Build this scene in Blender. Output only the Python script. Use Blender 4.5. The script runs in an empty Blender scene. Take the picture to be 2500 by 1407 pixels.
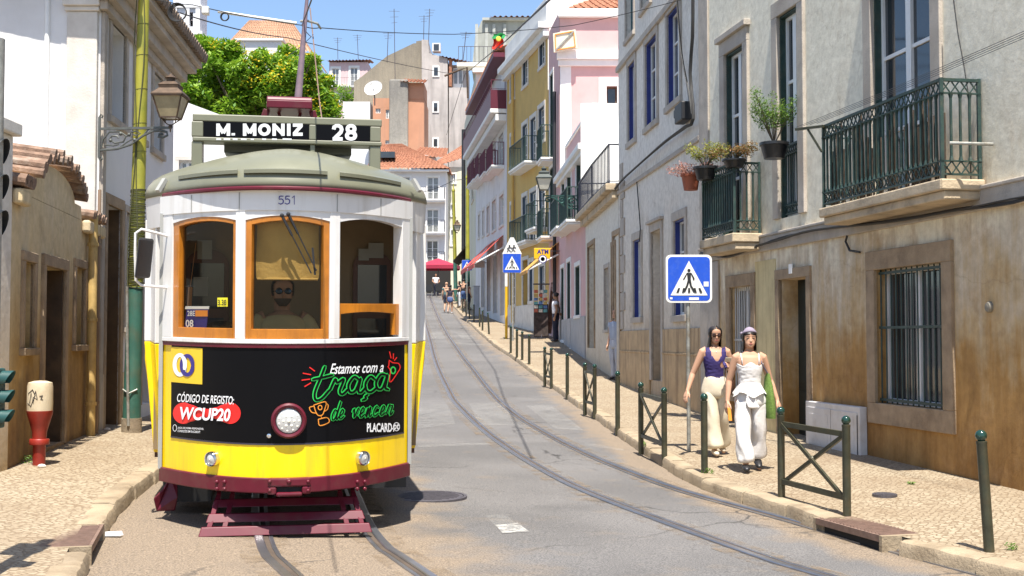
import bpy, bmesh, math, random
from mathutils import Vector, Matrix, noise
R = math.radians
SC = bpy.context.scene
COL = SC.collection
rng = random.Random(28)
# ---------------------------------------------------------------- camera, sky, sun, exposure
F = 3000.; CH = 1.46; HZ = 830.
PT = math.atan((HZ-703.5)/F)
cd = bpy.data.cameras.new('camera'); cam = bpy.data.objects.new('camera', cd); COL.objects.link(cam)
cd.sensor_width = 36; cd.sensor_fit = 'HORIZONTAL'; cd.lens = 36*F/2500; cd.clip_end = 3000; cd.clip_start = .05
cam.location = (0, 0, CH); cam.rotation_euler = (R(90)+PT, 0, 0)
SC.camera = cam
SUN = Vector((.035, -.37, .925)).normalized()
wd = bpy.data.worlds.new('World'); SC.world = wd; wd.use_nodes = True
wn = wd.node_tree; bgn = wn.nodes['Background']
sk = wn.nodes.new('ShaderNodeTexSky'); sk.sky_type = 'NISHITA'; sk.sun_disc = False
sk.sun_elevation = math.asin(SUN.z); sk.sun_rotation = math.atan2(SUN.x, SUN.y)
sk.air_density = 1.0; sk.dust_density = 1.0; sk.ozone_density = 3.5; sk.altitude = 50
wn.links.new(sk.outputs[0], bgn.inputs[0]); bgn.inputs[1].default_value = .1
sl = bpy.data.lights.new('sun', 'SUN'); sl.energy = 5.0; sl.angle = R(.53); sl.color = (1, .945, .86)
so = bpy.data.objects.new('sun', sl); COL.objects.link(so); so.rotation_euler = SUN.to_track_quat('Z', 'Y').to_euler()
so.location = (0, 0, 60)
vs = SC.view_settings; vs.view_transform = 'Standard'; vs.look = 'None'; vs.gamma = 1; vs.use_curve_mapping = False
vs.exposure = 1.12
SC.cycles.max_bounces = 8; SC.cycles.diffuse_bounces = 4; SC.cycles.glossy_bounces = 3; SC.cycles.transparent_max_bounces = 12
SC.cycles.use_denoising = True
# ---------------------------------------------------------------- lay of the land
_P = [(-20,-.2),(0,-.1),(8.5,-.07),(11.5,-.03),(13.7,0),(16,.03),(18.5,.08),(22,.16),(26,.27),(32,.56),(38,.94),(44,1.34),(73,3.16),(100,5.19),(140,8),(400,20)]
def P(Y):
    n = len(_P)
    for i in range(n-1):
        if Y <= _P[i+1][0] or i == n-2:
            x0, y0 = _P[i]; x1, y1 = _P[i+1]
            def s(k):
                if k <= 0 or k >= n-1: return 0.
                return (_P[k+1][1]-_P[k-1][1])/(_P[k+1][0]-_P[k-1][0])
            h = x1-x0; t = (Y-x0)/h
            return (2*t**3-3*t*t+1)*y0+(t**3-2*t*t+t)*h*s(i)+(-2*t**3+3*t*t)*y1+(t**3-t*t)*h*s(i+1)
def gz(X, Y):
    t = min(1, max(0, (Y-12)/14)); c = -.04*(1-t*t*(3-2*t))
    x = max(-7, min(2.4, X))
    if x > 0: x = x-x*x/4.8
    return P(Y)+c*x
def ray(px, py):
    x = (px-1250)/F; y = (703.5-py)/F; c, s = math.cos(PT), math.sin(PT)
    return (x, c-s*y, s+c*y)
def G(px, py, dz=0):                     # the point of the ground (raised by dz) seen at a pixel of the survey photo
    d = ray(px, py); lo = t = 3.
    while t < 300:
        if CH+d[2]*t < gz(d[0]*t, d[1]*t)+dz: break
        lo = t; t *= 1.01
    hi = t
    for _ in range(36):
        m = (lo+hi)/2
        if CH+d[2]*m < gz(d[0]*m, d[1]*m)+dz: hi = m
        else: lo = m
    return Vector((d[0]*hi, d[1]*hi, CH+d[2]*hi))
def D(px, py, Y):                        # the point at distance Y
    d = ray(px, py); t = Y/d[1]
    return Vector((d[0]*t, Y, CH+d[2]*t))
class Wall:                              # an upright plane: u along it from p0, d out of it towards the street, z up
    def __init__(s, p0, p1, flip=False):
        s.p0 = Vector(p0); s.p1 = Vector(p1); v = s.p1-s.p0; s.L = v.length; s.t = v/s.L
        s.n = Vector((-s.t.y, s.t.x)) if not flip else Vector((s.t.y, -s.t.x))
    def pt(s, u, d, z):
        q = s.p0+s.t*u+s.n*d
        return (q.x, q.y, z)
    def uz(s, px, py, d=0):
        r = ray(px, py); o = s.p0+s.n*d; m = Vector((-s.t.y, s.t.x))
        k = o.dot(m)/(r[0]*m.x+r[1]*m.y); q = Vector((r[0]*k, r[1]*k))
        return (q-o).dot(s.t), CH+r[2]*k
    def rect(s, x0, x1, y0, y1, d=0):    # pixel rectangle -> (u0,u1,z0,z1)
        xm = (x0+x1)/2
        a = s.uz(x0, 700, d)[0]; b = s.uz(x1, 700, d)[0]
        zt = s.uz(xm, y0, d)[1]; zb = s.uz(xm, y1, d)[1]
        return (min(a, b), max(a, b), zb, zt)
# ---------------------------------------------------------------- things, parts
def tag(o, label=None, cat=None, group=None, kind=None):
    if label: o['label'] = label
    if cat: o['category'] = cat
    if group: o['group'] = group
    if kind: o['kind'] = kind
    return o
def thing(name, label, cat, loc=(0, 0, 0), rz=0, group=None, rx=0):
    o = bpy.data.objects.new(name, None); COL.objects.link(o)
    o.location = loc; o.rotation_euler = (rx, 0, rz); o.empty_display_size = .2
    o['origin'] = [float(c) for c in loc]
    return tag(o, label, cat, group)
def dup(root, loc, rz=0, label=None, group=None, sc=1):
    r = root.copy(); COL.objects.link(r); r.location = loc; r.rotation_euler = (0, 0, rz); r.scale = (sc, sc, sc)
    tag(r, label, None, group)
    for ch in list(root.children):
        c = ch.copy(); COL.objects.link(c); c.parent = r
        for g in ch.children:
            d = g.copy(); COL.objects.link(d); d.parent = c
    return r
class MB:
    def __init__(s, xf=None): s.v = []; s.f = []; s.xf = xf
    def add(s, vs, fs):
        o = len(s.v)
        s.v += [tuple(s.xf(*p)) if s.xf else tuple(p) for p in vs]
        s.f += [[i+o for i in f] for f in fs]; return s
    def box(s, x0, x1, y0, y1, z0, z1):
        return s.add([(x0,y0,z0),(x1,y0,z0),(x1,y1,z0),(x0,y1,z0),(x0,y0,z1),(x1,y0,z1),(x1,y1,z1),(x0,y1,z1)],
                     [(0,3,2,1),(4,5,6,7),(0,1,5,4),(1,2,6,5),(2,3,7,6),(3,0,4,7)])
    def hexa(s, b, t):                   # four bottom points, four top points
        return s.add(list(b)+list(t), [(0,3,2,1),(4,5,6,7),(0,1,5,4),(1,2,6,5),(2,3,7,6),(3,0,4,7)])
    def quad(s, *p): return s.add(p, [tuple(range(len(p)))])
    def tube(s, path, r, n=8, cap=True, sq=1.0):
        path = [Vector(p) for p in path]; m = len(path)
        rr = r if isinstance(r, (list, tuple)) else [r]*m
        vs = []; fs = []; up = None
        for i, p in enumerate(path):
            t = (path[min(i+1, m-1)]-path[max(i-1, 0)])
            if t.length < 1e-9: t = Vector((0, 0, 1))
            t.normalize()
            if up is None:
                up = Vector((0, 0, 1)) if abs(t.z) < .9 else Vector((1, 0, 0))
            a = t.cross(up)
            if a.length < 1e-6: a = t.cross(Vector((0, 1, .3)))
            a.normalize(); b = a.cross(t).normalized(); up = b
            for k in range(n):
                w = 2*math.pi*(k+.5)/n
                vs.append(p+a*(math.cos(w)*rr[i])+b*(math.sin(w)*rr[i]*sq))
        for i in range(m-1):
            for k in range(n):
                fs.append((i*n+k, i*n+(k+1) % n, (i+1)*n+(k+1) % n, (i+1)*n+k))
        if cap: fs += [tuple(range(n))[::-1], tuple(range((m-1)*n, m*n))]
        return s.add(vs, fs)
    def bar(s, p, q, w, h=None):         # rectangular bar
        p = Vector(p); q = Vector(q); t = (q-p).normalized(); h = h or w
        up = Vector((0, 0, 1)) if abs(t.z) < .95 else Vector((0, 1, 0))
        a = t.cross(up).normalized()*(w/2); b = a.cross(t).normalized()*(h/2)
        return s.hexa([p-a-b, p+a-b, p+a+b, p-a+b], [q-a-b, q+a-b, q+a+b, q-a+b])
    def lathe(s, prof, c=(0, 0, 0), n=16, sx=1, sy=1, tilt=None):
        vs = []; fs = []
        for r, z in prof:
            for k in range(n):
                w = 2*math.pi*k/n; p = Vector((math.cos(w)*r*sx, math.sin(w)*r*sy, z))
                if tilt: p = tilt @ p
                vs.append((p.x+c[0], p.y+c[1], p.z+c[2]))
        m = len(prof)
        for i in range(m-1):
            for k in range(n): fs.append((i*n+k, i*n+(k+1) % n, (i+1)*n+(k+1) % n, (i+1)*n+k))
        fs += [tuple(range(n))[::-1], tuple(range((m-1)*n, m*n))]
        return s.add(vs, fs)
    def ball(s, c, r, n=12, m=8, sx=1, sy=1, sz=1):
        pr = [(max(1e-4, r*math.sin(math.pi*i/m)), -r*math.cos(math.pi*i/m)*sz) for i in range(m+1)]
        return s.lathe(pr, c, n, sx, sy)
    def prism(s, poly, f0, f1):          # poly of 2D points, f0/f1 turn (a,b) into the two faces' points
        n = len(poly)
        return s.add([f0(*p) for p in poly]+[f1(*p) for p in poly],
                     [tuple(range(n))[::-1], tuple(range(n, 2*n))]+[(i, (i+1) % n, n+(i+1) % n, n+i) for i in range(n)])
    def loft(s, rings, cap=True):
        n = len(rings[0]); vs = [p for r in rings for p in r]; fs = []
        for i in range(len(rings)-1):
            for k in range(n): fs.append((i*n+k, i*n+(k+1) % n, (i+1)*n+(k+1) % n, (i+1)*n+k))
        if cap: fs += [tuple(range(n))[::-1], tuple(range((len(rings)-1)*n, len(rings)*n))]
        return s.add(vs, fs)
    def strip(s, pts_a, pts_b):
        n = len(pts_a)
        return s.add(list(pts_a)+list(pts_b), [(i, i+1, n+i+1, n+i) for i in range(n-1)])
    def build(s, name, mat, parent=None, smooth=False, bevel=0, world=True, sub=0, label=None, auto=None):
        me = bpy.data.meshes.new(name); me.from_pydata(s.v, [], s.f); me.update()
        bm = bmesh.new(); bm.from_mesh(me)
        bmesh.ops.recalc_face_normals(bm, faces=bm.faces)
        bm.to_mesh(me); bm.free()
        o = bpy.data.objects.new(name, me); COL.objects.link(o)
        if mat: me.materials.append(mat)
        if smooth:
            me.polygons.foreach_set('use_smooth', [True]*len(me.polygons))
            if smooth != 2:
                try: me.set_sharp_from_angle(angle=R(40))
                except Exception: pass
        if parent:
            o.parent = parent
            if world:
                r = parent
                while r.parent: r = r.parent
                if parent is r: o.matrix_parent_inverse = Matrix.Translation(-Vector(r['origin'])) if 'origin' in r.keys() else Matrix()
        if bevel:
            b = o.modifiers.new('bevel', 'BEVEL'); b.width = bevel; b.segments = 2; b.limit_method = 'ANGLE'; b.angle_limit = R(35)
        if sub:
            b = o.modifiers.new('sub', 'SUBSURF'); b.levels = sub; b.render_levels = sub
        if label: o['label'] = label
        return o
# ---------------------------------------------------------------- materials
def lin(h):
    if isinstance(h, str):
        h = h.lstrip('#'); c = [int(h[i:i+2], 16)/255 for i in (0, 2, 4)]
        return tuple(x/12.92 if x <= .04045 else ((x+.055)/1.055)**2.4 for x in c)
    return tuple(h)
_mc = {}
def M(name, col, rough=.65, metal=0, var=.12, vs=3., bump=0, bs=60, spec=.5, coat=0, dirt=None, da=.5, ds=1.2, streak=False, emit=0, trans=0, dlo=.5, dhi=.72):
    if name in _mc: return _mc[name]
    m = bpy.data.materials.new(name); m.use_nodes = True; nt = m.node_tree; b = nt.nodes['Principled BSDF']
    c = lin(col); N = nt.nodes.new; L = nt.links.new
    b.inputs['Roughness'].default_value = rough; b.inputs['Metallic'].default_value = metal
    b.inputs['Specular IOR Level'].default_value = spec
    if coat: b.inputs['Coat Weight'].default_value = coat; b.inputs['Coat Roughness'].default_value = .06
    if emit: b.inputs['Emission Color'].default_value = (*c, 1); b.inputs['Emission Strength'].default_value = emit
    if trans: b.inputs['Transmission Weight'].default_value = trans
    tc = N('ShaderNodeTexCoord'); out = None
    def noi(scale, det=4, vec=None, rgh=.6):
        n = N('ShaderNodeTexNoise'); n.inputs['Scale'].default_value = scale; n.inputs['Detail'].default_value = det
        n.inputs['Roughness'].default_value = rgh
        L(vec or tc.outputs['Object'], n.inputs['Vector']); return n.outputs[0]
    def ramp(src, a, bb, ca=(0, 0, 0), cb=(1, 1, 1)):
        r = N('ShaderNodeValToRGB'); r.color_ramp.elements[0].position = a; r.color_ramp.elements[1].position = bb
        r.color_ramp.elements[0].color = (*ca, 1); r.color_ramp.elements[1].color = (*cb, 1); L(src, r.inputs[0]); return r.outputs[0]
    def mix(f, a, bb, mode='MIX'):
        x = N('ShaderNodeMix'); x.data_type = 'RGBA'; x.blend_type = mode
        for s, v in ((x.inputs[0], f), (x.inputs[6], a), (x.inputs[7], bb)):
            if hasattr(v, 'links'): L(v, s)
            elif isinstance(v, tuple): s.default_value = (*v, 1)
            else: s.default_value = v
        return x.outputs[2]
    if var:
        out = ramp(noi(vs), .3, .7, tuple(min(1, x*(1-var)) for x in c), tuple(min(1, x*(1+var)) for x in c))
        b.inputs['Base Color'].default_value = (*c, 1)
    else: b.inputs['Base Color'].default_value = (*c, 1)
    if dirt:
        vec = None
        if streak:
            mp = N('ShaderNodeMapping'); mp.inputs['Scale'].default_value = (3.2, 3.2, .28); L(tc.outputs['Object'], mp.inputs[0]); vec = mp.outputs[0]
        f = ramp(noi(ds, 6, vec, .62), dlo, dhi)
        f2 = N('ShaderNodeMath'); f2.operation = 'MULTIPLY'; L(f, f2.inputs[0]); f2.inputs[1].default_value = da
        out = mix(f2.outputs[0], out if out is not None else c, lin(dirt))
    if out is not None: L(out, b.inputs['Base Color'])
    if bump:
        bn = N('ShaderNodeBump'); bn.inputs['Strength'].default_value = bump; bn.inputs['Distance'].default_value = .02
        L(noi(bs, 5), bn.inputs['Height']); L(bn.outputs[0], b.inputs['Normal'])
    _mc[name] = m
    return m
# ---------------------------------------------------------------- ground, road, pavements, rails
def crom(pts, step):
    pts = [Vector(p) for p in pts]; q = [2*pts[0]-pts[1]]+pts+[2*pts[-1]-pts[-2]]; out = []
    for i in range(1, len(q)-2):
        a, b, c, d = q[i-1:i+3]; n = max(1, int((c-b).length/step))
        for k in range(n):
            t = k/n
            out.append(.5*((2*b)+(c-a)*t+(2*a-5*b+4*c-d)*t*t+(3*b-3*c+d-a)*t**3))
    out.append(pts[-1]); return out
def flat(pxs, dz=0): return [Vector(G(x, y, dz)[:2]) for x, y in pxs]
def extend(l, y0=None, y1=None):
    l = list(l)
    if y0 is not None: a, b = l[0], l[1]; l.insert(0, a+(a-b)/(a.y-b.y)*(y0-a.y))
    if y1 is not None: a, b = l[-1], l[-2]; l.append(a+(a-b)/(a.y-b.y)*(y1-a.y))
    return l
KR = extend(flat([(2500,1395),(2300,1350),(2065,1290),(1900,1232),(1700,1165),(1560,1085),(1490,1035),(1400,975),(1330,925),(1250,868),(1200,835),(1150,790),(1115,755),(1095,735)], .1), 4, 99)
KRs = crom(KR, .45)
KL = extend(flat([(200,1407),(240,1310),(290,1230),(340,1185),(385,1150),(415,1130)], .1), 3.5, 40)
KLs = crom(KL, .45)
RA = crom(extend(flat([(1045,820),(1060,880),(1090,950),(1110,985),(1170,1045),(1250,1105),(1350,1165),(1450,1212),(1600,1270),(1750,1325),(1900,1378),(2000,1407)][::-1]), 4.5, 97), .3)
RB = crom(extend(flat([(1060,750),(1090,810),(1130,868),(1160,905),(1200,955),(1260,1010),(1340,1060),(1450,1115),(1510,1140),(1600,1175),(1700,1208),(1900,1262),(2100,1320),(2300,1375),(2420,1407)][::-1]), 4.5, 97), .3)
RC = crom(extend(flat([(700,1407),(640,1340)])+[Vector((-2.32, 11.2)), Vector((-3.3, 16.5))], 3, 30), .4)
RD = crom(extend(flat([(1050,1407),(930,1320)])+[Vector((-1.43, 11.4)), Vector((-2.4, 16.8))], 3, 30), .4)
def xat(pl, y):
    for a, b in zip(pl, pl[1:]):
        if a.y <= y <= b.y: return a.x+(b.x-a.x)*(y-a.y)/(b.y-a.y+1e-9)
    return pl[0].x if y < pl[0].y else pl[-1].x
def attrmat(name, base, dust, scale_list, rough=.85, bumps=.4):
    m = bpy.data.materials.new(name); m.use_nodes = True; nt = m.node_tree; b = nt.nodes['Principled BSDF']; N = nt.nodes.new; L = nt.links.new
    tc = N('ShaderNodeTexCoord')
    def noi(s, d=5):
        n = N('ShaderNodeTexNoise'); n.inputs['Scale'].default_value = s; n.inputs['Detail'].default_value = d; L(tc.outputs['Object'], n.inputs[0]); return n
    def mixc(f, a, bb, mode='MIX'):
        x = N('ShaderNodeMix'); x.data_type = 'RGBA'; x.blend_type = mode
        for s, v in ((x.inputs[0], f), (x.inputs[6], a), (x.inputs[7], bb)):
            if hasattr(v, 'links'): L(v, s)
            elif isinstance(v, tuple): s.default_value = (*v, 1)
            else: s.default_value = v
        return x.outputs[2]
    def ramp(src, p0, p1, a=(0,0,0), bb=(1,1,1)):
        r = N('ShaderNodeValToRGB'); r.color_ramp.elements[0].position = p0; r.color_ramp.elements[1].position = p1
        r.color_ramp.elements[0].color = (*a, 1); r.color_ramp.elements[1].color = (*bb, 1); L(src, r.inputs[0]); return r.outputs[0]
    c = lin(base); dc = lin(dust)
    col = ramp(noi(.55, 6).outputs[0], .32, .68, tuple(x*.8 for x in c), tuple(x*1.16 for x in c))
    # patches of newer, darker asphalt and pale wear
    col = mixc(ramp(noi(.23, 3).outputs[0], .52, .62), col, tuple(x*.82 for x in c))
    at = N('ShaderNodeVertexColor'); at.layer_name = 'dust'
    ad = N('ShaderNodeMath'); ad.operation = 'MULTIPLY_ADD'; L(noi(2.4, 7).outputs[0], ad.inputs[0]); ad.inputs[1].default_value = 1.1
    sb = N('ShaderNodeMath'); sb.operation = 'SUBTRACT'; L(at.outputs[0], sb.inputs[0]); sb.inputs[1].default_value = .55; L(sb.outputs[0], ad.inputs[2])
    f = ramp(ad.outputs[0], .22, .72)
    col = mixc(f, col, dc)
    col = mixc(1., col, ramp(noi(85, 4).outputs[0], .33, .67, (.5,.5,.5), (1.5,1.47,1.42)), 'MULTIPLY')
    sp = N('ShaderNodeTexVoronoi'); sp.inputs['Scale'].default_value = 70; L(tc.outputs['Object'], sp.inputs[0])
    col = mixc(ramp(sp.outputs['Distance'], .1, .22, (.3,.3,.3), (0,0,0)), col, (.33,.31,.28))
    wv = N('ShaderNodeVectorMath'); wv.operation = 'ADD'; wn_ = noi(1.1, 6); L(wn_.outputs[1], wv.inputs[0]); L(tc.outputs['Object'], wv.inputs[1])
    cv = N('ShaderNodeTexVoronoi'); cv.feature = 'DISTANCE_TO_EDGE'; cv.inputs['Scale'].default_value = .33; L(wv.outputs[0], cv.inputs[0])
    ck = N('ShaderNodeMath'); ck.operation = 'MULTIPLY'; L(ramp(cv.outputs['Distance'], .0015, .007, (1,1,1), (0,0,0)), ck.inputs[0]); L(ramp(noi(.5, 3).outputs[0], .48, .6), ck.inputs[1])
    col = mixc(ck.outputs[0], col, (.035,.032,.03))
    col = mixc(ramp(noi(.7, 5).outputs[0], .6, .74, (0,0,0), (.45,.45,.45)), col, (.06,.057,.056))
    L(col, b.inputs['Base Color']); b.inputs['Roughness'].default_value = rough
    bn = N('ShaderNodeBump'); bn.inputs['Strength'].default_value = bumps; bn.inputs['Distance'].default_value = .008
    L(noi(110, 4).outputs[0], bn.inputs['Height']); L(bn.outputs[0], b.inputs['Normal'])
    return m
def frange(a, b, s):
    n = int(round((b-a)/s)); return [a+(b-a)*i/n for i in range(n)]
ys = frange(-6, 5, 1)+frange(5, 22, .25)+frange(22, 60, 1)+frange(60, 120, 3)+frange(120, 420, 25)+[420, 900]
xs = [-400, -120, -50, -25, -14]+frange(-9, 6, .25)+[6, 9, 14, 25, 60, 150, 400]
g = MB(); nx = len(xs)
g.add([(x, y, gz(x, y)) for y in ys for x in xs], [(j*nx+i, j*nx+i+1, (j+1)*nx+i+1, (j+1)*nx+i) for j in range(len(ys)-1) for i in range(nx-1)])
road = g.build('road', attrmat('asphalt', (.118,.114,.113), (.185,.145,.105), None), smooth=2); tag(road, kind='structure')
ca = road.data.color_attributes.new('dust', 'FLOAT_COLOR', 'POINT')
sst = lambda a, b, x: (lambda t: t*t*(3-2*t))(min(1, max(0, (x-a)/(b-a))))
for i, v in enumerate(road.data.vertices):
    x, y = v.co.x, v.co.y
    tc_ = (xat(RC, y)+xat(RD, y))/2
    d = .95*(1-sst(.2, 1.9, x-tc_))*(1-sst(18, 26, y))
    kr = xat(KRs, y)-x
    d = max(d, .95*(1-sst(.1, .6, kr)), .12)
    if y > 22: d = max(.1, d*.7)
    ca.data[i].color = (d, d, d, 1)
def cobble(name, c1, c2, mort, sc):
    m = bpy.data.materials.new(name); m.use_nodes = True; nt = m.node_tree; b = nt.nodes['Principled BSDF']; N = nt.nodes.new; L = nt.links.new
    tc = N('ShaderNodeTexCoord'); mp = N('ShaderNodeMapping'); mp.inputs['Scale'].default_value = (sc, sc, .01); mp.inputs['Rotation'].default_value = (0, 0, .5)
    L(tc.outputs['Object'], mp.inputs[0])
    nz = N('ShaderNodeTexNoise'); nz.inputs['Scale'].default_value = 3; L(tc.outputs['Object'], nz.inputs[0])
    v1 = N('ShaderNodeTexVoronoi'); v1.feature = 'DISTANCE_TO_EDGE'; v1.inputs['Scale'].default_value = 1; v1.inputs['Randomness'].default_value = .62; L(mp.outputs[0], v1.inputs[0])
    v2 = N('ShaderNodeTexVoronoi'); v2.inputs['Scale'].default_value = 1; v2.inputs['Randomness'].default_value = .62; L(mp.outputs[0], v2.inputs[0])
    r = N('ShaderNodeValToRGB'); r.color_ramp.elements[0].position = .03; r.color_ramp.elements[1].position = .13; L(v1.outputs['Distance'], r.inputs[0])
    cm = N('ShaderNodeMix'); cm.data_type = 'RGBA'; cm.inputs[6].default_value = (*lin(c1), 1); cm.inputs[7].default_value = (*lin(c2), 1)
    sx = N('ShaderNodeSeparateColor'); L(v2.outputs['Color'], sx.inputs[0]); L(sx.outputs[0], cm.inputs[0])
    big = N('ShaderNodeTexNoise'); big.inputs['Scale'].default_value = .9; big.inputs['Detail'].default_value = 6; L(tc.outputs['Object'], big.inputs[0])
    br = N('ShaderNodeValToRGB'); br.color_ramp.elements[0].position = .42; br.color_ramp.elements[1].position = .66; L(big.outputs[0], br.inputs[0])
    dm = N('ShaderNodeMix'); dm.data_type = 'RGBA'; dm.inputs[7].default_value = (*lin(mort), 1)
    dmf = N('ShaderNodeMath'); dmf.operation = 'MULTIPLY'; dmf.inputs[1].default_value = .6; L(br.outputs[0], dmf.inputs[0]); L(dmf.outputs[0], dm.inputs[0]); L(cm.outputs[2], dm.inputs[6])
    mm = N('ShaderNodeMix'); mm.data_type = 'RGBA'; mm.inputs[6].default_value = (*[x*.8 for x in lin(mort)], 1); L(r.outputs[0], mm.inputs[0]); L(dm.outputs[2], mm.inputs[7])
    L(mm.outputs[2], b.inputs['Base Color']); b.inputs['Roughness'].default_value = .75
    bn = N('ShaderNodeBump'); bn.inputs['Strength'].default_value = .55; bn.inputs['Distance'].default_value = .012; L(r.outputs[0], bn.inputs['Height']); L(bn.outputs[0], b.inputs['Normal'])
    return m
m_cob = cobble('cobbles', (.36,.3,.21), (.28,.225,.15), (.23,.165,.1), 19)
m_kerb = M('kerb_stone', (.3,.235,.155), .8, var=.22, vs=2.5, bump=.5, bs=35, dirt=(.13,.09,.05), da=.7, ds=3)
m_steel = M('rail_steel', (.3,.31,.34), .33, .85, var=.15, vs=6)
m_groove = M('groove_dirt', (.07,.05,.035), .9, var=.3)
m_dark = M('black_gap', (.012,.012,.012), .9, var=0)
m_iron = M('cast_iron', (.11,.1,.11), .55, .5, var=.2, vs=20, bump=.3, bs=120)
PW = .11
def offset(pl, d):
    out = []
    for i, p in enumerate(pl):
        t = (pl[min(i+1, len(pl)-1)]-pl[max(i-1, 0)]).normalized(); out.append(p+Vector((t.y, -t.x))*d)   # + is to the right going up the street
    return out
def pavement(name, line, sgn, width, n):
    g = MB(); rows = []
    for k in range(n+1):
        w = .14+(width-.14)*k/n
        rows.append([(q.x, q.y, gz(q.x, q.y)+PW+.012*w) for q in offset(line, sgn*w)])
    for a, b in zip(rows, rows[1:]): g.strip(a, b)
    tag(g.build(name, m_cob, smooth=2), kind='structure')
def pz(X, Y): return gz(X, Y)+PW+.02
pavement('right_pavement', KRs, 1, 4.6, 12)
pavement('left_pavement', KLs, -1, 4.5, 12)
DRR = G(2110, 1297, .1); DRL = G(218, 1318, .1)
def kerb(name, line, sgn, skip):
    g = MB(); ln = crom(line, .05); S = [0]
    for a, b in zip(ln, ln[1:]): S.append(S[-1]+(b-a).length)
    k0 = min(range(len(ln)), key=lambda i: (ln[i]-Vector(skip[:2])).length); cuts = []
    for lo, hi in ((0, S[k0]-.505), (S[k0]+.505, S[-1])):
        p = lo
        while p < hi-.15:
            q = p+rng.uniform(.65, 1.15); q = hi if hi-q < .4 else q; cuts.append((p, q)); p = q
    import bisect
    for p_, q_ in cuts:
        ia = bisect.bisect_left(S, p_); ib = max(ia+1, min(len(ln)-1, bisect.bisect_left(S, q_))); j = rng.uniform(-.014, .014); hz = rng.uniform(-.01, .008); w = .2; rings = []
        t = (ln[ib]-ln[ia]).normalized(); p0 = ln[ia]+t*.011; p1 = ln[ib]-t*.011; nr = Vector((t.y, -t.x))*sgn
        for q in range(7):
            p = p0.lerp(p1, q/6); z = gz(p.x, p.y)+PW+hz+.01; e = rng.uniform(-.006, .006)
            rings.append([(*(p+nr*(a_+j)), z+h) for a_, h in [(0, -.25), (e, -.045), (.018+e, -.012+e*.5), (.05, e*.3), (w-.02, rng.uniform(-.004, .004)), (w, -.02), (w, -.25)]])
        g.loft(rings)
    tag(g.build(name, m_kerb, smooth=True), kind='structure')
kerb('right_kerb', KRs, 1, DRR); kerb('left_kerb', KLs, -1, DRL)
def wearmat(name, col, lo, hi, sc=7, rough=.8, amax=.9):
    m = bpy.data.materials.new(name); m.use_nodes = True; nt = m.node_tree; b = nt.nodes['Principled BSDF']; N = nt.nodes.new; L = nt.links.new
    tc = N('ShaderNodeTexCoord'); n = N('ShaderNodeTexNoise'); n.inputs['Scale'].default_value = sc; n.inputs['Detail'].default_value = 9; n.inputs['Roughness'].default_value = .72
    L(tc.outputs['Object'], n.inputs[0]); r = N('ShaderNodeValToRGB'); r.color_ramp.elements[0].position = lo; r.color_ramp.elements[1].position = hi
    r.color_ramp.elements[1].color = (amax, amax, amax, 1)
    L(n.outputs[0], r.inputs[0]); L(r.outputs[0], b.inputs['Alpha']); b.inputs['Base Color'].default_value = (*lin(col), 1); b.inputs['Roughness'].default_value = rough
    return m
def rail(line, side, nm):
    g = MB(); h = MB(); s = MB(); Z = lambda p, d: (p.x, p.y, gz(p.x, p.y)+d)
    def prof(mb, prs):
        rows = [[Z(q, dz) for q in offset(line, side*w)] for w, dz in prs]
        for a, b in zip(rows, rows[1:]): mb.strip(a, b)
    prof(g, [(-.036, -.02), (-.034, .012), (-.026, .017), (.022, .017), (.03, .011), (.031, -.012), (.068, -.012), (.07, .008), (.074, .01), (.1, .01), (.103, -.02)])
    o = g.build(nm, m_steel, smooth=True); tag(o, kind='structure')
    prof(h, [(.0315, .0075), (.0675, .0075)]); tag(h.build('rail_groove', m_groove), kind='structure')
    prof(s, [(-.17, .005), (-.037, .005)]); prof(s, [(.104, .005), (.2, .005)])
    tag(s.build('rail_bedding', m_bed), kind='structure')
m_bed = wearmat('rail_bedding', (.22,.16,.1), .46, .7, 5, amax=.7)
rail(RA, 1, 'tram_rail'); rail(RB, -1, 'tram_rail'); rail(RC, 1, 'tram_rail'); rail(RD, -1, 'tram_rail')
m_paint = wearmat('worn_road_paint', (.55,.54,.5), .36, .72, 5, amax=.2)
m_paint2 = wearmat('road_paint', (.5,.49,.46), .36, .62, 9, amax=.7)
def marking(pxs, m=None, n=6):
    a, b, c, d = [G(x, y) for x, y in pxs]; g = MB(); rows = []
    for i in range(n+1):
        p = a.lerp(b, i/n); q = d.lerp(c, i/n); rows.append([(*r_.xy, gz(r_.x, r_.y)+.0075) for r_ in (p.lerp(q, k/4) for k in range(5))])
    for r0, r1 in zip(rows, rows[1:]): g.strip(r0, r1)
    tag(g.build('road_marking', m or m_paint), kind='structure')
for q in ([(1020,990),(1092,988),(1112,1036),(1015,1048)], [(1285,992),(1345,990),(1425,1052),(1355,1048)], [(1145,985),(1225,984),(1265,1038),(1170,1040)],
          [(1050,812),(1078,812),(1088,828),(1052,828)], [(1112,814),(1140,813),(1162,829),(1130,829)],
          [(1020,1088),(1190,1082),(1200,1087),(1020,1094)], [(1430,1082),(1520,1098),(1530,1104),(1425,1088)],
          [(1186,1262),(1230,1256),(1262,1282),(1212,1290)]): marking(q)
marking([(1210,1284),(1264,1279),(1292,1300),(1226,1304)], m_paint2)
marking([(1060,838),(1120,837),(1200,843),(1200,845)], m_paint)
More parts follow.
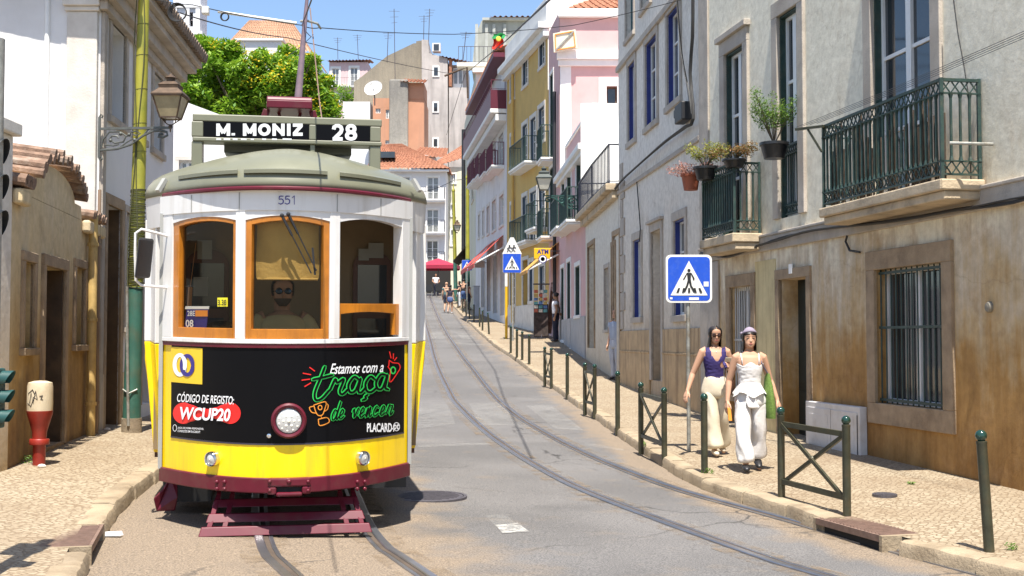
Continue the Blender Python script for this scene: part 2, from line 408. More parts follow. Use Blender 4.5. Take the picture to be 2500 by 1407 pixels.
def disc_thing(name, label, cat, c, r, dz, ring=True):
    c = Vector((c.x, c.y, gz(c.x, c.y)+dz)); t = thing(name, label, cat, c)
    sl_ = (gz(c.x, c.y+.3)-gz(c.x, c.y-.3))/.6; tl = Matrix.Rotation(math.atan(sl_), 3, 'X')
    a = MB(); a.lathe([(r*.9, -.02), (r*.9, .006), (0.001, .006)], c, 32, tilt=tl)
    for k in range(-5, 6):
        w = math.sqrt(max(0, (r*.8)**2-(k*r*.14)**2))
        if w > .03: p = [tl @ Vector((s*w, k*r*.14, .008)) for s in (-1, 1)]; a.bar(c+p[0], c+p[1], .012, .008)
    a.build('cover', m_iron, t)
    b = MB(); b.lathe([(r*.92, -.02), (r*.92, .007), (r, .007), (r, -.02)], c, 32, tilt=tl); b.build('rim', m_iron, t)
disc_thing('manhole_cover', 'round iron manhole cover in the asphalt beside the tram', 'manhole cover', G(1046, 1213), .36, .002)
disc_thing('utility_cover', 'small dark utility cover set in the right cobbled pavement', 'manhole cover', G(2160, 1216, PW), .11, PW+.03)
def drain(name, c, line, sgn, label):
    k = min(range(len(line)), key=lambda i: (line[i]-Vector(c[:2])).length); t2 = (line[k+1]-line[k-1]).normalized(); nr = Vector((t2.y, -t2.x))*sgn
    p = line[k]; z = gz(p.x, p.y)+PW+.006; t = thing(name, label, 'storm drain', (p.x, p.y, z))
    f = lambda u, w, h: (*(p+t2*u+nr*w), z+h)
    a = MB(f); a.box(-.46, .46, 0, .34, -.05, 0)
    for i in range(18): a.box(-.44+i*.05, -.425+i*.05, .02, .32, 0, .006)
    a.build('iron_plate', M('rusty_plate', (.2,.13,.1), .7, .3, var=.25, vs=12), t)
    b = MB(f); b.box(-.44, .44, .03, .32, -.28, -.055); b.build('opening', m_dark, t)
    for x0 in (-.5, .462): s = MB(f); s.box(x0, x0+.038, 0, .34, -.3, -.002); s.build('side_stone', m_kerb, t)
drain('storm_drain', DRR, KRs, 1, 'rusty kerb drain in the right pavement near the lone bollard')
drain('storm_drain', DRL, KLs, -1, 'rusty kerb drain in the left pavement beside the tram')
# ---------------------------------------------------------------- houses: helpers
m_glass = M('window_glass', (.03,.035,.04), .06, var=.3, vs=1.5, spec=.8)
m_glass2 = M('curtained_glass', (.2,.2,.19), .08, var=.35, vs=2.2, spec=.8)
m_room = M('dark_room', (.02,.018,.016), .9, var=0)
m_white = M('white_paint', (.74,.74,.72), .45, var=.06, vs=5)
m_stone = M('lioz_stone', (.42,.37,.31), .8, var=.2, vs=5, bump=.35, bs=50, dirt=(.2,.15,.11), da=.55, ds=2.5)
m_stoned = M('stained_stone', (.33,.24,.15), .85, var=.22, vs=5, bump=.5, bs=45, dirt=(.13,.085,.05), da=.75, ds=1.8)
m_stonew = M('pale_stone', (.62,.58,.52), .8, var=.12, vs=4, bump=.2, bs=50, dirt=(.4,.34,.28), da=.4, ds=1.6)
m_green = M('dark_green_iron', (.022,.05,.042), .5, .1, var=.3, vs=12, bump=.2, bs=80, dirt=(.1,.085,.05), da=.4, ds=9)
m_blue = M('blue_paint', (.025,.04,.2), .5, var=.15, vs=5)
m_tile = None
def tile_mat(name, a, b):
    m = bpy.data.materials.new(name); m.use_nodes = True; nt = m.node_tree; bs = nt.nodes['Principled BSDF']; N = nt.nodes.new; L = nt.links.new
    tc = N('ShaderNodeTexCoord'); n = N('ShaderNodeTexNoise'); n.inputs['Scale'].default_value = 5; n.inputs['Detail'].default_value = 5; L(tc.outputs['Object'], n.inputs[0])
    r = N('ShaderNodeValToRGB'); r.color_ramp.elements[0].position = .33; r.color_ramp.elements[1].position = .68
    r.color_ramp.elements[0].color = (*a, 1); r.color_ramp.elements[1].color = (*b, 1); L(n.outputs[0], r.inputs[0])
    v = N('ShaderNodeTexVoronoi'); v.inputs['Scale'].default_value = 4; L(tc.outputs['Object'], v.inputs[0])
    x = N('ShaderNodeMix'); x.data_type = 'RGBA'; x.blend_type = 'MULTIPLY'; x.inputs[0].default_value = .45; L(r.outputs[0], x.inputs[6])
    s = N('ShaderNodeSeparateColor'); L(v.outputs['Color'], s.inputs[0]); rr = N('ShaderNodeValToRGB'); rr.color_ramp.elements[0].color = (.45,.45,.45,1); L(s.outputs[0], rr.inputs[0]); L(rr.outputs[0], x.inputs[7])
    L(x.outputs[2], bs.inputs['Base Color']); bs.inputs['Roughness'].default_value = .8
    return m
m_tile = tile_mat('clay_tiles', (.27,.105,.055), (.43,.2,.115))
m_tilep = tile_mat('pale_clay_tiles', (.33,.17,.1), (.52,.34,.22))
def tiled(mb, a, b, c, d, pitch=.28, amp=.055, rows=.4):
    """roman tiles over the quad a (eave start) b (eave end) c (ridge end) d (ridge start)"""
    a, b, c, d = map(Vector, (a, b, c, d)); n = max(2, int((b-a).length/pitch)); m = max(1, int((d-a).length/rows))
    nr = (b-a).cross(d-a).normalized()
    if nr.z < 0: nr = -nr
    vs = []; sub = 6
    for j in range(m+1):
        for e in ((0, 1) if j < m else (0,)):
            v = (j+e*.999)/m if e else j/m; lift = .035*(1-e) if j < m else .0
            for i in range(n*sub+1):
                u = i/(n*sub); ph = 2*math.pi*(i % sub)/sub
                p = a.lerp(b, u).lerp(d.lerp(c, u), v)
                vs.append(p+nr*(amp*max(-.35, math.cos(ph))+lift))
    w = n*sub+1; rws = len(vs)//w
    mb.add(vs, [(j*w+i, j*w+i+1, (j+1)*w+i+1, (j+1)*w+i) for j in range(rws-1) for i in range(w-1)])
def shell(mb, u0, u1, z0, z1, dep, holes=(), rd=.2, top=True, d0=0):
    """a house body in a wall's own frame, openings cut with reveals; z1 may be a pair of heights"""
    za, zb = z1 if isinstance(z1, tuple) else (z1, z1)
    us = sorted({u0, u1, *[x for h in holes for x in h[:2]]}); zs = sorted({z0, *[x for h in holes for x in h[2:4]]})
    us = [u for u in us if u0-1e-6 <= u <= u1+1e-6]
    zt = lambda u: za+(zb-za)*(u-u0)/(u1-u0)
    for i in range(len(us)-1):
        a, b = us[i], us[i+1]; um = (a+b)/2
        for j in range(len(zs)):
            c = zs[j]; last = j == len(zs)-1; d = None if last else zs[j+1]
            if not last and any(h[0] < um < h[1] and h[2] < (c+d)/2 < h[3] for h in holes): continue
            mb.quad((a, d0, c), (b, d0, c), (b, d0, zt(b) if last else d), (a, d0, zt(a) if last else d))
    for h in holes:
        a, b, c, d = h[:4]; r = h[4] if len(h) > 4 else rd
        for q in (((a,d0,c),(a,-r,c),(a,-r,d),(a,d0,d)), ((b,d0,c),(b,-r,c),(b,-r,d),(b,d0,d)), ((a,d0,d),(b,d0,d),(b,-r,d),(a,-r,d)), ((a,d0,c),(b,d0,c),(b,-r,c),(a,-r,c))): mb.quad(*q)
    for u, zz in ((u0, za), (u1, zb)): mb.quad((u,d0,z0),(u,-dep,z0),(u,-dep,zz),(u,d0,zz))
    mb.quad((u0,-dep,z0),(u1,-dep,z0),(u1,-dep,zb),(u0,-dep,za))
    if top: mb.quad((u0,d0,za),(u1,d0,zb),(u1,-dep,zb),(u0,-dep,za))
    return mb
def win(par, W, r, fm, dep=.16, cols=2, rows=3, pane=None, sur=None, sw=.14, proud=.035, sill=True, fw=.055, lower=0, name='window', ped=0, lining=None):
    a, b, c, d = r[:4]
    f = MB(W.pt); y0, y1 = -dep-.05, -dep
    f.box(a, a+fw, y0, y1, c, d); f.box(b-fw, b, y0, y1, c, d); f.box(a+fw, b-fw, y0, y1, d-fw, d); f.box(a+fw, b-fw, y0, y1, c, c+fw)
    w = b-a
    for k in range(1, cols):
        u = a+w*k/cols; f.box(u-fw*.75, u+fw*.75, y0, y1+.008, c+fw, d-fw)
    for k in range(1, rows):
        z = c+lower+(d-c-lower)*k/rows; f.box(a+fw, b-fw, y0+.01, y1-.008, z-fw*.28, z+fw*.28)
    if lower: f.box(a+fw, b-fw, y0+.005, y1-.004, c+fw, c+lower)
    o = f.build(name, fm, par)
    p = MB(W.pt); p.box(a+fw*.5, b-fw*.5, y0+.012, y0+.02, c+fw*.5, d-fw*.5); p.build('pane', pane or m_glass, o)
    if lining:
        l = MB(W.pt); t = .03
        l.box(a-.001, a+t, -dep, -.01, c, d); l.box(b-t, b+.001, -dep, -.01, c, d); l.box(a+t, b-t, -dep, -.01, d-t, d+.001); l.build('lining', lining, o)
    if sur: surround(o, W, r, sur, sw, proud, sill, ped)
    return o
def surround(par, W, r, mat, sw=.14, proud=.035, sill=True, ped=0, name='surround'):
    a, b, c, d = r[:4]; s = MB(W.pt); e = .006
    s.box(a-sw, a-e*0, -.03, proud, c, d); s.box(b, b+sw, -.03, proud, c, d)
    s.box(a-sw, b+sw, -.03, proud+.003, d, d+sw*1.1)
    if sill: s.box(a-sw-.02, b+sw+.02, -.03, proud+.03, c-sw*.8, c)
    if ped: s.box(a-sw-.05, b+sw+.05, -.03, proud+.06, d+sw*1.1, d+sw*1.1+ped)
    return s.build(name, mat, par, bevel=.008)
def door(par, W, r, m, dep=.3, sur=None, sw=.14, panels=3, name='door', lab=None, ped=0, jamb=None):
    a, b, c, d = r[:4]; f = MB(W.pt); f.box(a, b, -dep-.06, -dep, c, d); h = (d-c)/panels
    for lf in range(2):
        u0 = a+(b-a)*lf/2+.06; u1 = a+(b-a)*(lf+1)/2-.06
        for k in range(panels): f.box(u0, u1, -dep, -dep+.02, c+h*k+.07, c+h*(k+1)-.05)
    o = f.build(name, m, par, label=lab)
    if jamb: j = MB(W.pt); j.box(b-.025, b+.001, -dep, -.012, c, d); j.box(a-.001, a+.02, -dep, -.012, c, d); j.build('jamb', jamb, o)
    if sur: surround(o, W, r, sur, sw, .035, False, ped)
    return o
def rail_fence(name, mat, par, path, h, sp=.11, r=.009, band=0, diag=False, rails=(0, 1), post=True):
    """iron railing along a polyline of foot points"""
    g = MB(); up = Vector((0, 0, 1))
    for a, b in zip(path, path[1:]):
        a = Vector(a); b = Vector(b); n = max(1, round((b-a).length/sp))
        g.bar(a+up*h, b+up*h, .035, .03); g.bar(a+up*.05, b+up*.05, .025, .02)
        lo, hi = .05, h
        if band:
            g.bar(a+up*(h-band), b+up*(h-band), .022, .016); g.bar(a+up*(.05+band), b+up*(.05+band), .022, .016)
            for z0 in (.05, h-band):
                for i in range(n):
                    p = a.lerp(b, i/n); q = a.lerp(b, (i+1)/n)
                    g.bar(p+up*z0, q+up*(z0+band), .011); g.bar(q+up*z0, p+up*(z0+band), .011)
            lo, hi = .05+band, h-band
        for i in range(n+1):
            p = a.lerp(b, i/n); g.tube([p+up*lo, p+up*(lo+.05), p+up*(hi-.05), p+up*hi], [r*1.8, r, r, r*1.8], 6)
        g.bar(a, a+up*(h+.02), .034)
        if b == Vector(path[-1]): g.bar(b, b+up*(h+.02), .034)
        if diag:
            g.bar(a+up*.05, b+up*h, .012)
    return g.build(name, mat, par)
def balcony(par, W, u0, u1, z, out, slabm, railm, th=.14, h=.95, sp=.11, band=0, name='balcony', r=.009):
    s = MB(W.pt); s.box(u0, u1, 0, out, z-th*.55, z); s.box(u0+.03, u1-.03, 0, out-.05, z-th, z-th*.55)
    o = s.build(name, slabm, par, bevel=.015)
    e = .05
    rail_fence('railing', railm, o, [W.pt(u0+e, .03, z), W.pt(u0+e, out-e, z), W.pt(u1-e, out-e, z), W.pt(u1-e, .03, z)], h, sp, r, band)
    return o
def zmat(name, stops, stain, zs, rough=.85, bump=.35, amp=.9, crack=True, damp=.6):
    """plaster whose colour changes with height (limewash above, stained base below), ragged by noise"""
    m = bpy.data.materials.new(name); m.use_nodes = True; nt = m.node_tree; b = nt.nodes['Principled BSDF']; N = nt.nodes.new; L = nt.links.new
    tc = N('ShaderNodeTexCoord'); sp = N('ShaderNodeSeparateXYZ'); L(tc.outputs['Object'], sp.inputs[0])
    def noi(sc, det=6, vec=None, rg=.62):
        n = N('ShaderNodeTexNoise'); n.inputs['Scale'].default_value = sc; n.inputs['Detail'].default_value = det; n.inputs['Roughness'].default_value = rg; L(vec or tc.outputs['Object'], n.inputs[0]); return n.outputs[0]
    def math_(op, a, bb, c=None):
        x = N('ShaderNodeMath'); x.operation = op
        for s, v in zip(x.inputs, (a, bb, c)):
            if v is None: continue
            if hasattr(v, 'links'): L(v, s)
            else: s.default_value = v
        return x.outputs[0]
    mp = N('ShaderNodeMapping'); mp.inputs['Scale'].default_value = (2.6, 2.6, .35); L(tc.outputs['Object'], mp.inputs[0])
    st = noi(1.5, 7, mp.outputs[0]); pt = noi(.8, 6)
    zz = math_('ADD', sp.outputs[2], math_('MULTIPLY', math_('SUBTRACT', math_('ADD', st, pt), 1.), amp*4.2))
    f = math_('DIVIDE', math_('SUBTRACT', zz, zs[0]), zs[1]-zs[0])
    r = N('ShaderNodeValToRGB'); L(f, r.inputs[0]); el = r.color_ramp.elements
    while len(el) < len(stops): el.new(.5)
    for e, (p, c) in zip(el, stops): e.position = p; e.color = (*lin(c), 1)
    r2 = N('ShaderNodeValToRGB'); r2.color_ramp.elements[0].position = .54; r2.color_ramp.elements[1].position = .7; L(noi(1.7, 8, None, .68), r2.inputs[0])
    x = N('ShaderNodeMix'); x.data_type = 'RGBA'; L(math_('MULTIPLY', math_('MULTIPLY', r2.outputs[0], damp), math_('MINIMUM', 1., math_('MAXIMUM', .22, math_('SUBTRACT', 1.25, f)))), x.inputs[0]); L(r.outputs[0], x.inputs[6]); x.inputs[7].default_value = (*lin(stain), 1)
    y = N('ShaderNodeMix'); y.data_type = 'RGBA'; y.blend_type = 'MULTIPLY'; y.inputs[0].default_value = 1
    r3 = N('ShaderNodeValToRGB'); r3.color_ramp.elements[0].position = .3; r3.color_ramp.elements[1].position = .7; r3.color_ramp.elements[0].color = (.84,.83,.81,1); r3.color_ramp.elements[1].color = (1.12,1.12,1.12,1)
    L(noi(9, 6), r3.inputs[0]); L(x.outputs[2], y.inputs[6]); L(r3.outputs[0], y.inputs[7]); out = y.outputs[2]
    if crack:
        mx = N('ShaderNodeVectorMath'); mx.operation = 'ADD'; nn = N('ShaderNodeTexNoise'); nn.inputs['Scale'].default_value = 1.4; nn.inputs['Detail'].default_value = 5
        L(tc.outputs['Object'], nn.inputs[0]); L(tc.outputs['Object'], mx.inputs[0]); L(nn.outputs[1], mx.inputs[1])
        v = N('ShaderNodeTexVoronoi'); v.feature = 'DISTANCE_TO_EDGE'; v.inputs['Scale'].default_value = .55; L(mx.outputs[0], v.inputs[0])
        cr = N('ShaderNodeValToRGB'); cr.color_ramp.elements[0].position = .002; cr.color_ramp.elements[1].position = .007; cr.color_ramp.elements[0].color = (.6,.55,.5,1); L(v.outputs['Distance'], cr.inputs[0])
        q = N('ShaderNodeMix'); q.data_type = 'RGBA'; q.blend_type = 'MULTIPLY'; q.inputs[0].default_value = .3; L(out, q.inputs[6]); L(cr.outputs[0], q.inputs[7]); out = q.outputs[2]
    L(out, b.inputs['Base Color']); b.inputs['Roughness'].default_value = rough
    bn = N('ShaderNodeBump'); bn.inputs['Strength'].default_value = bump; bn.inputs['Distance'].default_value = .03; L(noi(7, 8, None, .7), bn.inputs['Height']); L(bn.outputs[0], b.inputs['Normal'])
    return m
# ---------------------------------------------------------------- right: the near cream house with the iron balconies
WA = Wall((4.6+.177*6.2, 6.0), (4.6-.177*8.2, 20.4))
m_r1 = zmat('stained_limewash', [(0, (.25,.125,.03)), (.3, (.4,.225,.07)), (.48, (.5,.36,.19)), (.66, (.58,.48,.345)), (.8, (.78,.7,.53)), (1, (.8,.74,.59))], (.36,.21,.085), (-.1, 3.6), amp=.85, damp=.75)
t = thing('house', 'cream stained house with dark green iron balconies nearest on the right', 'house', (*WA.p0, -.1))
rb = WA.rect(2140, 2305, 650, 992); rd_ = WA.rect(1905, 1972, 680, 1085); rw2 = WA.rect(1785, 1836, 700, 960)
rA = list(WA.rect(2140, 2287, -30, 445)); rB = list(WA.rect(1908, 1957, 22, 528)); rC = list(WA.rect(1776, 1822, 118, 560))
zb = 2.98; rA[2] = zb; rC[2] = zb; rA[3] = 5.6
U1 = WA.L
pu = lambda px: WA.uz(px, 700)[0]
w = MB(WA.pt); shell(w, 0, U1, -1, 8.2, 8, [(*rb, .22), (*rd_, .32), (*rw2, .2), (*rA, .25), (*rB, .25), (*rC, .25)]); w.build('wall', m_r1, t)
c = MB(WA.pt); c.box(0, U1, .0, .045, 2.73, 2.95); c.box(0, U1, .0, .065, 2.93, 2.97); c.build('string_course', m_stone, t, bevel=.01)
c = MB(WA.pt); c.box(pu(1757), U1-.003, 0, .03, -.3, 2.72); c.box(pu(1735), U1-.003, 0, .03, 2.975, 8.1); c.build('quoin', m_stone, t, bevel=.01)
c = MB(WA.pt); c.box(pu(1895), pu(1845), 0, .012, -.2, WA.uz(1870, 636)[1]); c.build('patch', M('yellowish_render', (.6,.5,.27), .8, var=.12, vs=4, dirt=(.33,.24,.12), da=.7, ds=3, streak=True), t)
o = win(t, WA, rb, m_white, .12, 2, 1, m_glass, m_stoned, .2, .04, False)
c = MB(WA.pt); c.box(rb[0]-.2, rb[1]+.2, -.03, .037, rb[2]-.24, rb[2]); c.build('sill', m_stoned, o, bevel=.008); g = MB(WA.pt)
n = 13
for i in range(n): u = rb[0]+.03+(rb[1]-rb[0]-.06)*i/(n-1); g.tube([(u, -.04, rb[2]), (u, -.04, rb[3])], .009, 6)
for z in (rb[2]+.04, (rb[2]+rb[3])/2+.1, rb[3]-.04): g.box(rb[0], rb[1], -.055, -.025, z-.015, z+.015)
g.build('bars', m_green, o)
m_dkdoor = M('dark_green_door', (.012,.02,.018), .5, var=.2)
o = door(t, WA, rd_, m_dkdoor, .26, m_stoned, .13)
st = MB(WA.pt); st.box(rd_[0]-.1, rd_[1]+.1, -.3, .12, -.4, rd_[2]); st.build('step', m_stoned, o, bevel=.02)
pl = MB(WA.pt); uc = (rd_[0]+rd_[1])/2; zc = WA.uz(1929, 658)[1]; pl.box(uc-.05, uc+.05, .03, .05, zc-.065, zc+.065); pl.build('number_plate', m_white, o)
o = win(t, WA, rw2, m_white, .1, 2, 1, m_glass, m_stoned, .17, .035); g = MB(WA.pt)
for i in range(10): u = rw2[0]+.03+(rw2[1]-rw2[0]-.06)*i/9; g.tube([(u, -.06, rw2[2]), (u, -.06, rw2[3])], .01, 6)
g.box(rw2[0], rw2[1], -.075, -.045, (rw2[2]+rw2[3])/2-.015, (rw2[2]+rw2[3])/2+.015); g.build('bars', M('grey_bars', (.5,.5,.48), .5, var=.1), o)
for r_, nm in ((rA, 0), (rB, 0), (rC, .09)):
    win(t, WA, r_, m_white, .085, 2, 3, m_glass, m_stone, .2, .045, False, .075, .0, 'balcony_door', nm, m_green)
m_slab = M('balcony_stone', (.5,.4,.27), .85, var=.2, vs=6, bump=.5, bs=30, dirt=(.13,.1,.07), da=.8, ds=3)
balcony(t, WA, WA.uz(2305, 600, .45)[0], WA.uz(2005, 600, .45)[0], 3.03, .48, m_slab, m_green, .2, .98, .1, .13, r=.015)
balcony(t, WA, WA.uz(1795, 600, .42)[0], WA.uz(1708, 600, .42)[0]-.1, 3.0, .46, m_slab, m_green, .24, 1.02, .1, .13, r=.014)
b = MB(); r2 = random.Random(3); u0_, u1_ = WA.uz(2305, 600, .45)[0], WA.uz(2005, 600, .45)[0]
for k in range(60): u = r2.uniform(u0_+.08, u1_-.1); z0_ = 3.06; b.tube([WA.pt(u, .36, z0_-r2.uniform(0,.03)), WA.pt(u+r2.uniform(-.02,.02), .37, z0_+r2.uniform(.5,.95))], r2.uniform(.006, .014), 5)
b.build('dark_sticks', M('stick_brown', (.07,.05,.035), .9, var=.6, vs=9), t)  # thin dark brown sticks filling the space behind the railing
b = MB(WA.pt); u0_, u1_ = WA.uz(1795, 600, .42)[0], WA.uz(1708, 600, .42)[0]-.1; b.box(u0_+.09, u1_-.08, .37, .385, 3.1, 3.92); b.build('backing_panel', M('black_green_sheet', (.012,.02,.017), .6), t)
rail_fence('window_guard', m_green, t, [WA.pt(rB[0]+.02, -.05, rB[2]), WA.pt(rB[1]-.02, -.05, rB[2])], 1.0, .07, .009, .12)
# ---------------------------------------------------------------- right: the grey white house with the blue windows
WB = Wall((4.6-.177*8.2+.01, 20.42), (2.46, 28.2))
m_r2 = zmat('greyed_plaster', [(0, (.36,.27,.17)), (.2, (.44,.35,.25)), (.3, (.56,.49,.4)), (.6, (.66,.6,.51)), (1, (.71,.665,.59))], (.33,.26,.19), (0., 5.5), amp=.5, damp=.55)
t = thing('house', 'grey white house with deep blue window linings behind the blue crossing sign', 'house', (*WB.p0, .2))
bw = [WB.rect(*q) for q in ((1634,1664,17,246), (1580,1607,92,300), (1537,1553,152,342), (1648,1674,535,770), (1548,1566,585,775))]
bd = WB.rect(1592, 1616, 563, 930); bt = [WB.rect(*q) for q in ((1570,1592,-120,10), (1532,1550,-60,85))]
pb = lambda px: WB.uz(px, 700)[0]
ad = (pb(1515)+.02, pb(1499), .3, WB.uz(1506, 575)[1])
w = MB(WB.pt); shell(w, 0, WB.L, -1, 9.4, 8, bw+bt+[(*bd, .35), (*ad, .4)]); w.build('wall', m_r2, t)
for r_ in bw: win(t, WB, r_, m_white, .09, 2, 3, m_glass, m_stone, .15, .03, True, .06, lining=m_blue)
for r_ in bt: win(t, WB, r_, M('teal_shutter', (.04,.13,.14), .5), .1, 2, 6, m_glass, m_stone, .12, .03)
door(t, WB, bd, M('grey_door', (.16,.14,.11), .7, var=.2), .3, m_stone, .15, ped=.06)
o = door(t, WB, ad, M('grey_door', (.16,.14,.11)), .35, m_stoned, .12, name='arched_door')
c = MB(WB.pt); z1 = 4.88; c.box(0, WB.L, 0, .05, z1-.09, z1); c.box(0, WB.L, 0, .07, 7.62, 7.75); c.build('string_course', m_stone, t, bevel=.01)
c = MB(WB.pt)
def dado(c, spans, z0, z1, d):
    for a, b in spans: c.box(a, b, 0, d, z0, z1)
sp_ = [(0.003, bd[0]-.16), (bd[1]+.16, ad[0]-.13)]
dado(c, sp_, -.5, 1.22, .035); dado(c, sp_, 1.225, 1.66, .03); dado(c, sp_, 1.19, 1.225, .05); c.build('stone_dado', M('streaked_stone', (.44,.31,.17), .8, var=.2, vs=3, bump=.3, bs=40, dirt=(.15,.085,.04), da=.85, ds=1.6, streak=True), t, bevel=.006)
c = MB(WB.pt)
for k in range(9): c.box(pb(1516)-(.55 if k % 2 else .33), pb(1518)+.05, 0, .03, 1.7+k*.42, 2.1+k*.42)
c.build('quoin', m_stone, t, bevel=.006)
# ---------------------------------------------------------------- right: low house with the curved terrace
WC = Wall((2.45, 28.22), (2.13, 35.5))
t = thing('house', 'low pale house with a railed roof terrace beyond the blue window house', 'house', (*WC.p0, .5))
m_r3 = zmat('cream_plaster', [(0, (.45,.38,.27)), (.25, (.58,.52,.42)), (1, (.7,.67,.58))], (.4,.33,.25), (.2, 5.), amp=.4, damp=.4)
ca_ = WC.rect(1437, 1452, 600, 850); cw_ = WC.rect(1477, 1487, 655, 805); cd_ = WC.rect(1495, 1503, 600, 880)
w = MB(WC.pt); shell(w, 0, WC.L, -1, 5.05, 7, [(*ca_, .3), (*cw_, .2), (*cd_, .3)]); w.build('wall', m_r3, t)
door(t, WC, ca_, M('worn_green_door', (.13,.13,.09), .7, var=.3), .25, m_stoned, .12, name='arched_door'); win(t, WC, cw_, m_blue, .12, 2, 3, m_glass, m_stone, .1, .03)
door(t, WC, cd_, M('grey_door', (.16,.14,.11)), .25, m_stoned, .1)
c = MB(WC.pt); c.box(-.05, WC.L+.05, 0, .3, 4.9, 5.06); c.box(0, WC.L, 0, .15, 4.72, 4.9); c.build('cornice', m_slab, t, bevel=.02)
m_navy = M('navy_iron', (.012,.014,.03), .5, var=.1)
rail_fence('terrace_railing', m_navy, t, [WC.pt(.05, -.4, 5.08), WC.pt(.1, .2, 5.08), WC.pt(3.3, .24, 5.08), WC.pt(WC.L-.1, .2, 5.08), WC.pt(WC.L-.1, -3, 5.08)], .9, .26, .011, .0)
# white gable wall that rises behind the terrace
GW = Wall((1.95, 35.55), (9, 35.55), True)
t = thing('house', 'pink rendered house with a white gable above the roof terrace', 'house', (2.1, 35.55, 1))
WD = Wall((2.13, 35.56), (1.68, 43.5))
m_pink = M('pink_render', (.6,.375,.36), .8, var=.07, vs=1.2, bump=.1, dirt=(.45,.3,.27), da=.35, ds=1.4)
m_wr = M('white_render', (.74,.73,.7), .8, var=.07, vs=1.5, bump=.15, bs=20, dirt=(.5,.47,.42), da=.35, ds=.9)
dw = [WD.rect(*q) for q in ((1408,1424,375,545), (1385,1396,420,560), (1372,1380,440,570), (1405,1417,650,770), (1385,1394,640,850), (1370,1378,655,830))]
w = MB(WD.pt); shell(w, 0, WD.L, -1, 7.15, 6.5, dw); w.build('wall', m_pink, t)
w = MB(WD.pt); shell(w, .0, WD.L, 7.16, 8.25, 6.5, [], d0=-.25); w.build('upper_wall', m_pink, t)
c = MB(WD.pt); c.box(-.05, WD.L, -.24, .22, 7.0, 7.18); c.box(-.05, WD.L, -.24, .12, 6.86, 7.0); c.build('cornice', m_wr, t, bevel=.02)
c = MB(WD.pt); c.box(-.06, WD.L, -.45, -.2, 8.25, 8.35); c.build('coping', m_wr, t)
c = MB(GW.pt); c.box(0.05, 7, 0.0, .05, 4.9, 8.34); c.build('gable', m_wr, t)
for r_ in dw: win(t, WD, r_, m_white, .12, 2, 3, m_glass, m_wr, .13, .03, lining=m_green)
balcony(t, WD, dw[1][0]-.5, dw[1][1]+.4, dw[1][2], .55, m_wr, m_green, .15, .95, .12)
balcony(t, WD, dw[0][0]-.4, dw[0][1]+.4, dw[0][2], .55, m_wr, m_green, .15, .95, .12)
c = MB(WD.pt); c.box(0, WD.L, 0, .03, -.5, 2.15); c.build('dado', M('grey_dado', (.36,.36,.36), .8), t)
# taller pink house behind
WE = Wall((1.69, 43.55), (1.4, 46.6)); WF = Wall((1.69, 43.53), (9, 43.53), True)
t = thing('house', 'tall pink house with white corner pilaster and stone cornice band', 'house', (1.7, 43.6, 1.4))
e1 = WE.rect(1344, 1352, 180, 390); e2 = WE.rect(1343, 1352, 410, 580); e0 = WF.rect(1482, 1508, 212, 255)
w = MB(WE.pt); shell(w, 0, WE.L, 0, 13.2, 7, [e1, e2]); w.build('wall', m_pink, t)
w = MB(WF.pt); shell(w, .02, 7.2, 4, 13.2, .3, [e0], d0=.06); w.build('side_wall', m_pink, t)
for W_, r_ in ((WE, e1), (WE, e2)): win(t, W_, r_, m_white, .1, 2, 3, m_glass, m_wr, .12, .03, lining=m_green)
win(t, WF, e0, M('brown_wood', (.12,.07,.04), .6), .1, 1, 1, m_glass, m_wr, .28, .1)
balcony(t, WE, e1[0]-.2, e1[1]+.3, e1[2], .5, m_wr, m_green, .15, 1.2, .12); balcony(t, WE, e2[0]-.2, e2[1]+.3, e2[2], .5, m_wr, m_green, .15, 1.0, .12)
c = MB(WF.pt); c.box(.02, .42, .061, .1, 4, 11.4); c.box(-.1, 7.2, .061, .3, 11.42, 11.75); c.box(-.05, 7.2, .061, .2, 11.2, 11.42); c.box(-.05, 7.2, .061, .25, 12.95, 13.25)
c.build('trim', m_wr, t, bevel=.02)
rf = MB(); tiled(rf, WF.pt(.3, .1, 13.25), WF.pt(7.2, .1, 13.25), WF.pt(7.2, -4, 15.2), WF.pt(2.8, -4, 15.2)); rf.build('roof', m_tile, t, smooth=True)
dp = MB(); dp.tube([WE.pt(.45, .12, 10.4), WE.pt(.45, .12, 1.5)], .07, 8); dp.build('downpipe', M('black_pipe', (.02,.02,.022), .5), t)
# ---------------------------------------------------------------- yellow house
WG = Wall((1.4, 46.65), (-.22, 54.8))
t = thing('house', 'tall ochre yellow house with white cornice and green iron balconies', 'house', (*WG.p0, 1.6))
m_yel = M('ochre_render', (.56,.37,.11), .8, var=.08, vs=1., bump=.1, dirt=(.42,.28,.1), da=.4, ds=1.1)
gw = [WG.rect(*q) for q in ((1318,1331,58,160), (1277,1289,115,208), (1247,1256,150,242), (1316,1330,262,345), (1296,1309,288,400), (1276,1288,305,400), (1247,1255,332,405), (1295,1310,468,590), (1276,1287,480,590), (1247,1255,500,580), (1316,1330,440,560), (1246,1258,658,745), (1293,1302,640,735), (1318,1330,650,800))]
gd = WG.rect(1277, 1290, 635, 800)
m_bluegr = M('slate_blue_frame', (.06,.09,.13), .5)
w = MB(WG.pt); shell(w, 0, WG.L, 0, 13.5, 9, gw+[gd]); w.build('wall', m_yel, t)
for r_ in gw: win(t, WG, r_, m_white, .1, 2, 4, m_glass2 if rng.random() < .4 else m_glass, m_stonew, .16, .03, lining=m_bluegr)
door(t, WG, gd, M('grey_door', (.16,.14,.11)), .2, m_stonew, .14)
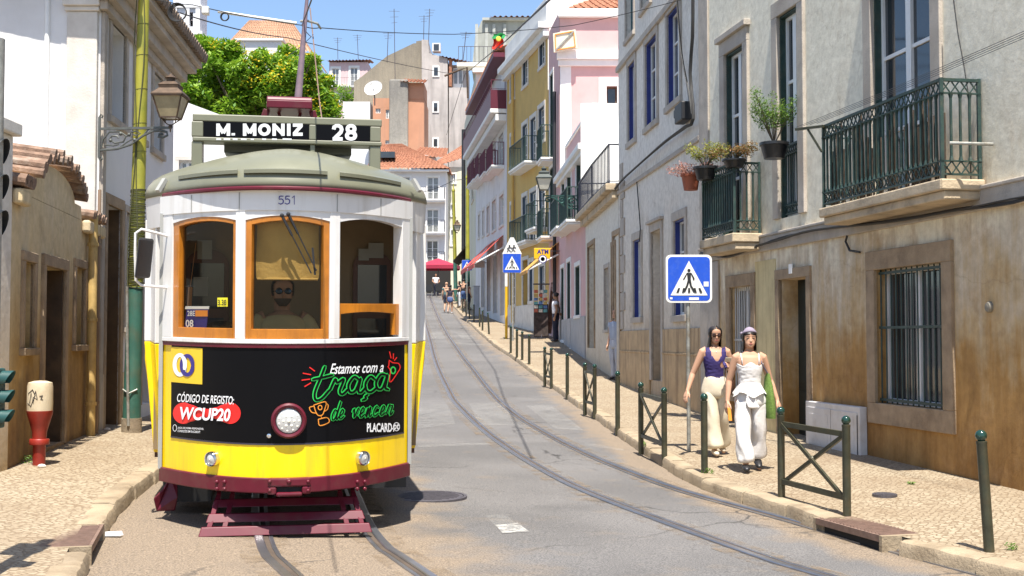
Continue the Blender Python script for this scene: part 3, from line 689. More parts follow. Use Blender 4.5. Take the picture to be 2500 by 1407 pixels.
for k, ys_ in ((4, 5), (7, 8)):
    a_, b_ = gw[k], gw[ys_]; balcony(t, WG, a_[0]-.35, b_[1]+.35, min(a_[2], b_[2]), .55, m_wr, m_green, .16, 1.0, .13)
balcony(t, WG, gw[13][0]-.5, gw[13][1]+.3, gw[10][2], .55, m_wr, m_green, .16, 1., .13)
c = MB(WG.pt); c.box(-.2, WG.L, 0, .45, 13.35, 13.6); c.box(-.15, WG.L, 0, .25, 13.05, 13.35); c.box(-.1, WG.L, -.3, .1, 13.6, 14.6); c.build('cornice', m_wr, t, bevel=.02)
c = MB(WG.pt); c.box(0, WG.L, 0, .03, 0, 2.9); c.build('dado', m_stonew, t)
dp = MB(); up_ = WG.uz(1257, 500)[0]; dp.tube([WG.pt(up_, .1, 13), WG.pt(up_, .1, 2.2)], .07, 8); dp.build('downpipe', m_yel, t)
WG2 = Wall((1.42, 46.62), (9, 46.62), True); w = MB(WG2.pt); w.box(.0, 7, .0, .03, 11, 16.5); w.build('side_wall', M('cream_render', (.7,.66,.5), .8, var=.06), t)
c = MB(WG2.pt); c.box(-.05, .9, .031, .07, 11, 16.5); c.build('trim', m_wr, t)
# ---------------------------------------------------------------- white house with the maroon balcony
WH = Wall((-.24, 54.85), (-2.05, 69.3))
t = thing('house', 'white house with a long maroon balcony front and red shop doors', 'house', (*WH.p0, 2))
m_mar = M('maroon_paint', (.11,.012,.028), .5, var=.1)
hw = [WH.rect(*q) for q in ((1218,1229,330,410), (1199,1209,355,425), (1186,1192,375,430), (1175,1180,390,440), (1166,1170,405,450), (1220,1230,478,550), (1202,1211,490,562), (1189,1195,505,570), (1178,1182,515,575), (1168,1172,525,580))]
hd = [WH.rect(*q) for q in ((1223,1232,610,770), (1205,1214,625,765), (1190,1198,632,760), (1176,1184,640,750))]
w = MB(WH.pt); shell(w, 0, WH.L, 0, 14.2, 8, hw+hd); w.build('wall', M('grey_white_render', (.66,.64,.63), .8, var=.08, vs=1., dirt=(.45,.42,.4), da=.4), t)
for r_ in hw: win(t, WH, r_, m_white, .1, 2, 3, m_glass2, m_stonew, .15, .03)
for k, r_ in enumerate(hd): door(t, WH, r_, m_mar if k % 2 == 0 else m_glass, .15, m_stonew, .14)
for k in range(5):
    r_ = hw[k]; balcony(t, WH, r_[0]-.4, r_[1]+.4, r_[2]-.05, .6, m_wr, m_mar, .16, 1.05, .12)
s = MB(WH.pt); s.box(.05, WH.L, 0, .74, 11.65, 11.85); s.box(.05, WH.L, 0, .5, 11.3, 11.6); o = s.build('gallery', m_wr, t, bevel=.02)
s = MB(WH.pt); s.box(.06, WH.L, .66, .72, 11.85, 12.7); s.box(.06, .12, 0, .66, 11.85, 12.7); s.build('maroon_panel', m_mar, o)
rail_fence('railing', m_mar, o, [WH.pt(.08, .06, 12.7), WH.pt(.08, .69, 12.7), WH.pt(WH.L, .69, 12.7)], .45, .5, .015)
s = MB(WH.pt); s.box(.05, WH.L, 0, .6, 14.2, 14.4); s.build('eave', m_mar, t)
rf = MB(); tiled(rf, WH.pt(0, .6, 14.4), WH.pt(WH.L, .6, 14.4), WH.pt(WH.L, -3, 16), WH.pt(0, -3, 16)); rf.build('roof', m_tile, t, smooth=True)
# ---------------------------------------------------------------- left: white town house, ochre garden wall, gate pillar
WL = Wall((-5.2, 15.4), (-5.6, 20.2), True); WLf = Wall((-13, 15.4), (-5.2, 15.4), True)
t = thing('house', 'white house with stone framed windows and heavy cornice behind the yellow green pole', 'house', (*WL.p0, .3))
m_wl = M('white_limewash', (.7,.69,.68), .85, var=.06, vs=1., bump=.2, bs=12, dirt=(.5,.47,.44), da=.4, ds=.8)
lw = [WL.rect(*q) for q in ((262,298,62,292), (322,345,115,330), (367,389,178,366))]
ld = list(WL.rect(256,291,505,1050)); lq = list(WL.rect(303,318,520,800)); ld2 = list(WL.rect(345,372,560,985))
w = MB(WL.pt); shell(w, 0, WL.L, -1, 6.4, 8, [(*r_, .3) for r_ in lw]+[(*ld, .35), (*lq, .2), (*ld2, .3)]); w.build('wall', m_wl, t)
for r_ in lw: win(t, WL, r_, m_white, .22, 2, 3, m_glass, m_stone, .12, .03)
door(t, WL, ld, M('brown_door', (.05,.03,.018), .6, var=.3), .3, m_stoned, .13, jamb=M('brown_jamb', (.11,.065,.03), .7, var=.35, vs=5)); door(t, WL, ld2, M('brown_door', (.05,.03,.018)), .25, m_stoned, .1)
win(t, WL, lq, m_stoned, .12, 1, 2, m_glass, m_stone, .09, .03)
for a_, e_ in ((.0, ld[0]-.14), (ld[1]+.14, ld2[0]-.11), (ld2[1]+.11, WL.L)): c = MB(WL.pt); c.box(a_, e_, 0, .04, -.5, 1.02); c.build('dado', M('beige_dado', (.48,.39,.26), .85, var=.15, dirt=(.25,.17,.1), da=.6), t)
c = MB(WL.pt)
for z0, z1, d in ((5.62, 5.74, .1), (5.74, 5.9, .2), (5.9, 6.0, .34), (6.0, 6.1, .42)): c.box(-d, WL.L+d*.5, 0, d, z0, z1)
c.box(-.0, .16, 0, .05, -.4, 5.62); c.build('cornice', m_stone, t, bevel=.012)
c = MB(WL.pt)
for i in range(34): u = -.4+i*.16; c.tube([WL.pt(u, .5, 6.13) for u in (u,)]+[WL.pt(u, -1.2, 6.6)], .075, 8)
c.xf = None; c.v = c.v
c2 = MB()
for i in range(34):
    u = -.4+i*.16; c2.tube([WL.pt(u, .52, 6.14), WL.pt(u, -1.2, 6.6)], .08, 8)
c2.build('roof', M('grey_roof_tiles', (.2,.15,.11), .9, var=.3, vs=8), t, smooth=True)
f = MB(WLf.pt); up = WLf.L; pf = lambda px: WLf.uz(px, 700)[0]
f.box(pf(158), pf(233), 0, .07, .2, 5.6); f.box(pf(153), pf(238), 0, .1, 5.6, 5.66); f.box(pf(150), pf(241), 0, .14, 5.66, 5.74); f.box(pf(160), pf(233), 0, .07, 5.74, 6.4); f.build('pilaster', m_stonew, t, bevel=.012)
f = MB(); up_ = pf(110); f.tube([WLf.pt(up_, .06, .5), WLf.pt(up_, .06, 6.3)], .035, 10); f.build('downpipe', m_white, t, smooth=True)
f = MB(); tiled(f, WLf.pt(0, .42, 6.12), WLf.pt(pf(150), .42, 6.12), WLf.pt(pf(150), -2, 7), WLf.pt(0, -2, 7), .2, .05); f.build('eave_tiles', m_tile, t, smooth=True)
# ochre garden wall with the raised tile capped gate
WO = Wall((-4.62, 11.3), (-5.19, 15.36), True)
t = thing('garden_wall', 'stained ochre garden wall with a door and tile capped raised gate', 'wall', (*WO.p0, .3))
m_och = zmat('stained_ochre', [(0, (.17,.1,.04)), (.35, (.36,.23,.08)), (.7, (.6,.47,.27)), (1, (.58,.47,.31))], (.16,.09,.04), (.2, 3.2), amp=.6, damp=.7)
m_niche = M('dark_stone', (.13,.095,.06), .9, var=.3, vs=6, bump=.4)
on = [WO.rect(*q) for q in ((56,80,640,850), (106,156,655,1090), (182,204,655,842))]
w = MB(WO.pt); shell(w, 0, WO.L, -.5, 2.86, .5, [(*on[0], .14), (*on[1], .3), (*on[2], .14)]); w.build('wall', m_och, t)
qa, qb = WO.uz(52, 500)[0], WO.uz(200, 500)[0]; qm = (qa+qb)/2
poly = [(0, 2.865), (qa, 2.865), (qa+.05, 3.02)]+[(qm+(qb-qa)*.36*math.sin(a), 3.02+.26*math.cos(a)) for a in [R(x) for x in range(-90, 91, 15)]]+[(qb-.05, 3.02), (qb, 2.865)]
w = MB(); w.prism(poly[1:], lambda u, z: WO.pt(u, 0, z), lambda u, z: WO.pt(u, -.5, z)); w.build('raised_gate', m_och, t)
c = MB(); c.prism([(0, 2.76), (0, 2.86), (.0, 2.862)], lambda u, z: WO.pt(0, .09, z), lambda u, z: WO.pt(0, .08, z)) if 0 else None
c = MB(WO.pt); c.box(0, qa, 0, .1, 2.72, 2.868); c.box(qb, WO.L, 0, .1, 2.72, 2.868); c.build('moulding', m_och, t, bevel=.03)
c = MB()
def tl(u, z, ang=0, ln=.62):
    a = WO.pt(u, .13, z); b = WO.pt(u, -ln, z+.1); c.tube([a, b], [.052, .043], 8)
for i in range(12): u = qa*(i+.3)/12; tl(u, 2.93+.02*(i % 2))
for i in range(15):
    a = R(-84+168*i/14); tl(qm+(qb-qa)*.38*math.sin(a), 3.06+.28*math.cos(a)+.02*(i % 2))
    if i % 2 == 0: tl(qm+(qb-qa)*.34*math.sin(a), 3.13+.28*math.cos(a))
k = 0
while qb+.08+k*.13 < WO.L: tl(qb+.08+k*.13, 2.93+.02*(k % 2)); k += 1
c.build('ridge_tiles', M('weathered_tiles', (.2,.125,.085), .9, var=.4, vs=9, bump=.4, dirt=(.42,.37,.31), da=.5, ds=7), t, smooth=True)
for k in (0, 2):
    s = MB(WO.pt); s.box(on[k][0], on[k][1], -.16, -.138, on[k][2], on[k][3]); o = s.build('blind_window', m_niche, t); surround(o, WO, on[k], m_stoned, .09, .03, True)
m_jb = M('dark_brown_jamb', (.075,.045,.022), .7, var=.35, vs=5, dirt=(.02,.012,.008), da=.7, ds=3)
o = door(t, WO, on[1], M('dark_brown_door', (.03,.02,.014), .7, var=.3), .26, m_stoned, .11, jamb=m_jb)
s = MB(WO.pt); s.box(on[1][1]-.35, on[1][1]-.2, -.258, -.23, 1.5, 1.62); s.build('letter_box', m_niche, o)
st = MB(WO.pt); st.box(on[1][0]-.05, on[1][1]+.05, -.3, .02, -.1, on[1][2]+.02); st.build('step', m_stoned, t)
for px, r_, mm, nm, lb in ((226, .055, M('ochre_pipe', (.5,.34,.12), .6, var=.25, vs=6, dirt=(.3,.18,.08), da=.6), 'downpipe', 'fat ochre downpipe on the corner between garden wall and white house'), (240, .022, M('rust_pipe', (.25,.17,.11), .7), 'pipe', 'thin rusty pipe beside the fat ochre downpipe')):
    u, _ = WO.uz(px, 700, .08); p = WO.pt(u, .08, 0); tt = thing(nm, lb, 'pipe', (p[0], p[1], pz(p[0], p[1])))
    m_ = MB(); m_.tube([(p[0], p[1], .2), (p[0], p[1], 2.95 if r_ > .03 else 3.3)], r_, 10); m_.build('tube', mm, tt, smooth=True)
    for z in (.7, 1.7, 2.6): m_ = MB(); m_.lathe([(r_+.012, -.02), (r_+.012, .02)], (p[0], p[1], z), 12); m_.build('clamp', mm, tt)
t = thing('gate_pillar', 'pale rendered gate pillar with sloped cap at the left edge', 'pillar', (-5.1, 11.0, .25))
m_pil = zmat('pillar_render', [(0, (.4,.3,.18)), (.4, (.6,.52,.42)), (1, (.68,.63,.56))], (.42,.33,.24), (.2, 2.6), amp=.5, damp=.5)
w = MB(); w.box(-5.7, -4.6, 10.72, 11.28, -.2, 3.34); w.build('shaft', m_pil, t, bevel=.02)
w = MB(); w.box(-5.76, -4.54, 10.66, 11.34, 3.34, 3.46); w.hexa([(-5.72,10.7,3.46),(-4.58,10.7,3.46),(-4.58,11.3,3.46),(-5.72,11.3,3.46)], [(-5.3,10.95,3.66),(-5.0,10.95,3.66),(-5.0,11.05,3.66),(-5.3,11.05,3.66)]); w.build('cap', m_stonew, t, bevel=.015)
# ---------------------------------------------------------------- far houses at the top of the street
def FW(a, b, Y): return Wall(((a-1250)/F*Y, Y), ((b-1250)/F*Y, Y), True)
def zy(y, Y): return D(1250, y, Y).z
def far_house(label, a, b, Y, ytop, mat, wins=(), dep=9, zb=0, fm=None, sur=m_stonew, sw=.16, name='house', cols=2, rows=3, pane=None):
    zb = gz(0, Y)-1; W = FW(a, b, Y); t = thing(name, label, 'house', (*W.p0, zb)); rs = [W.rect(*q) for q in wins]
    w = MB(W.pt); shell(w, 0, W.L, zb, zy(ytop, Y), dep, [(*r_, .25) for r_ in rs]); w.build('wall', mat, t)
    for r_ in rs: win(t, W, r_, fm or m_white, .12, cols, rows, pane or m_glass2, sur, sw, .04)
    return t, W, rs
# white house with balconies that closes the street
m_wfar = M('white_far', (.66,.65,.64), .8, var=.06, vs=.6, dirt=(.5,.48,.45), da=.3)
Y = 104
t, W, rs = far_house('white house with three floors of balconies closing the far end of the street', 905, 1088, Y, 416, m_wfar, [(1043,1070,433,488), (1042,1070,512,568), (1042,1069,588,645), (975,1000,433,488)], 12, 4, m_white, m_wr, .12)
for k, r_ in enumerate(rs[:3]):
    balcony(t, W, W.uz(1010, 500)[0], W.L-.05, r_[2], .7, m_wr, m_navy, .25, 1.0, .2, r=.012)
s = MB(W.pt); s.box(-.2, W.L+.25, 0, .5, zy(416, Y)-.15, zy(416, Y)); s.build('eave', m_wr, t)
rf = MB(); e = zy(414, Y); pk = zy(352, Y+5); tiled(rf, W.pt(-.3, .6, e), W.pt(W.L+.3, .6, e), W.pt(W.L-4.3, -5, pk), W.pt(-.3, -5, pk), .34, .06); tiled(rf, W.pt(W.L+.3, .6, e), W.pt(W.L+.3, -11, e), W.pt(W.L-4.3, -6, pk), W.pt(W.L-4.3, -5, pk), .34, .06); o = rf.build('roof', m_tile, t, smooth=True)
s = MB(W.pt); q = W.uz(948, 380); s.box(q[0]-.8, q[0]+.5, -1.6, -.6, e+1.1, e+1.62); s.build('skylight', m_glass, o)
Y = 108
t, W, rs = far_house('pale green cream house with small windows at the end of the street', 1075, 1175, Y, 408, M('pale_cream', (.6,.57,.44), .8, var=.08, dirt=(.45,.42,.33), da=.4), [(1101,1111,425,448), (1101,1110,500,528), (1101,1110,562,600)], 10, 4, m_white, m_wr, .1)
rf = MB(); e = zy(408, Y); tiled(rf, W.pt(-1.6, .4, e-.4), W.pt(W.L, .4, e+1.2), W.pt(W.L, -7, zy(335, Y+7)), W.pt(2., -7, zy(350, Y+7)), .34, .06); rf.build('roof', m_tile, t, smooth=True)
Y = 112
t, W, rs = far_house('small white dormer house with tiled roof between the orange rooftops', 998, 1062, Y, 382, m_wfar, [(1003,1012,385,402), (1032,1042,382,400)], 6, 10, m_white, m_wr, .1)
rf = MB(); e = zy(382, Y); tiled(rf, W.pt(.2, .5, e), W.pt(W.L+1, .3, e-.2), W.pt(W.L+1, -3.5, e+1.3), W.pt(.8, -3.5, e+1.4), .34, .06); rf.build('roof', m_tile, t, smooth=True)
# orange house with grey chimney stack
m_or = M('salmon_render', (.47,.235,.14), .85, var=.1, vs=.5, bump=.2, bs=8, dirt=(.35,.2,.13), da=.5, ds=.5, streak=True)
m_gr = zmat('weathered_cement', [(0, (.42,.37,.28)), (.4, (.36,.33,.28)), (1, (.2,.19,.17))], (.17,.16,.14), (12, 26), amp=2., damp=.6)
Y = 116
t, W, rs = far_house('salmon orange house wedged around a weathered grey chimney stack', 908, 1034, Y, 240, m_or, [(915,927,265,277), (940,952,268,290), (939,948,343,365)], 6, 8, m_white, None)
w = MB(W.pt); a_ = W.uz(996, 300)[0]; w.box(a_, W.L, -4, .05, zy(242, Y), zy(203, Y)); w.build('tower', m_or, t)
w = MB(W.pt); w.prism([(W.uz(951,300)[0], 0), (W.uz(997,300)[0], 0), (W.uz(997,300)[0], 1), (W.uz(951,300)[0], 1)], lambda u, k: (u, .5, 6 if not k else zy(196, Y)), lambda u, k: (u, -1.2, 6 if not k else zy(196, Y))); w.build('chimney', m_gr, t, bevel=.15)
rf = MB(); tiled(rf, W.pt(W.uz(978,300)[0], .7, zy(203, Y)), W.pt(W.L+.2, .7, zy(207, Y)), W.pt(W.L+.2, -2.5, zy(182, Y)), W.pt(W.uz(985,300)[0], -2.5, zy(180, Y)), .34, .07); rf.build('roof', m_tile, t, smooth=True)
s = MB(W.pt); s.box(W.uz(838,300)[0], W.uz(904,300)[0], -4, .3, 5, zy(250, Y)); s.build('shed', m_wfar, t)
# big grey gable
Y = 126
W = FW(862, 1140, Y); t = thing('house', 'big weathered grey gable house with antennas on its ridge', 'house', (*W.p0, 8))
pl_ = [(864,700),(864,200),(880,190),(945,137),(1010,106),(1016,106),(1016,101),(1030,99)]
w = MB(); w.prism([W.uz(*p) for p in pl_]+[W.uz(1030, 700)], lambda u, z: W.pt(u, 0, z), lambda u, z: W.pt(u, -9, z)); w.build('wall', zmat('old_cement_wall', [(0, (.36,.31,.23)), (.6, (.31,.27,.2)), (1, (.2,.175,.135))], (.25,.22,.18), (16, 32), amp=2.2, damp=.6), t)
w = MB(); w.prism([W.uz(*p) for p in [(1030,700),(1030,99),(1046,100),(1048,132),(1093,145),(1096,700)]], lambda u, z: W.pt(u, .35, z), lambda u, z: W.pt(u, -8, z)); w.build('side_wall', M('pale_grey_wall', (.42,.385,.36), .85, var=.18, vs=.5, dirt=(.2,.18,.17), da=.8, ds=.4, streak=True), t)
W2 = FW(862, 1140, Y-.36)
for q in ((1058,1068,165,185), (1058,1067,252,272), (1058,1067,340,358)):
    r_ = W2.rect(*q); f = MB(W2.pt); f.box(r_[0]-.15, r_[1]+.15, -.02, .06, r_[2]-.15, r_[3]+.15); o = f.build('window', m_wr, t); p = MB(W2.pt); p.box(r_[0], r_[1], .0, .08, r_[2], r_[3]); p.build('pane', m_glass, o)
w = MB(W.pt); w.box(W.uz(1096,300)[0], W.L, -7, .2, 6, zy(215, Y)); w.box(W.uz(1093,300)[0], W.L, -7, -.8, zy(215, Y), zy(155, Y)); w.build('attic', M('pale_grey_wall', (.5,.45,.38)), t)
w = MB(W.pt); w.box(W.uz(1096,300)[0], W.uz(1103,300)[0], -.8, .26, zy(212, Y), zy(146, Y)); w.build('tile_hung_wall', m_tile, t)
r_ = FW(862, 1140, Y-.2).rect(1105, 1129, 162, 212); f = MB(W.pt); f.box(r_[0], r_[1], -.8, -.7, r_[2], r_[3]); o = f.build('window', m_white, t); p = MB(W.pt)
for k in range(2): p.box(r_[0]+.1+k*(r_[1]-r_[0])/2, r_[0]+(k+1)*(r_[1]-r_[0])/2-.08, -.7, -.68, r_[2]+.5, r_[3]-.15)
p.build('pane', m_glass2, o)
rf = MB(); tiled(rf, W.pt(W.uz(1072,300)[0], .6, zy(140, Y)), W.pt(W.L+.2, .6, zy(155, Y)), W.pt(W.L+.2, -5, zy(135, Y)), W.pt(W.uz(1075,300)[0], -5, zy(118, Y)), .36, .07); rf.build('roof', m_tile, t, smooth=True)
d = MB(W.pt); a_ = W.uz(1056,110)[0]; d.box(a_, a_+.85, -.5, .5, zy(128,Y), zy(108,Y)); o = d.build('dormer', m_wfar, t); d = MB(W.pt); d.box(a_+.15, a_+.7, .5, .53, zy(126,Y), zy(111,Y)); d.build('pane', m_glass, o)
# pink house, church roof, bell tower
Y = 150
t, W, rs = far_house('pale pink house with white framed windows beside the tree crown', 800, 895, Y, 152, M('pale_pink', (.58,.42,.42), .8, var=.06), [(808,824,168,212), (853,870,166,212), (808,824,232,262)], 8, 12, m_white, m_wr, .25)
rf = MB(); tiled(rf, W.pt(-.3, .5, zy(151,Y)), W.pt(W.L+.3, .5, zy(149,Y)), W.pt(W.L+.3, -4, zy(137,Y)), W.pt(-.3, -4, zy(139,Y)), .4, .08); rf.build('roof', m_tile, t, smooth=True)
balcony(t, W, .1, W.L-.1, rs[1][2], .6, m_wr, m_navy, .2, 1, .3)
Y = 175
W = FW(537, 757, Y); t = thing('church', 'church with a broad pale tiled hip roof on the hilltop', 'church', (*W.p0, 20))
w = MB(W.pt); w.box(.3, W.L-.3, -14, -.3, 8, zy(128, Y)); w.build('wall', m_wfar, t)
e0, e1 = zy(128, Y), zy(124, Y); rg = zy(50, Y+7); ra, rb2 = W.uz(590, 60)[0]-.3, W.uz(683, 60)[0]+.2
rf = MB(); tiled(rf, W.pt(-.2, .4, e0), W.pt(W.L, .4, e0), W.pt(rb2, -7, rg), W.pt(ra, -7, rg), .5, .12, .8)
tiled(rf, W.pt(-.2, -14, e0), W.pt(-.2, .4, e0), W.pt(ra, -7, rg), W.pt(ra, -8, rg), .5, .12, .8); tiled(rf, W.pt(W.L, .4, e0), W.pt(W.L, -14, e0), W.pt(rb2, -8, rg), W.pt(rb2, -7, rg), .5, .12, .8); rf.build('roof', m_tilep, t, smooth=True)
a_, b_ = W.uz(583, 100)[0], W.uz(690, 100)[0]; w = MB(W.pt); w.box(a_, b_, -4, .9, 8, zy(104, Y)); w.box(a_-.3, b_+.3, -4, 1.3, zy(104, Y), zy(99, Y)); w.build('porch', m_wfar, t)
Y = 170
W = FW(414, 481, Y); t = thing('bell_tower', 'white church bell tower with arched bell openings', 'tower', (*W.p0, 20)); L_ = W.L
ho = [W.rect(*q) for q in ((422,430,30,62), (455,464,30,65))]
w = MB(W.pt); shell(w, 0, L_, 8, zy(-40, Y), L_, [(*h, .8) for h in ho]); w.build('wall', M('white_tower', (.62,.63,.66), .8, var=.1, dirt=(.4,.41,.43), da=.5), t)
w = MB(W.pt); w.box(-.4, L_+.4, -L_-.4, .4, zy(86, Y), zy(78, Y)); w.box(-.3, L_+.3, -L_-.3, .3, zy(20, Y), zy(14, Y))
for u in (0, L_*.46, L_-.6): w.box(u, u+.6, 0, .25, zy(78, Y), zy(20, Y))
w.build('cornice', m_wfar, t)
for h in ho: b = MB(); c_ = W.pt((h[0]+h[1])/2, -.5, h[3]-.5); b.lathe([(.05, 0), (.12, -.05), (.16, -.45), (.25, -.6)], c_, 12); b.build('bell', m_iron, t)
# white house left behind the tram
Y = 31
W = FW(400, 640, Y); t = thing('house', 'plain white house with slanting parapet behind the tram roof', 'house', (*W.p0, .5)); r_ = W.rect(434, 470, 392, 440)
w = MB(W.pt); shell(w, 0, W.L, -1, 6.2, 6, [(*r_, .2)]); w.build('wall', m_wl, t)
w = MB(); w.prism([(0, 6.201), (W.L, 6.201)]+[W.uz(*p) for p in ((545, 283), (520, 274), (458, 251))]+[(0, W.uz(458, 251)[1])], lambda u, z: W.pt(u, 0, z), lambda u, z: W.pt(u, -.35, z)); w.build('parapet', m_wl, t)
win(t, W, r_, m_white, .12, 2, 2, m_glass2, m_stonew, .1, .03)
# upper neighbours over the maroon balcony house
WI = Wall((-2.06, 69.35), (-3.35, 86)); WJ = Wall((-2.03, 69.34), (6, 69.34), True)
t = thing('house', 'tall narrow cream house with dark downpipe past the maroon balcony', 'house', (*WI.p0, 3))
iw = [WI.rect(*q) for q in ((1152,1156,300,370), (1143,1147,420,480), (1152,1157,420,490))]
w = MB(WI.pt); shell(w, 0, WI.L, 1, 16.6, 8, iw); w.build('wall', M('pale_cream', (.6,.57,.44)), t)
for r_ in iw: win(t, WI, r_, m_white, .1, 2, 3, m_glass, m_stonew, .15)
dp = MB(); dp.tube([WI.pt(WI.L-1.5, .12, 16), WI.pt(WI.L-1.5, .12, 4)], .14, 8); dp.build('downpipe', M('black_pipe', (.02,.02,.022)), t)
w = MB(WJ.pt); w.box(-.02, WJ.uz(1185,200)[0], .0, .06, 12, 16.6); w.build('white_pilaster', m_wr, t); w = MB(WJ.pt); a_ = WJ.uz(1185,200)[0]+.002; w.box(a_, 7, .0, .05, 12, 16.3); w.build('yellow_wall', m_yel, t)
w = MB(WJ.pt); w.box(-.2, 7, 0, .4, 16.6, 16.85); w.build('cornice', m_wr, t)
Y = 76
W = FW(1140, 1330, Y); t = thing('house', 'grey green mansard house with a rooftop terrace railing and flag', 'house', (*W.p0, 18))
q = [W.uz(*p) for p in ((1152,172),(1160,88),(1175,52),(1182,46),(1330,50),(1330,172))]
w = MB(); w.prism([(u, z if z > 17.8 else 3) for u, z in q], lambda u, z: W.pt(u, 0, z), lambda u, z: W.pt(u, -6, z)); w.build('wall', M('zinc_grey', (.3,.31,.28), .6, var=.12, vs=1.2, dirt=(.19,.2,.18), da=.5, ds=.8, streak=True), t)
s = MB(W.pt)
for px in (1164, 1188, 1206, 1232): u = W.uz(px, 100)[0]; s.box(u-.09, u+.09, 0, .12, zy(168, Y), zy(60, Y))
s.box(W.uz(1178,100)[0], W.L, 0, .3, zy(52, Y), zy(46, Y)); s.build('pilaster', M('zinc_trim', (.36,.37,.34), .6), t)
r_ = W.rect(1217, 1230, 105, 160); f = MB(W.pt); f.box(r_[0], r_[1], -.01, .05, r_[2], r_[3]); o = f.build('window', m_blue, t); p = MB(W.pt); p.box(r_[0]+.06, r_[1]-.06, .05, .07, r_[2]+.06, r_[3]-.06); p.build('pane', m_glass2, o)
s = MB(W.pt); s.box(-.6, W.L, 0, 1.2, zy(163, Y)-.25, zy(163, Y)); o = s.build('terrace', m_stonew, t); rail_fence('railing', m_iron, o, [W.pt(-.5, 1.1, zy(163, Y)), W.pt(W.L, 1.1, zy(163, Y))], 1.0, .25, .014)
rf = MB(); tiled(rf, W.pt(W.uz(1195,50)[0], .4, zy(46,Y)), W.pt(W.L, .4, zy(46,Y)), W.pt(W.L, -4, zy(26,Y)), W.pt(W.uz(1235,50)[0], -4, zy(28,Y)), .34, .07); rf.build('roof', m_tile, t, smooth=True)
# ---------------------------------------------------------------- tree
def leafy(mb, blobs, n, size, rg, flat=.55):
    tot = sum(b[1]**2 for b in blobs)
    for c, r, sq in blobs:
        for _ in range(int(n*r*r/tot)):
            v = Vector((rg.gauss(0, 1), rg.gauss(0, 1), rg.gauss(0, 1))).normalized()*r*(rg.random()**.34)
            v.z *= sq; p = Vector(c)+v
            s = size*rg.uniform(.6, 1.3); a = Vector((rg.gauss(0, 1), rg.gauss(0, 1), rg.gauss(0, .6))).normalized(); b = a.cross(Vector((rg.gauss(0, .5), rg.gauss(0, .5), 1))).normalized()
            mb.add([p-a*s, p-b*s*flat*.6, p+a*s, p+b*s*flat*.6], [(0, 1, 2, 3)])
def leafmat(name, a, b, vs=.6):
    m = M(name, a, .6, var=0); nt = m.node_tree; bs = nt.nodes['Principled BSDF']; N = nt.nodes.new; L = nt.links.new
    g = N('ShaderNodeNewGeometry'); r = N('ShaderNodeValToRGB'); r.color_ramp.elements[0].color = (*a, 1); r.color_ramp.elements[1].color = (*b, 1); L(g.outputs['Random Per Island'], r.inputs[0]); L(r.outputs[0], bs.inputs['Base Color'])
    t = N('ShaderNodeBsdfTranslucent'); L(r.outputs[0], t.inputs[0]); x = N('ShaderNodeMixShader'); x.inputs[0].default_value = .35; L(bs.outputs[0], x.inputs[1]); L(t.outputs[0], x.inputs[2]); L(x.outputs[0], nt.nodes['Material Output'].inputs[0])
    return m
m_leaf = leafmat('tree_leaf', (.075,.2,.01), (.29,.44,.03)); m_flower = leafmat('yellow_blossom', (.6,.4,.01), (.72,.58,.03))
m_bark = M('bark', (.12,.09,.06), .9, var=.3, vs=6, bump=.6)
Y = 56
bc = D(640, 230, Y); t = thing('tree', 'leafy green tree with yellow blossom behind the tram roof', 'tree', (bc.x, Y, gz(bc.x, Y)))
rg = random.Random(5)
blobs = []
for px, py, r in ((455,175,36),(500,115,34),(455,130,24),(560,130,40),(530,190,55),(470,225,45),(600,170,50),(610,230,60),(680,150,40),(670,215,60),(740,160,42),(745,225,58),(790,200,30),(790,240,40),(560,240,60),(480,100,20),(712,130,26),(765,150,24),(640,140,26),(640,285,75),(560,290,65),(740,285,65),(480,275,55),(790,280,45),(440,215,40),(700,180,45),(520,150,35)):
    for k in range(3): blobs.append((D(px+rg.uniform(-12,12), py+rg.uniform(-8,8), Y+rg.uniform(-2.2, 2.6)), r*1.02/54*rg.uniform(.75,1), .8))
tk = MB(); base = Vector((bc.x, Y, gz(bc.x, Y)-.3)); fk = base+Vector((.2, 0, 6.5)); tk.tube([base, base+Vector((.1,.1,3)), fk], [.38,.3,.24], 10)
for c, r, s_ in blobs[::4]: m_ = fk.lerp(c, .55)+Vector((0, 0, .3)); tk.tube([fk, m_, c], [.15, .08, .03], 6)
tk.build('trunk', m_bark, t, smooth=True)
c = MB(); leafy(c, blobs, 42000, .16, rg); c.build('crown', m_leaf, t)
fb = [(c_+Vector((rg.uniform(-.4,.4), rg.uniform(-.8,0), .35*r)), r*.62, .7) for c_, r, _ in blobs if rg.random() < (.75 if c_.x > bc.x else .33)]
c = MB(); leafy(c, fb, 2000, .06, rg, 1.2); c.build('blossom', m_flower, t)
def shrub(name, label, c, r, n, size, cat='shrub', m=None, h=1.2):
    t = thing(name, label, cat, (c.x, c.y, c.z-r*.8)); b = MB(); leafy(b, [(c, r, h), (c+Vector((r*.5, 0, -r*.3)), r*.7, 1)], n, size, rg); b.build('foliage', m or m_leaf, t)
    b = MB(); b.tube([c+Vector((0, 0, -r*2.2)), c], [.08, .03], 6); b.build('stem', m_bark, t)
shrub('shrub', 'small green shrub growing in front of the pale pink house', D(840, 235, 140), 1.2, 900, .2)
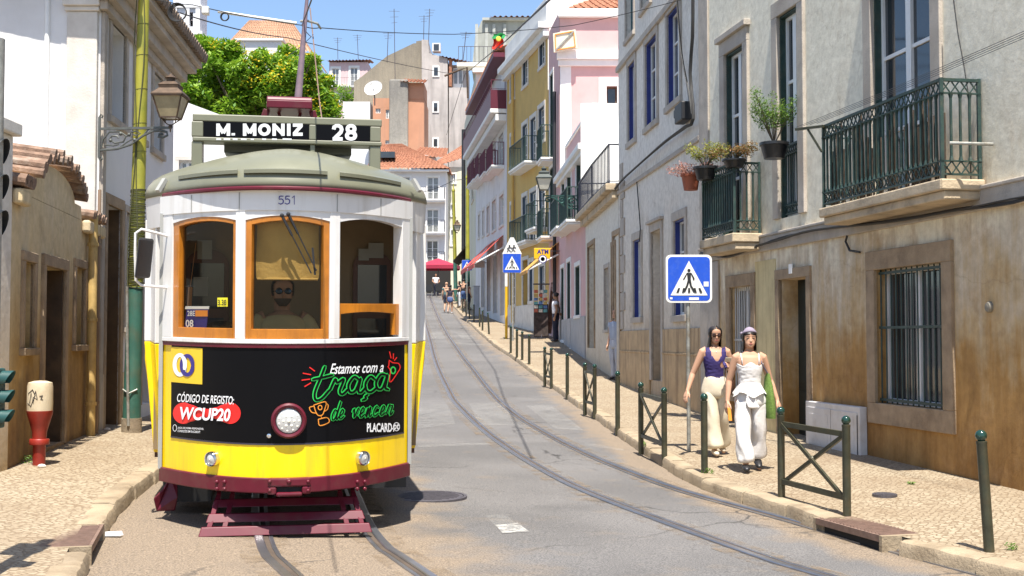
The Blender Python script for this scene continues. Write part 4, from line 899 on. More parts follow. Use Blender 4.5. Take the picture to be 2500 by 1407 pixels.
# ---------------------------------------------------------------- the tram
TO = Vector(((703-1250)/F*9.05, 9.05, gz((703-1250)/F*9.05, 9.05)+.0)); TRZ = math.atan(547/3000); TRX = .03
tram = thing('tram', 'yellow and white vintage tram with a black advert front coming down the street', 'tram', TO, TRZ, None, TRX)
TMI = (Matrix.Translation(TO) @ Matrix.Rotation(TRZ, 4, 'Z') @ Matrix.Rotation(TRX, 4, 'X')).inverted()
TMW = TMI.inverted()
HWF, BOW = .95, .75
bow = lambda x: BOW*(min(abs(x), 1.0)/HWF)**2
def FR(u, z, d=0):                       # a point of the bowed front, d in front of it
    s = 2*BOW*u/HWF**2; l = math.sqrt(1+s*s)
    return (u+s/l*d, bow(u)-d/l, z)
def TF(px, py, yo=0):
    o = TMI @ Vector((0, 0, CH)); dd = TMI.to_3x3() @ Vector(ray(px, py)); y = .2
    for _ in range(24):
        k = (y-o.y)/dd.y; x = o.x+dd.x*k; y = .5*y+.5*(bow(x)+yo)
    return x, o.z+dd.z*k
def TY(px, py, y):
    o = TMI @ Vector((0, 0, CH)); dd = TMI.to_3x3() @ Vector(ray(px, py)); k = (y-o.y)/dd.y
    return o.x+dd.x*k, o.z+dd.z*k
def slab(mb, u0, u1, z0, z1, d0, d1, n=None):
    n = n or max(2, int(abs(u1-u0)/.06)); f0 = z0 if callable(z0) else (lambda u: z0); f1 = z1 if callable(z1) else (lambda u: z1); rings = []
    for i in range(n+1):
        u = u0+(u1-u0)*i/n; rings.append([FR(u, f0(u), d0), FR(u, f0(u), d1), FR(u, f1(u), d1), FR(u, f1(u), d0)])
    return mb.loft(rings)
m_ty = M('tram_yellow', (.88,.6,.0), .27, var=.04, vs=3, coat=.3, dirt=(.5,.3,.03), da=.45, ds=3.5, streak=True)
m_tw = M('tram_white', (.68,.67,.65), .35, var=.04, vs=4, coat=.2, dirt=(.42,.38,.32), da=.5, ds=3, streak=True)
m_tm = M('tram_maroon', (.1,.008,.018), .38, var=.12, vs=6, spec=.3, coat=.06, dirt=(.1,.05,.04), da=.4, ds=8)
m_tb = M('advert_black', (.004,.004,.005), .35, var=.0, spec=.1)
m_to = M('roof_olive', (.17,.17,.115), .38, var=.06, vs=3, coat=.15, dirt=(.14,.14,.09), da=.5, ds=2.5)
m_wood = M('varnished_wood', (.43,.15,.012), .3, var=.22, vs=5, coat=.35, dirt=(.24,.08,.01), da=.5, ds=7, streak=True)
m_tg = M('tram_grey', (.3,.3,.28), .6); m_in = M('cabin_cream', (.2,.14,.075), .7); m_cab = M('cabin_brown', (.09,.03,.01), .5, var=.2)
m_rub = M('black_rubber', (.015,.015,.017), .5, var=.1); m_chr = M('chrome', (.75,.75,.75), .15, 1., var=.05)
m_navyp = M('navy_print', (.03,.02,.2), .4, var=0); m_wp = M('white_print', (.78,.78,.78), .4, var=0)
m_red = M('red_print', (.72,.015,.012), .4, var=0); m_grn = M('green_print', (.02,.52,.08), .4, var=0); m_ora = M('orange_print', (.75,.27,.03), .4, var=0)
def clearglass(name, tint=(.9,.92,.9), refl=.12):
    m = bpy.data.materials.new(name); m.use_nodes = True; nt = m.node_tree; N = nt.nodes.new; L = nt.links.new; nt.nodes.remove(nt.nodes['Principled BSDF'])
    a = N('ShaderNodeBsdfTransparent'); a.inputs[0].default_value = (*tint, 1); g = N('ShaderNodeBsdfGlossy'); g.inputs['Roughness'].default_value = .02
    f = N('ShaderNodeLayerWeight'); f.inputs[0].default_value = .25; x = N('ShaderNodeMixShader'); mm = N('ShaderNodeMath'); mm.operation = 'MULTIPLY_ADD'
    L(f.outputs['Fresnel'], mm.inputs[0]); mm.inputs[1].default_value = .28; mm.inputs[2].default_value = refl*.1
    L(mm.outputs[0], x.inputs[0]); L(a.outputs[0], x.inputs[1]); L(g.outputs[0], x.inputs[2]); L(x.outputs[0], nt.nodes['Material Output'].inputs[0]); return m
m_cg = clearglass('cab_glass', (.8,.78,.72))
def tb(mb, name, m, par=None, **k): return mb.build(name, m, par or tram, world=False, **k)
uL, uR = -.952, .952
zs = lambda y: TF(703, y)[1]
zBb, zBt, zP, zT, zS0, zS1 = zs(1204), zs(1168), zs(1083), zs(850), zs(840), zs(829)
zH = zs(521); zF = zs(470); zM = zs(460)
# front apron and trims
b = MB(); slab(b, uL, uR, zBt, zT, -.03, 0); front = tb(b, 'front_apron', m_ty, smooth=True)
b = MB(); slab(b, uL-.01, uR+.01, zBb, zBt+.004, -.05, .022); bump_ = tb(b, 'bumper', m_tm, smooth=True, bevel=.008)
b = MB(); slab(b, uL, uR, zT, zS0, -.03, .012); tb(b, 'maroon_trim', m_tm, smooth=True)
b = MB(); slab(b, uL, uR, zS0, zS1, -.06, .018); tb(b, 'window_sill', m_tw, smooth=True, bevel=.004)
for px in (548, 880):
    for dx in (-9, 9):
        for py in (1176, 1193):
            u, z = TF(px+dx-4, py); r = MB(); r.ball(FR(u, z, .024), .016, 8, 6); tb(r, 'bolt', m_tm, bump_, smooth=True)
b = MB(); u0, u1 = TF(656, 1187)[0], TF(755, 1187)[0]
slab(b, u0, u1, zs(1187), zs(1166), -.02, .05); slab(b, u0, u0+.06, zs(1206), zs(1187), -.02, .05); slab(b, u1-.06, u1, zs(1206), zs(1187), -.02, .05); slab(b, u0+.06, u1-.06, zs(1210), zs(1200), -.02, .065)
coup = tb(b, 'coupler', m_tm, bevel=.012)
b = MB(); slab(b, u0+.055, u1-.055, zs(1201), zs(1186), -.02, .0235); tb(b, 'coupler_slot', m_dark, coup)
for dx in (-43, 43):
    for py in (1174, 1196): u, z = TF(705+dx, py); r = MB(); r.ball(FR(u, z, .05), .014, 8, 6); tb(r, 'bolt', m_tm, coup, smooth=True)
b = MB(); u, z = TF(705, 1174); b.ball(FR(u, z, .05), .018, 10, 6); tb(b, 'pin', m_tm, coup, smooth=True)
# posts and header
b = MB(); zA = lambda u: zH
posts = [(uL, TF(424, 700)[0]), (TF(577, 700)[0], TF(600, 700)[0]), (TF(803, 700)[0], TF(827, 700)[0]), (TF(978, 700)[0], uR)]
for k, (a, c) in enumerate(posts):
    b = MB(); slab(b, a, c, zS1, zH+.03, -.07, .016, 2); tb(b, 'window_post', m_tw, bevel=.004)
def arch(a, c, h): return lambda u: zH-.015-h*((u-(a+c)/2)/((c-a)/2))**2
bays = [(posts[k][1], posts[k+1][0]) for k in range(3)]
b = MB()
for k, (a, c) in enumerate(bays): slab(b, a, c, arch(a, c, .035), zH+.03, -.05, .01)
slab(b, uL-.02, uR+.02, zH+.02, zF+.01, -.03, .02); tb(b, 'fascia', m_tw, smooth=True)
for px in (473, 588, 820, 925):
    b = MB(); u = TF(px, 490)[0]; slab(b, u-.003, u+.003, zH+.025, zF, .018, .0225, 2); tb(b, 'fascia_seam', m_tg)
# windows
def cabwin(k, py_in0, py_in1, pxi0, pxi1):
    a, c = bays[k]; i0, i1 = TF(pxi0, 700)[0], TF(pxi1, 700)[0]; zi = zs(py_in1); f = MB(); A = arch(a, c, .035)
    slab(f, a, i0, zS1, A, -.045, .004, 2); slab(f, i1, c, zS1, A, -.045, .004, 2); slab(f, i0, i1, zS1, zi, -.045, .006)
    slab(f, i0, i1, lambda u: arch(i0, i1, .03)(u)-(zs(521)-zs(py_in0))+.012, A, -.045, .005)
    o = tb(f, 'cab_window', m_wood, bevel=.003); g = MB(); n = 8
    ra = [FR(i0+(i1-i0)*i/n, zi, -.03) for i in range(n+1)]; rb_ = [FR(i0+(i1-i0)*i/n, zH, -.03) for i in range(n+1)]; g.strip(ra, rb_); tb(g, 'glass', m_cg, o); return o, i0, i1, zi
wl_, *_a = cabwin(0, 536, 803, 437, 569); wc_, ci0, ci1, czi = cabwin(1, 538, 804, 614, 789)
a, c = bays[2]; f = MB(); zt_ = zs(741); f0 = TF(834, 800)[0]; f1 = TF(966, 800)[0]
slab(f, a, c, lambda u: zs(762)-.02*((u-(a+c)/2)/((c-a)/2))**2, zt_, -.05, -.012); slab(f, a, f0, zs(823), zs(755), -.05, -.012, 2); slab(f, f1, c, zs(823), zs(755), -.05, -.012, 2)
o = tb(f, 'lowered_window', m_wood, bevel=.003, label='lowered wooden sash of the open cab window'); g = MB(); g.strip([FR(a+(c-a)*i/5, zs(823), -.035) for i in range(6)], [FR(a+(c-a)*i/5, zt_-.02, -.035) for i in range(6)]); tb(g, 'glass', m_cg, o)
# blind, wipers, cards
m_bl = M('tan_blind', (.46,.3,.085), .8, var=.1, vs=5, bump=.3, bs=25)
b = MB(); n = 10; rows = []
for j in range(9):
    z = zs(680)+(zH-zs(680))*j/8; rows.append([FR(ci0-.01+(ci1-ci0+.02)*i/n, z+(.004*math.sin(i*2.1) if j == 0 else 0), -.1+.008*math.sin(i*1.3+j*.8)) for i in range(n+1)])
for r0, r1 in zip(rows, rows[1:]): b.strip(r0, r1)
bl = tb(b, 'blind', m_bl, smooth=2); b = MB(); b.tube([FR(ci0+(ci1-ci0)*i/6, zs(681), -.1) for i in range(7)], .009, 8); tb(b, 'hem_bar', m_bl, bl)
for (x0, y0), (x1, y1), bl_ in (((689, 527), (757, 668), 0), ((704, 524), (768, 660), 1)):
    b = MB(); p = Vector(FR(*TF(x0, y0), .03)); q = Vector(FR(*TF(x1, y1), .035)); b.tube([p, p.lerp(q, .35)], [.011, .009], 6); b.tube([p.lerp(q, .3), q], .005, 6)
    if bl_: e = Vector(FR(*TF(761, 605), .02)); e2 = Vector(FR(*TF(767, 672), .02)); b.bar(e, e2, .014, .01); b.bar(q, e2.lerp(e, .2), .014)
    b.ball(p, .016, 8, 6); tb(b, 'wiper', m_rub)
b = MB(); u0, u1 = TF(442, 780)[0], TF(499, 780)[0]
def card(x0, x1, y0, y1, d, name, m, par, sh=0):
    b = MB(); P_ = [FR(*TF(x0, y1), d), FR(*TF(x1, y1), d), FR(*TF(x1+sh, y0), d), FR(*TF(x0+sh, y0), d)]; P2 = [FR(*TF(x0, y1), d-.004), FR(*TF(x1, y1), d-.004), FR(*TF(x1+sh, y0), d-.004), FR(*TF(x0+sh, y0), d-.004)]
    b.hexa([P2[0], P2[1], P_[1], P_[0]], [P2[3], P2[2], P_[2], P_[3]]); return tb(b, name, m, par)
rc = card(439, 493, 752, 803, -.04, 'route_card', m_navyp, wl_, 6); card(467, 497, 758, 773, -.036, 'orange_block', m_ora, wl_, 0); card(441, 500, 748, 755, -.038, 'card_holder', m_wp, wl_, 1)
ps = card(526, 551, 727, 749, -.02, 'price_sticker', M('yellow_sticker', (.7,.62,.02), .5, var=0), wl_)
# lettering on the curved front
def text(body, x0, x1, y0, y1, d, m, par, shear=0, bold=0, name='lettering', fn=None, rise=0):
    cu = bpy.data.curves.new('t', 'FONT'); cu.body = body; cu.size = 1; cu.offset = bold; cu.fill_mode = 'FRONT'; cu.resolution_u = 5
    ob = bpy.data.objects.new('t', cu); COL.objects.link(ob); dg = bpy.context.evaluated_depsgraph_get(); me = bpy.data.meshes.new_from_object(ob.evaluated_get(dg))
    bpy.data.objects.remove(ob); bpy.data.curves.remove(cu)
    X = [v.co.x for v in me.vertices]; Yv = [v.co.y for v in me.vertices]; ax, bx, ay, by = min(X), max(X), min(Yv), max(Yv)
    b = MB(); vs = []
    for v in me.vertices:
        s = (v.co.x-ax)/(bx-ax); t = (v.co.y-ay)/(by-ay); px = x0+(x1-x0)*s+shear*(t-.5)*(y1-y0); py = y1+(y0-y1)*t-rise*s
        vs.append(fn(px, py) if fn else FR(*TF(px, py), d))
    b.add(vs, [tuple(p.vertices) for p in me.polygons]); bpy.data.meshes.remove(me)
    return tb(b, name, m, par) if fn is None else b
def ribbon(paths, w, d, m, par, name, closed=False):
    b = MB()
    for ki, pth in enumerate(paths):
        pts = crom([Vector((*p, 0)) for p in pth], 3.) if len(pth) > 2 else [Vector((*p, 0)) for p in pth]
        L_, R_ = [], []
        for i, p in enumerate(pts):
            t = (pts[min(i+1, len(pts)-1)]-pts[max(i-1, 0)]).normalized(); n = Vector((t.y, -t.x, 0))*w/2
            e = d+.00025*ki
            q = p-t*(w*.35 if i == 0 else 0)+t*(w*.35 if i == len(pts)-1 else 0)
            sh = .6 if i in (0, len(pts)-1) else 1
            L_.append(FR(*TF(q.x+n.x*sh, q.y+n.y*sh), e)); R_.append(FR(*TF(q.x-n.x*sh, q.y-n.y*sh), e))
        b.strip(L_, R_)
    return tb(b, name, m, par)
def Zc(l, ox=360, oy=820, s=2.513): return [(ox+x/s, oy+y/s) for x, y in l]
def panelrect(x0, x1, y0, y1, d, m, name, par, n=10):
    b = MB(); ua, ub = TF(x0, (y0+y1)/2)[0], TF(x1, (y0+y1)/2)[0]; za, zb_ = TF((x0+x1)/2, y1)[1], TF((x0+x1)/2, y0)[1]
    slab(b, ua, ub, za, zb_, 0, d, n); return tb(b, name, m, par, smooth=True)
b = MB(); slab(b, TF(419, 950)[0], TF(986, 950)[0], zP, zT-.001, 0, .004, 24); ad = tb(b, 'advert_panel', m_tb, smooth=True)
b = MB(); slab(b, TF(419, 950)[0], TF(986, 950)[0], zP-.012, zP, 0, .006, 24); tb(b, 'chrome_strip', M('dark_strip', (.05,.05,.07), .3, .4), ad, smooth=True)
sq = panelrect(419, 495, 849, 936, .006, M('logo_yellow', (.75,.5,.02), .4, var=0), 'logo_panel', ad, 3)
el = lambda cx, cy, rx, ry, n=28, a0=0, a1=360: [(cx+rx*math.cos(R(a0+(a1-a0)*i/n)), cy+ry*math.sin(R(a0+(a1-a0)*i/n))) for i in range(n+1)]
ribbon([el(441.5, 891, 13, 24)], 9.5, .008, m_wp, sq, 'white_ring'); ribbon([el(459.5, 892, 13.5, 23)], 9.5, .0095, m_navyp, sq, 'navy_ring'); ribbon([el(441.5, 891, 13, 24, 10, -52, 22)], 9.5, .011, m_wp, sq, 'white_ring')
text('CÓDIGO DE REGISTO:', 435, 573, 956, 981, .008, m_wp, ad, .12, .012, rise=-7)
def pill(x0, x1, y0, y1, sk): 
    r = (y1-y0)/2; cy = (y0+y1)/2; return el(x1-r, cy+sk, r, r, 12, -90, 90)+el(x0+r, cy, r, r, 12, 90, 270)
b = MB(); pp = pill(424, 589, 983, 1035, 0); cen = FR(*TF(506, 1009), .007)
ctr = [(506+(x-506)*.0, 1009) for x, y in pp]; rr_ = []
for f_ in (0, .35, .7, 1): rr_.append([FR(*TF(506+(x-506)*f_, 1009+(y-1009)*f_), .007) for x, y in pp])
for r0, r1 in zip(rr_, rr_[1:]): b.strip(r0+[r0[0]], r1+[r1[0]])
pl_ = tb(b, 'red_pill', m_red, ad); text('WCUP20', 441, 565, 993, 1024, .013, m_wp, pl_, .14, .03, rise=-5)
text('JOGA DE FORMA RESPONSÁVEL.', 436, 500, 1041, 1048, .008, m_wp, ad, .1, .008, rise=-3); text('CONDIÇÕES EM PLACARD.PT', 436, 491, 1048, 1056, .008, m_wp, ad, .1, .008, rise=-3); ribbon([el(429, 1045, 4.5, 8, 16)], 1.2, .008, m_wp, ad, 'small_ring')
text('Estamos com a', 807, 936, 888, 914, .008, m_wp, ad, .25, .012, rise=5)
tr = [[(1085,190),(1060,255),(1025,345),(1030,392),(1065,385),(1115,330)], [(1012,268),(1070,256),(1132,240)], [(1115,335),(1148,265),(1160,288),(1200,266),(1175,338),(1192,358),(1228,325)],
      [(1292,268),(1262,252),(1228,300),(1238,345),(1270,335),(1302,262),(1287,335),(1303,348),(1335,315)], [(1390,268),(1362,250),(1332,290),(1338,335),(1365,345),(1404,315)], [(1345,362),(1330,372),(1335,385),(1312,395)],
      [(1455,240),(1425,238),(1396,285),(1406,325),(1435,320),(1466,240),(1452,315),(1472,330)]]
ribbon([Zc(p) for p in tr], 10.5, .008, m_grn, ad, 'neon_word'); ribbon([Zc(p) for p in tr], 5.4, .0105, m_tb, ad, 'neon_core')
def script(word, x, y, w, h, sl=.28, dy=0):
    S = {'d': [(.75,.45),(.35,.6),(.08,.3),(.25,.02),(.6,.15),(.95,1.05),(.75,.2),(.85,0),(1.05,.15)], 'e': [(0,.15),(.5,.3),(.65,.5),(.4,.6),(.15,.3),(.35,.02),(.85,.18)], 'v': [(0,.4),(.2,.55),(.35,.05),(.75,.58),(.95,.5)],
         'n': [(0,.1),(.2,.55),(.15,0),(.5,.58),(.6,.4),(.55,.08),(.7,0),(.95,.15)], 'c': [(.7,.5),(.4,.6),(.12,.3),(.35,.02),(.85,.18)], 'r': [(0,.1),(.3,.65),(.4,.52),(.75,.56),(.6,.1),(.75,0),(1,.2)]}
    out = []; n = len(word)
    for k, ch in enumerate(word):
        if ch == ' ': continue
        out.append([(x+w*(k+px)/n+sl*h*pz_, y-h*pz_+dy*(k+px)/n) for px, pz_ in S[ch]])
    return out
dv = script('de vencer', 806, 1026, 149, 42, .2, -13)
ribbon(dv, 7.4, .008, m_grn, ad, 'neon_word'); ribbon(dv, 3.2, .0108, m_tb, ad, 'neon_core')
ribbon([Zc(p) for p in ([(995,195),(1022,215)], [(955,230),(998,238)], [(948,272),(992,266)], [(965,310),(998,290)], [(1480,100),(1488,135)], [(1503,112),(1502,140)], [(1522,135),(1510,150)])], 4.2, .008, m_red, ad, 'red_ray')
ribbon([Zc([(1478,150),(1475,185),(1470,190),(1485,215),(1480,270),(1490,282),(1530,225),(1545,195),(1535,170),(1500,165),(1478,150)])], 2.6, .008, m_red, ad, 'neon_hand'); ribbon([Zc(el(1502, 212, 14, 20, 18))], 3.2, .008, m_grn, ad, 'small_ring')
ribbon([Zc(p) for p in ([(1018,425),(1090,405),(1085,450),(1070,485),(1045,488),(1030,465),(1018,425)], [(1018,432),(992,440),(1005,468),(1035,475)], [(1090,412),(1105,425),(1100,452),(1078,465)], [(1058,488),(1068,505)], [(1045,512),(1098,502),(1110,530),(1055,550),(1045,512)], el(1056, 440, 12, 14, 12))], 2.2, .008, m_ora, ad, 'trophy')
text('PLACARD', 894, 955, 1033, 1055, .008, m_wp, ad, .0, .03); text('.pt', 955, 972, 1034, 1054, .008, m_wp, ad, .1, .02); ribbon([el(966, 1042, 7.5, 10, 18)], 1.6, .008, m_wp, ad, 'small_ring')
five = lambda x: [(x+11,480),(x+4,480),(x+2.5,480),(x+1.5,488),(x+6,486.5),(x+11,490),(x+10,497),(x+5,499.5),(x,497)]
ribbon([five(681), five(696), [(713,484),(718,479.5)], [(718,479.5),(718,499.5)]], 2.6, .024, m_navyp, tram, 'number')
text('28E', 448, 467, 759, 772, -.033, m_wp, wl_, 0, .01); text('08', 444, 463, 781, 799, -.033, m_wp, wl_, 0, .02); text('3.30', 528, 549, 732, 746, -.016, m_rub, wl_, 0, .02)
# lamps
def lamp(px, py, r, m, name, ring=.3):
    u, z = TF(px, py); c = Vector(FR(u, z, 0)); n = (Vector(FR(u, z, 1))-c); q = n.to_track_quat('Z', 'Y').to_matrix()
    b = MB(); b.lathe([(r*1.02, -.02), (r, .035), (r*.9, .048), (r*(1-ring), .04), (r*(1-ring), .02)], c, 28, tilt=q); o = tb(b, name, m, smooth=True)
    b = MB(); b.lathe([(r*(1-ring)-.001, .02), (r*(1-ring)*.9, .034), (r*.4, .045), (.001, .048)], c, 24, tilt=q); tb(b, 'reflector', M('lamp_reflector', (.5,.5,.48), .3, .2, var=.1), o, smooth=True)
    b = MB()
    for i, (rr, nn) in enumerate(((0, 1), (.3, 6), (.55, 11))):
        for k in range(nn): a = 2*math.pi*k/nn; p = c+q @ Vector((math.cos(a)*rr*r, math.sin(a)*rr*r, .045-.008*i)); b.ball(p, r*.105, 8, 6)
    tb(b, 'lens', m_lens, o, smooth=True); return o
m_lens = M('lamp_lens', (.85,.83,.7), .08, var=0, spec=1)
lamp(705, 1027, .128, m_tm, 'headlight', .24)
for px, py in ((523, 1120), (881, 1118)): lamp(px, py, .058, m_chr, 'fog_lamp', .16)
b = MB(); u, z = TF(658, 1064); c = Vector(FR(u, z, 0)); b.lathe([(.016, 0), (.016, .02), (.008, .022), (.006, .01)], c, 12, tilt=(Vector(FR(u, z, 1))-c).to_track_quat('Z', 'Y').to_matrix()); tb(b, 'socket', m_chr)
# roof
RX, RYe, RB_ = 1.15, 1.2, 7.4
def rplan(n=48):
    f = []
    for i in range(n+1): x = -RX+2*RX*i/n; f.append((x, -.05+(RYe+.05)*(abs(x)/RX)**2.1))
    return f+[(RX, y) for y in (2, 3, 4, 5, 6)]+[(-p[0], RB_+RYe-p[1]-.0) for p in f]+[(-RX, y) for y in (6, 5, 4, 3, 2)]
rp = rplan(); z0 = zM; RH = .42
def rring(ph, dz=0, grow=0):
    cs, sn = math.cos(ph), math.sin(ph); out = []
    for x, y in rp:
        w = max(-1, min(1, (y-(RB_+RYe)/2)/((RB_+RYe)/2))); s = 1-cs
        sh = 1.45*s*(1 if y < 2 else (-1 if y > RB_-.8 else 0))
        out.append((x*cs*(1+grow), y+sh, z0+RH*sn**.86+dz))
    return out
b = MB(); b.loft([rring(R(a)) for a in (0, 5, 11, 18, 26, 35, 45, 55, 65, 75, 84, 89)]); roof = tb(b, 'roof', m_to, smooth=2)
b = MB(); b.tube([(x*1.004, y-.012, z0-.005) for x, y in rp[4:45]], .017, 8); tb(b, 'roof_rim', m_tm, roof, smooth=True)
b = MB(); n_ = len(rp); zc = [(.235 if abs(x) > 1.0 else .235*max(0, (abs(x)-.72)/.28)**1.2+.0) for x, y in rp]
ring0 = [(x*.995, y+.01, z0) for x, y in rp]; ring1 = [(x*.985, y+.012, z0-.11-max(0, k-.1)) if k > .0 else (x*.99, y+.012, z0-.02) for (x, y), k in zip(rp, zc)]
b.strip(ring0+[ring0[0]], ring1+[ring1[0]]); ring2 = [(x*.93, y+.06, z) for (x, y, z) in ring1]; b.strip(ring1+[ring1[0]], ring2+[ring2[0]]); tb(b, 'roof_skirt', m_tw, smooth=True)
for x0, x1, a in ((418, 586, 0), (600, 805, 0), (824, 990, 0)):
    ph = R(13); rg_ = rring(ph, .012); u0, u1 = TY(x0, 440, .5)[0], TY(x1, 440, .5)[0]
    pts = [p for p in rg_[:49] if u0 < p[0] < u1]; b = MB()
    for p, q in zip(pts, pts[1:]): b.hexa([(p[0],p[1]-.035,p[2]-.02),(q[0],q[1]-.035,q[2]-.02),(q[0],q[1]+.02,q[2]-.02),(p[0],p[1]+.02,p[2]-.02)], [(p[0],p[1]-.035,p[2]+.006),(q[0],q[1]-.035,q[2]+.006),(q[0],q[1]+.02,q[2]+.02),(p[0],p[1]+.02,p[2]+.02)])
    tb(b, 'drip_rail', m_to, roof)
for px in (398, 1013): x, z = TY(px, 455, .9); b = MB(); b.bar((x-.02*(1 if px > 700 else -1), .85, z+.05), (x+.03*(1 if px > 700 else -1), .8, z-.05), .04, .03); tb(b, 'marker', m_tg, roof)
# destination box
yd = .95; q = lambda px, py: TY(px, py, yd)
(xa, zt), (xb, zb2) = q(470, 277), q(932, 357); b = MB()
b.box(xa, xb, yd, yd+.24, zt-.06, zt); b.box(xa, xb, yd, yd+.24, zb2, zb2+.035)
for p0, p1 in ((470, 499), (757, 775), (906, 932)): b.box(q(p0, 0)[0], q(p1, 0)[0], yd+.001, yd+.24, zb2+.035, zt-.06)
b.box(xa+.01, xb-.01, yd+.1, yd+.23, zb2+.035, zt-.06)
for p0, p1 in ((470, 497), (906, 932)): b.box(q(p0, 0)[0], q(p1, 0)[0], yd+.01, yd+.2, zb2-.26, zb2)
b.box(q(760, 0)[0], q(772, 0)[0], yd+.02, yd+.2, zb2-.1, zb2); b.box(q(545, 0)[0], q(865, 0)[0], yd+.3, yd+.6, zb2-.05, zb2+.02); db = tb(b, 'destination_box', m_to, bevel=.008)
for i, (p0, p1) in enumerate(((499, 757), (775, 906))): b = MB(); b.box(q(p0, 0)[0], q(p1, 0)[0], yd+.002, yd+.05, zb2+.035, zt-.06); tb(b, 'display', m_tb, db)
fn = lambda e: (lambda px, py: (*[(x, yd-e, z) for x, z in (TY(px, py, yd),)][0],))
m_dl = M('display_lettering', (.66,.67,.67), .5, var=0)
def letters(spec, y0, y1, sw, par):
    for ch, x0, x1 in spec:
        b = MB(); k = 0
        S = {'M': [[(0,0),(0,1)],[(1,0),(1,1)],[(.02,1),(.5,.12)],[(.98,1),(.5,.12)]], 'N': [[(0,0),(0,1)],[(1,0),(1,1)],[(0,1),(1,0)]], 'I': [[(.5,0),(.5,1)]], 'Z': [[(-.12,1),(1.12,1)],[(.95,.95),(.05,.05)],[(-.12,0),(1.12,0)]], '.': [[(.5,-.13),(.5,.12)]],
             'O': [[(.5+.5*math.cos(a), .5+.5*math.sin(a)) for a in [2*math.pi*i/28 for i in range(29)]]], '2': [[(0,.72),(.06,.9),(.3,1),(.62,1),(.9,.9),(1,.72),(.9,.52),(.55,.3),(.2,.1),(.08,0)], [(-.14,0),(1.12,0)]],
             '8': [[(.5+.42*math.cos(a), .76+.24*math.sin(a)) for a in [2*math.pi*i/24 for i in range(25)]], [(.5+.5*math.cos(a), .25+.25*math.sin(a)) for a in [2*math.pi*i/24 for i in range(25)]]]}[ch]
        for pth in S:
            pts = [Vector((x0+sw/2+(x1-x0-sw)*u, (y1-sw*.45)-(y1-y0-sw*.9)*v)) for u, v in pth]; L_, R_ = [], []; closed = (pts[0]-pts[-1]).length < .01
            if not closed:
                d0 = (pts[1]-pts[0]).normalized(); d1 = (pts[-1]-pts[-2]).normalized(); vert = abs(d0.x) < .1
                if ch != '.' and (vert): pts[0] -= d0*sw*.45; pts[-1] += d1*sw*.45
            for i, p in enumerate(pts):
                t = (pts[1]-pts[-2] if closed and i in (0, len(pts)-1) else pts[min(i+1, len(pts)-1)]-pts[max(i-1, 0)]).normalized(); n = Vector((t.y, -t.x))*sw/2*(1 if abs(t.x) < .8 else .92)
                e = .0012+.0004*k; L_.append(fn(e)(*(p+n))); R_.append(fn(e)(*(p-n)))
            b.strip(L_, R_); k += 1
        tb(b, 'letter', m_dl, par)
letters([('M',528,562), ('.',565,574), ('M',593,626), ('O',630,661), ('N',665,695), ('I',700,710), ('Z',713,741)], 302, 332, 8.6, db)
letters([('2',810,839), ('8',842,872)], 303, 344, 9.5, db)
for x0, x1 in ((528,540),(546,562),(568,580),(588,602),(612,620),(640,650),(664,676),(690,712)): b = MB(); xx0, zz0 = TY(x0, 342, yd+.0); xx1, zz1 = TY(x1, 338.5, yd+.0); b.box(xx0, xx1, yd-.001, yd+.003, zz0, zz1); tb(b, 'lettering', m_dl, db)
# trolley pole and base
b = MB(); cx, cz = TY(707, 262, 2.1); b.box(cx-.2, cx+.2, 1.9, 2.5, cz-.04, cz+.03)
for s in (-1, 1): b.bar((cx+s*.2, 2.1, cz-.03), (cx+s*.36, 2.1, cz-.5), .06); b.bar((cx+s*.1, 2.2, cz-.02), (cx+s*.02, 2.2, cz-.4), .03)
b.tube([(cx-.2, 2.0, cz+.03), (cx+.2, 2.0, cz+.03)], .05, 10); tbase = tb(b, 'trolley_base', m_tm, bevel=.008)
pe = TMI @ D(752, -30, 16.2); ps_ = Vector((TY(727, 252, 2.2)[0], 2.2, cz+.06)); b = MB(); b.tube([ps_, ps_.lerp(pe, .5), pe], [.036, .028, .02], 10); tb(b, 'trolley_pole', M('pole_grey', (.12,.08,.085), .5, .3, var=.2), tbase, smooth=True)
b = MB(); r0 = TMI @ D(757, 20, 16.0); r1 = Vector((TY(812, 270, 5)[0], 5, 3.0)); b.tube([r0, r0.lerp(r1, .5)+Vector((0, .2, -.1)), r1], .008, 6); tb(b, 'trolley_rope', M('rope', (.2,.13,.1), .9), tbase)
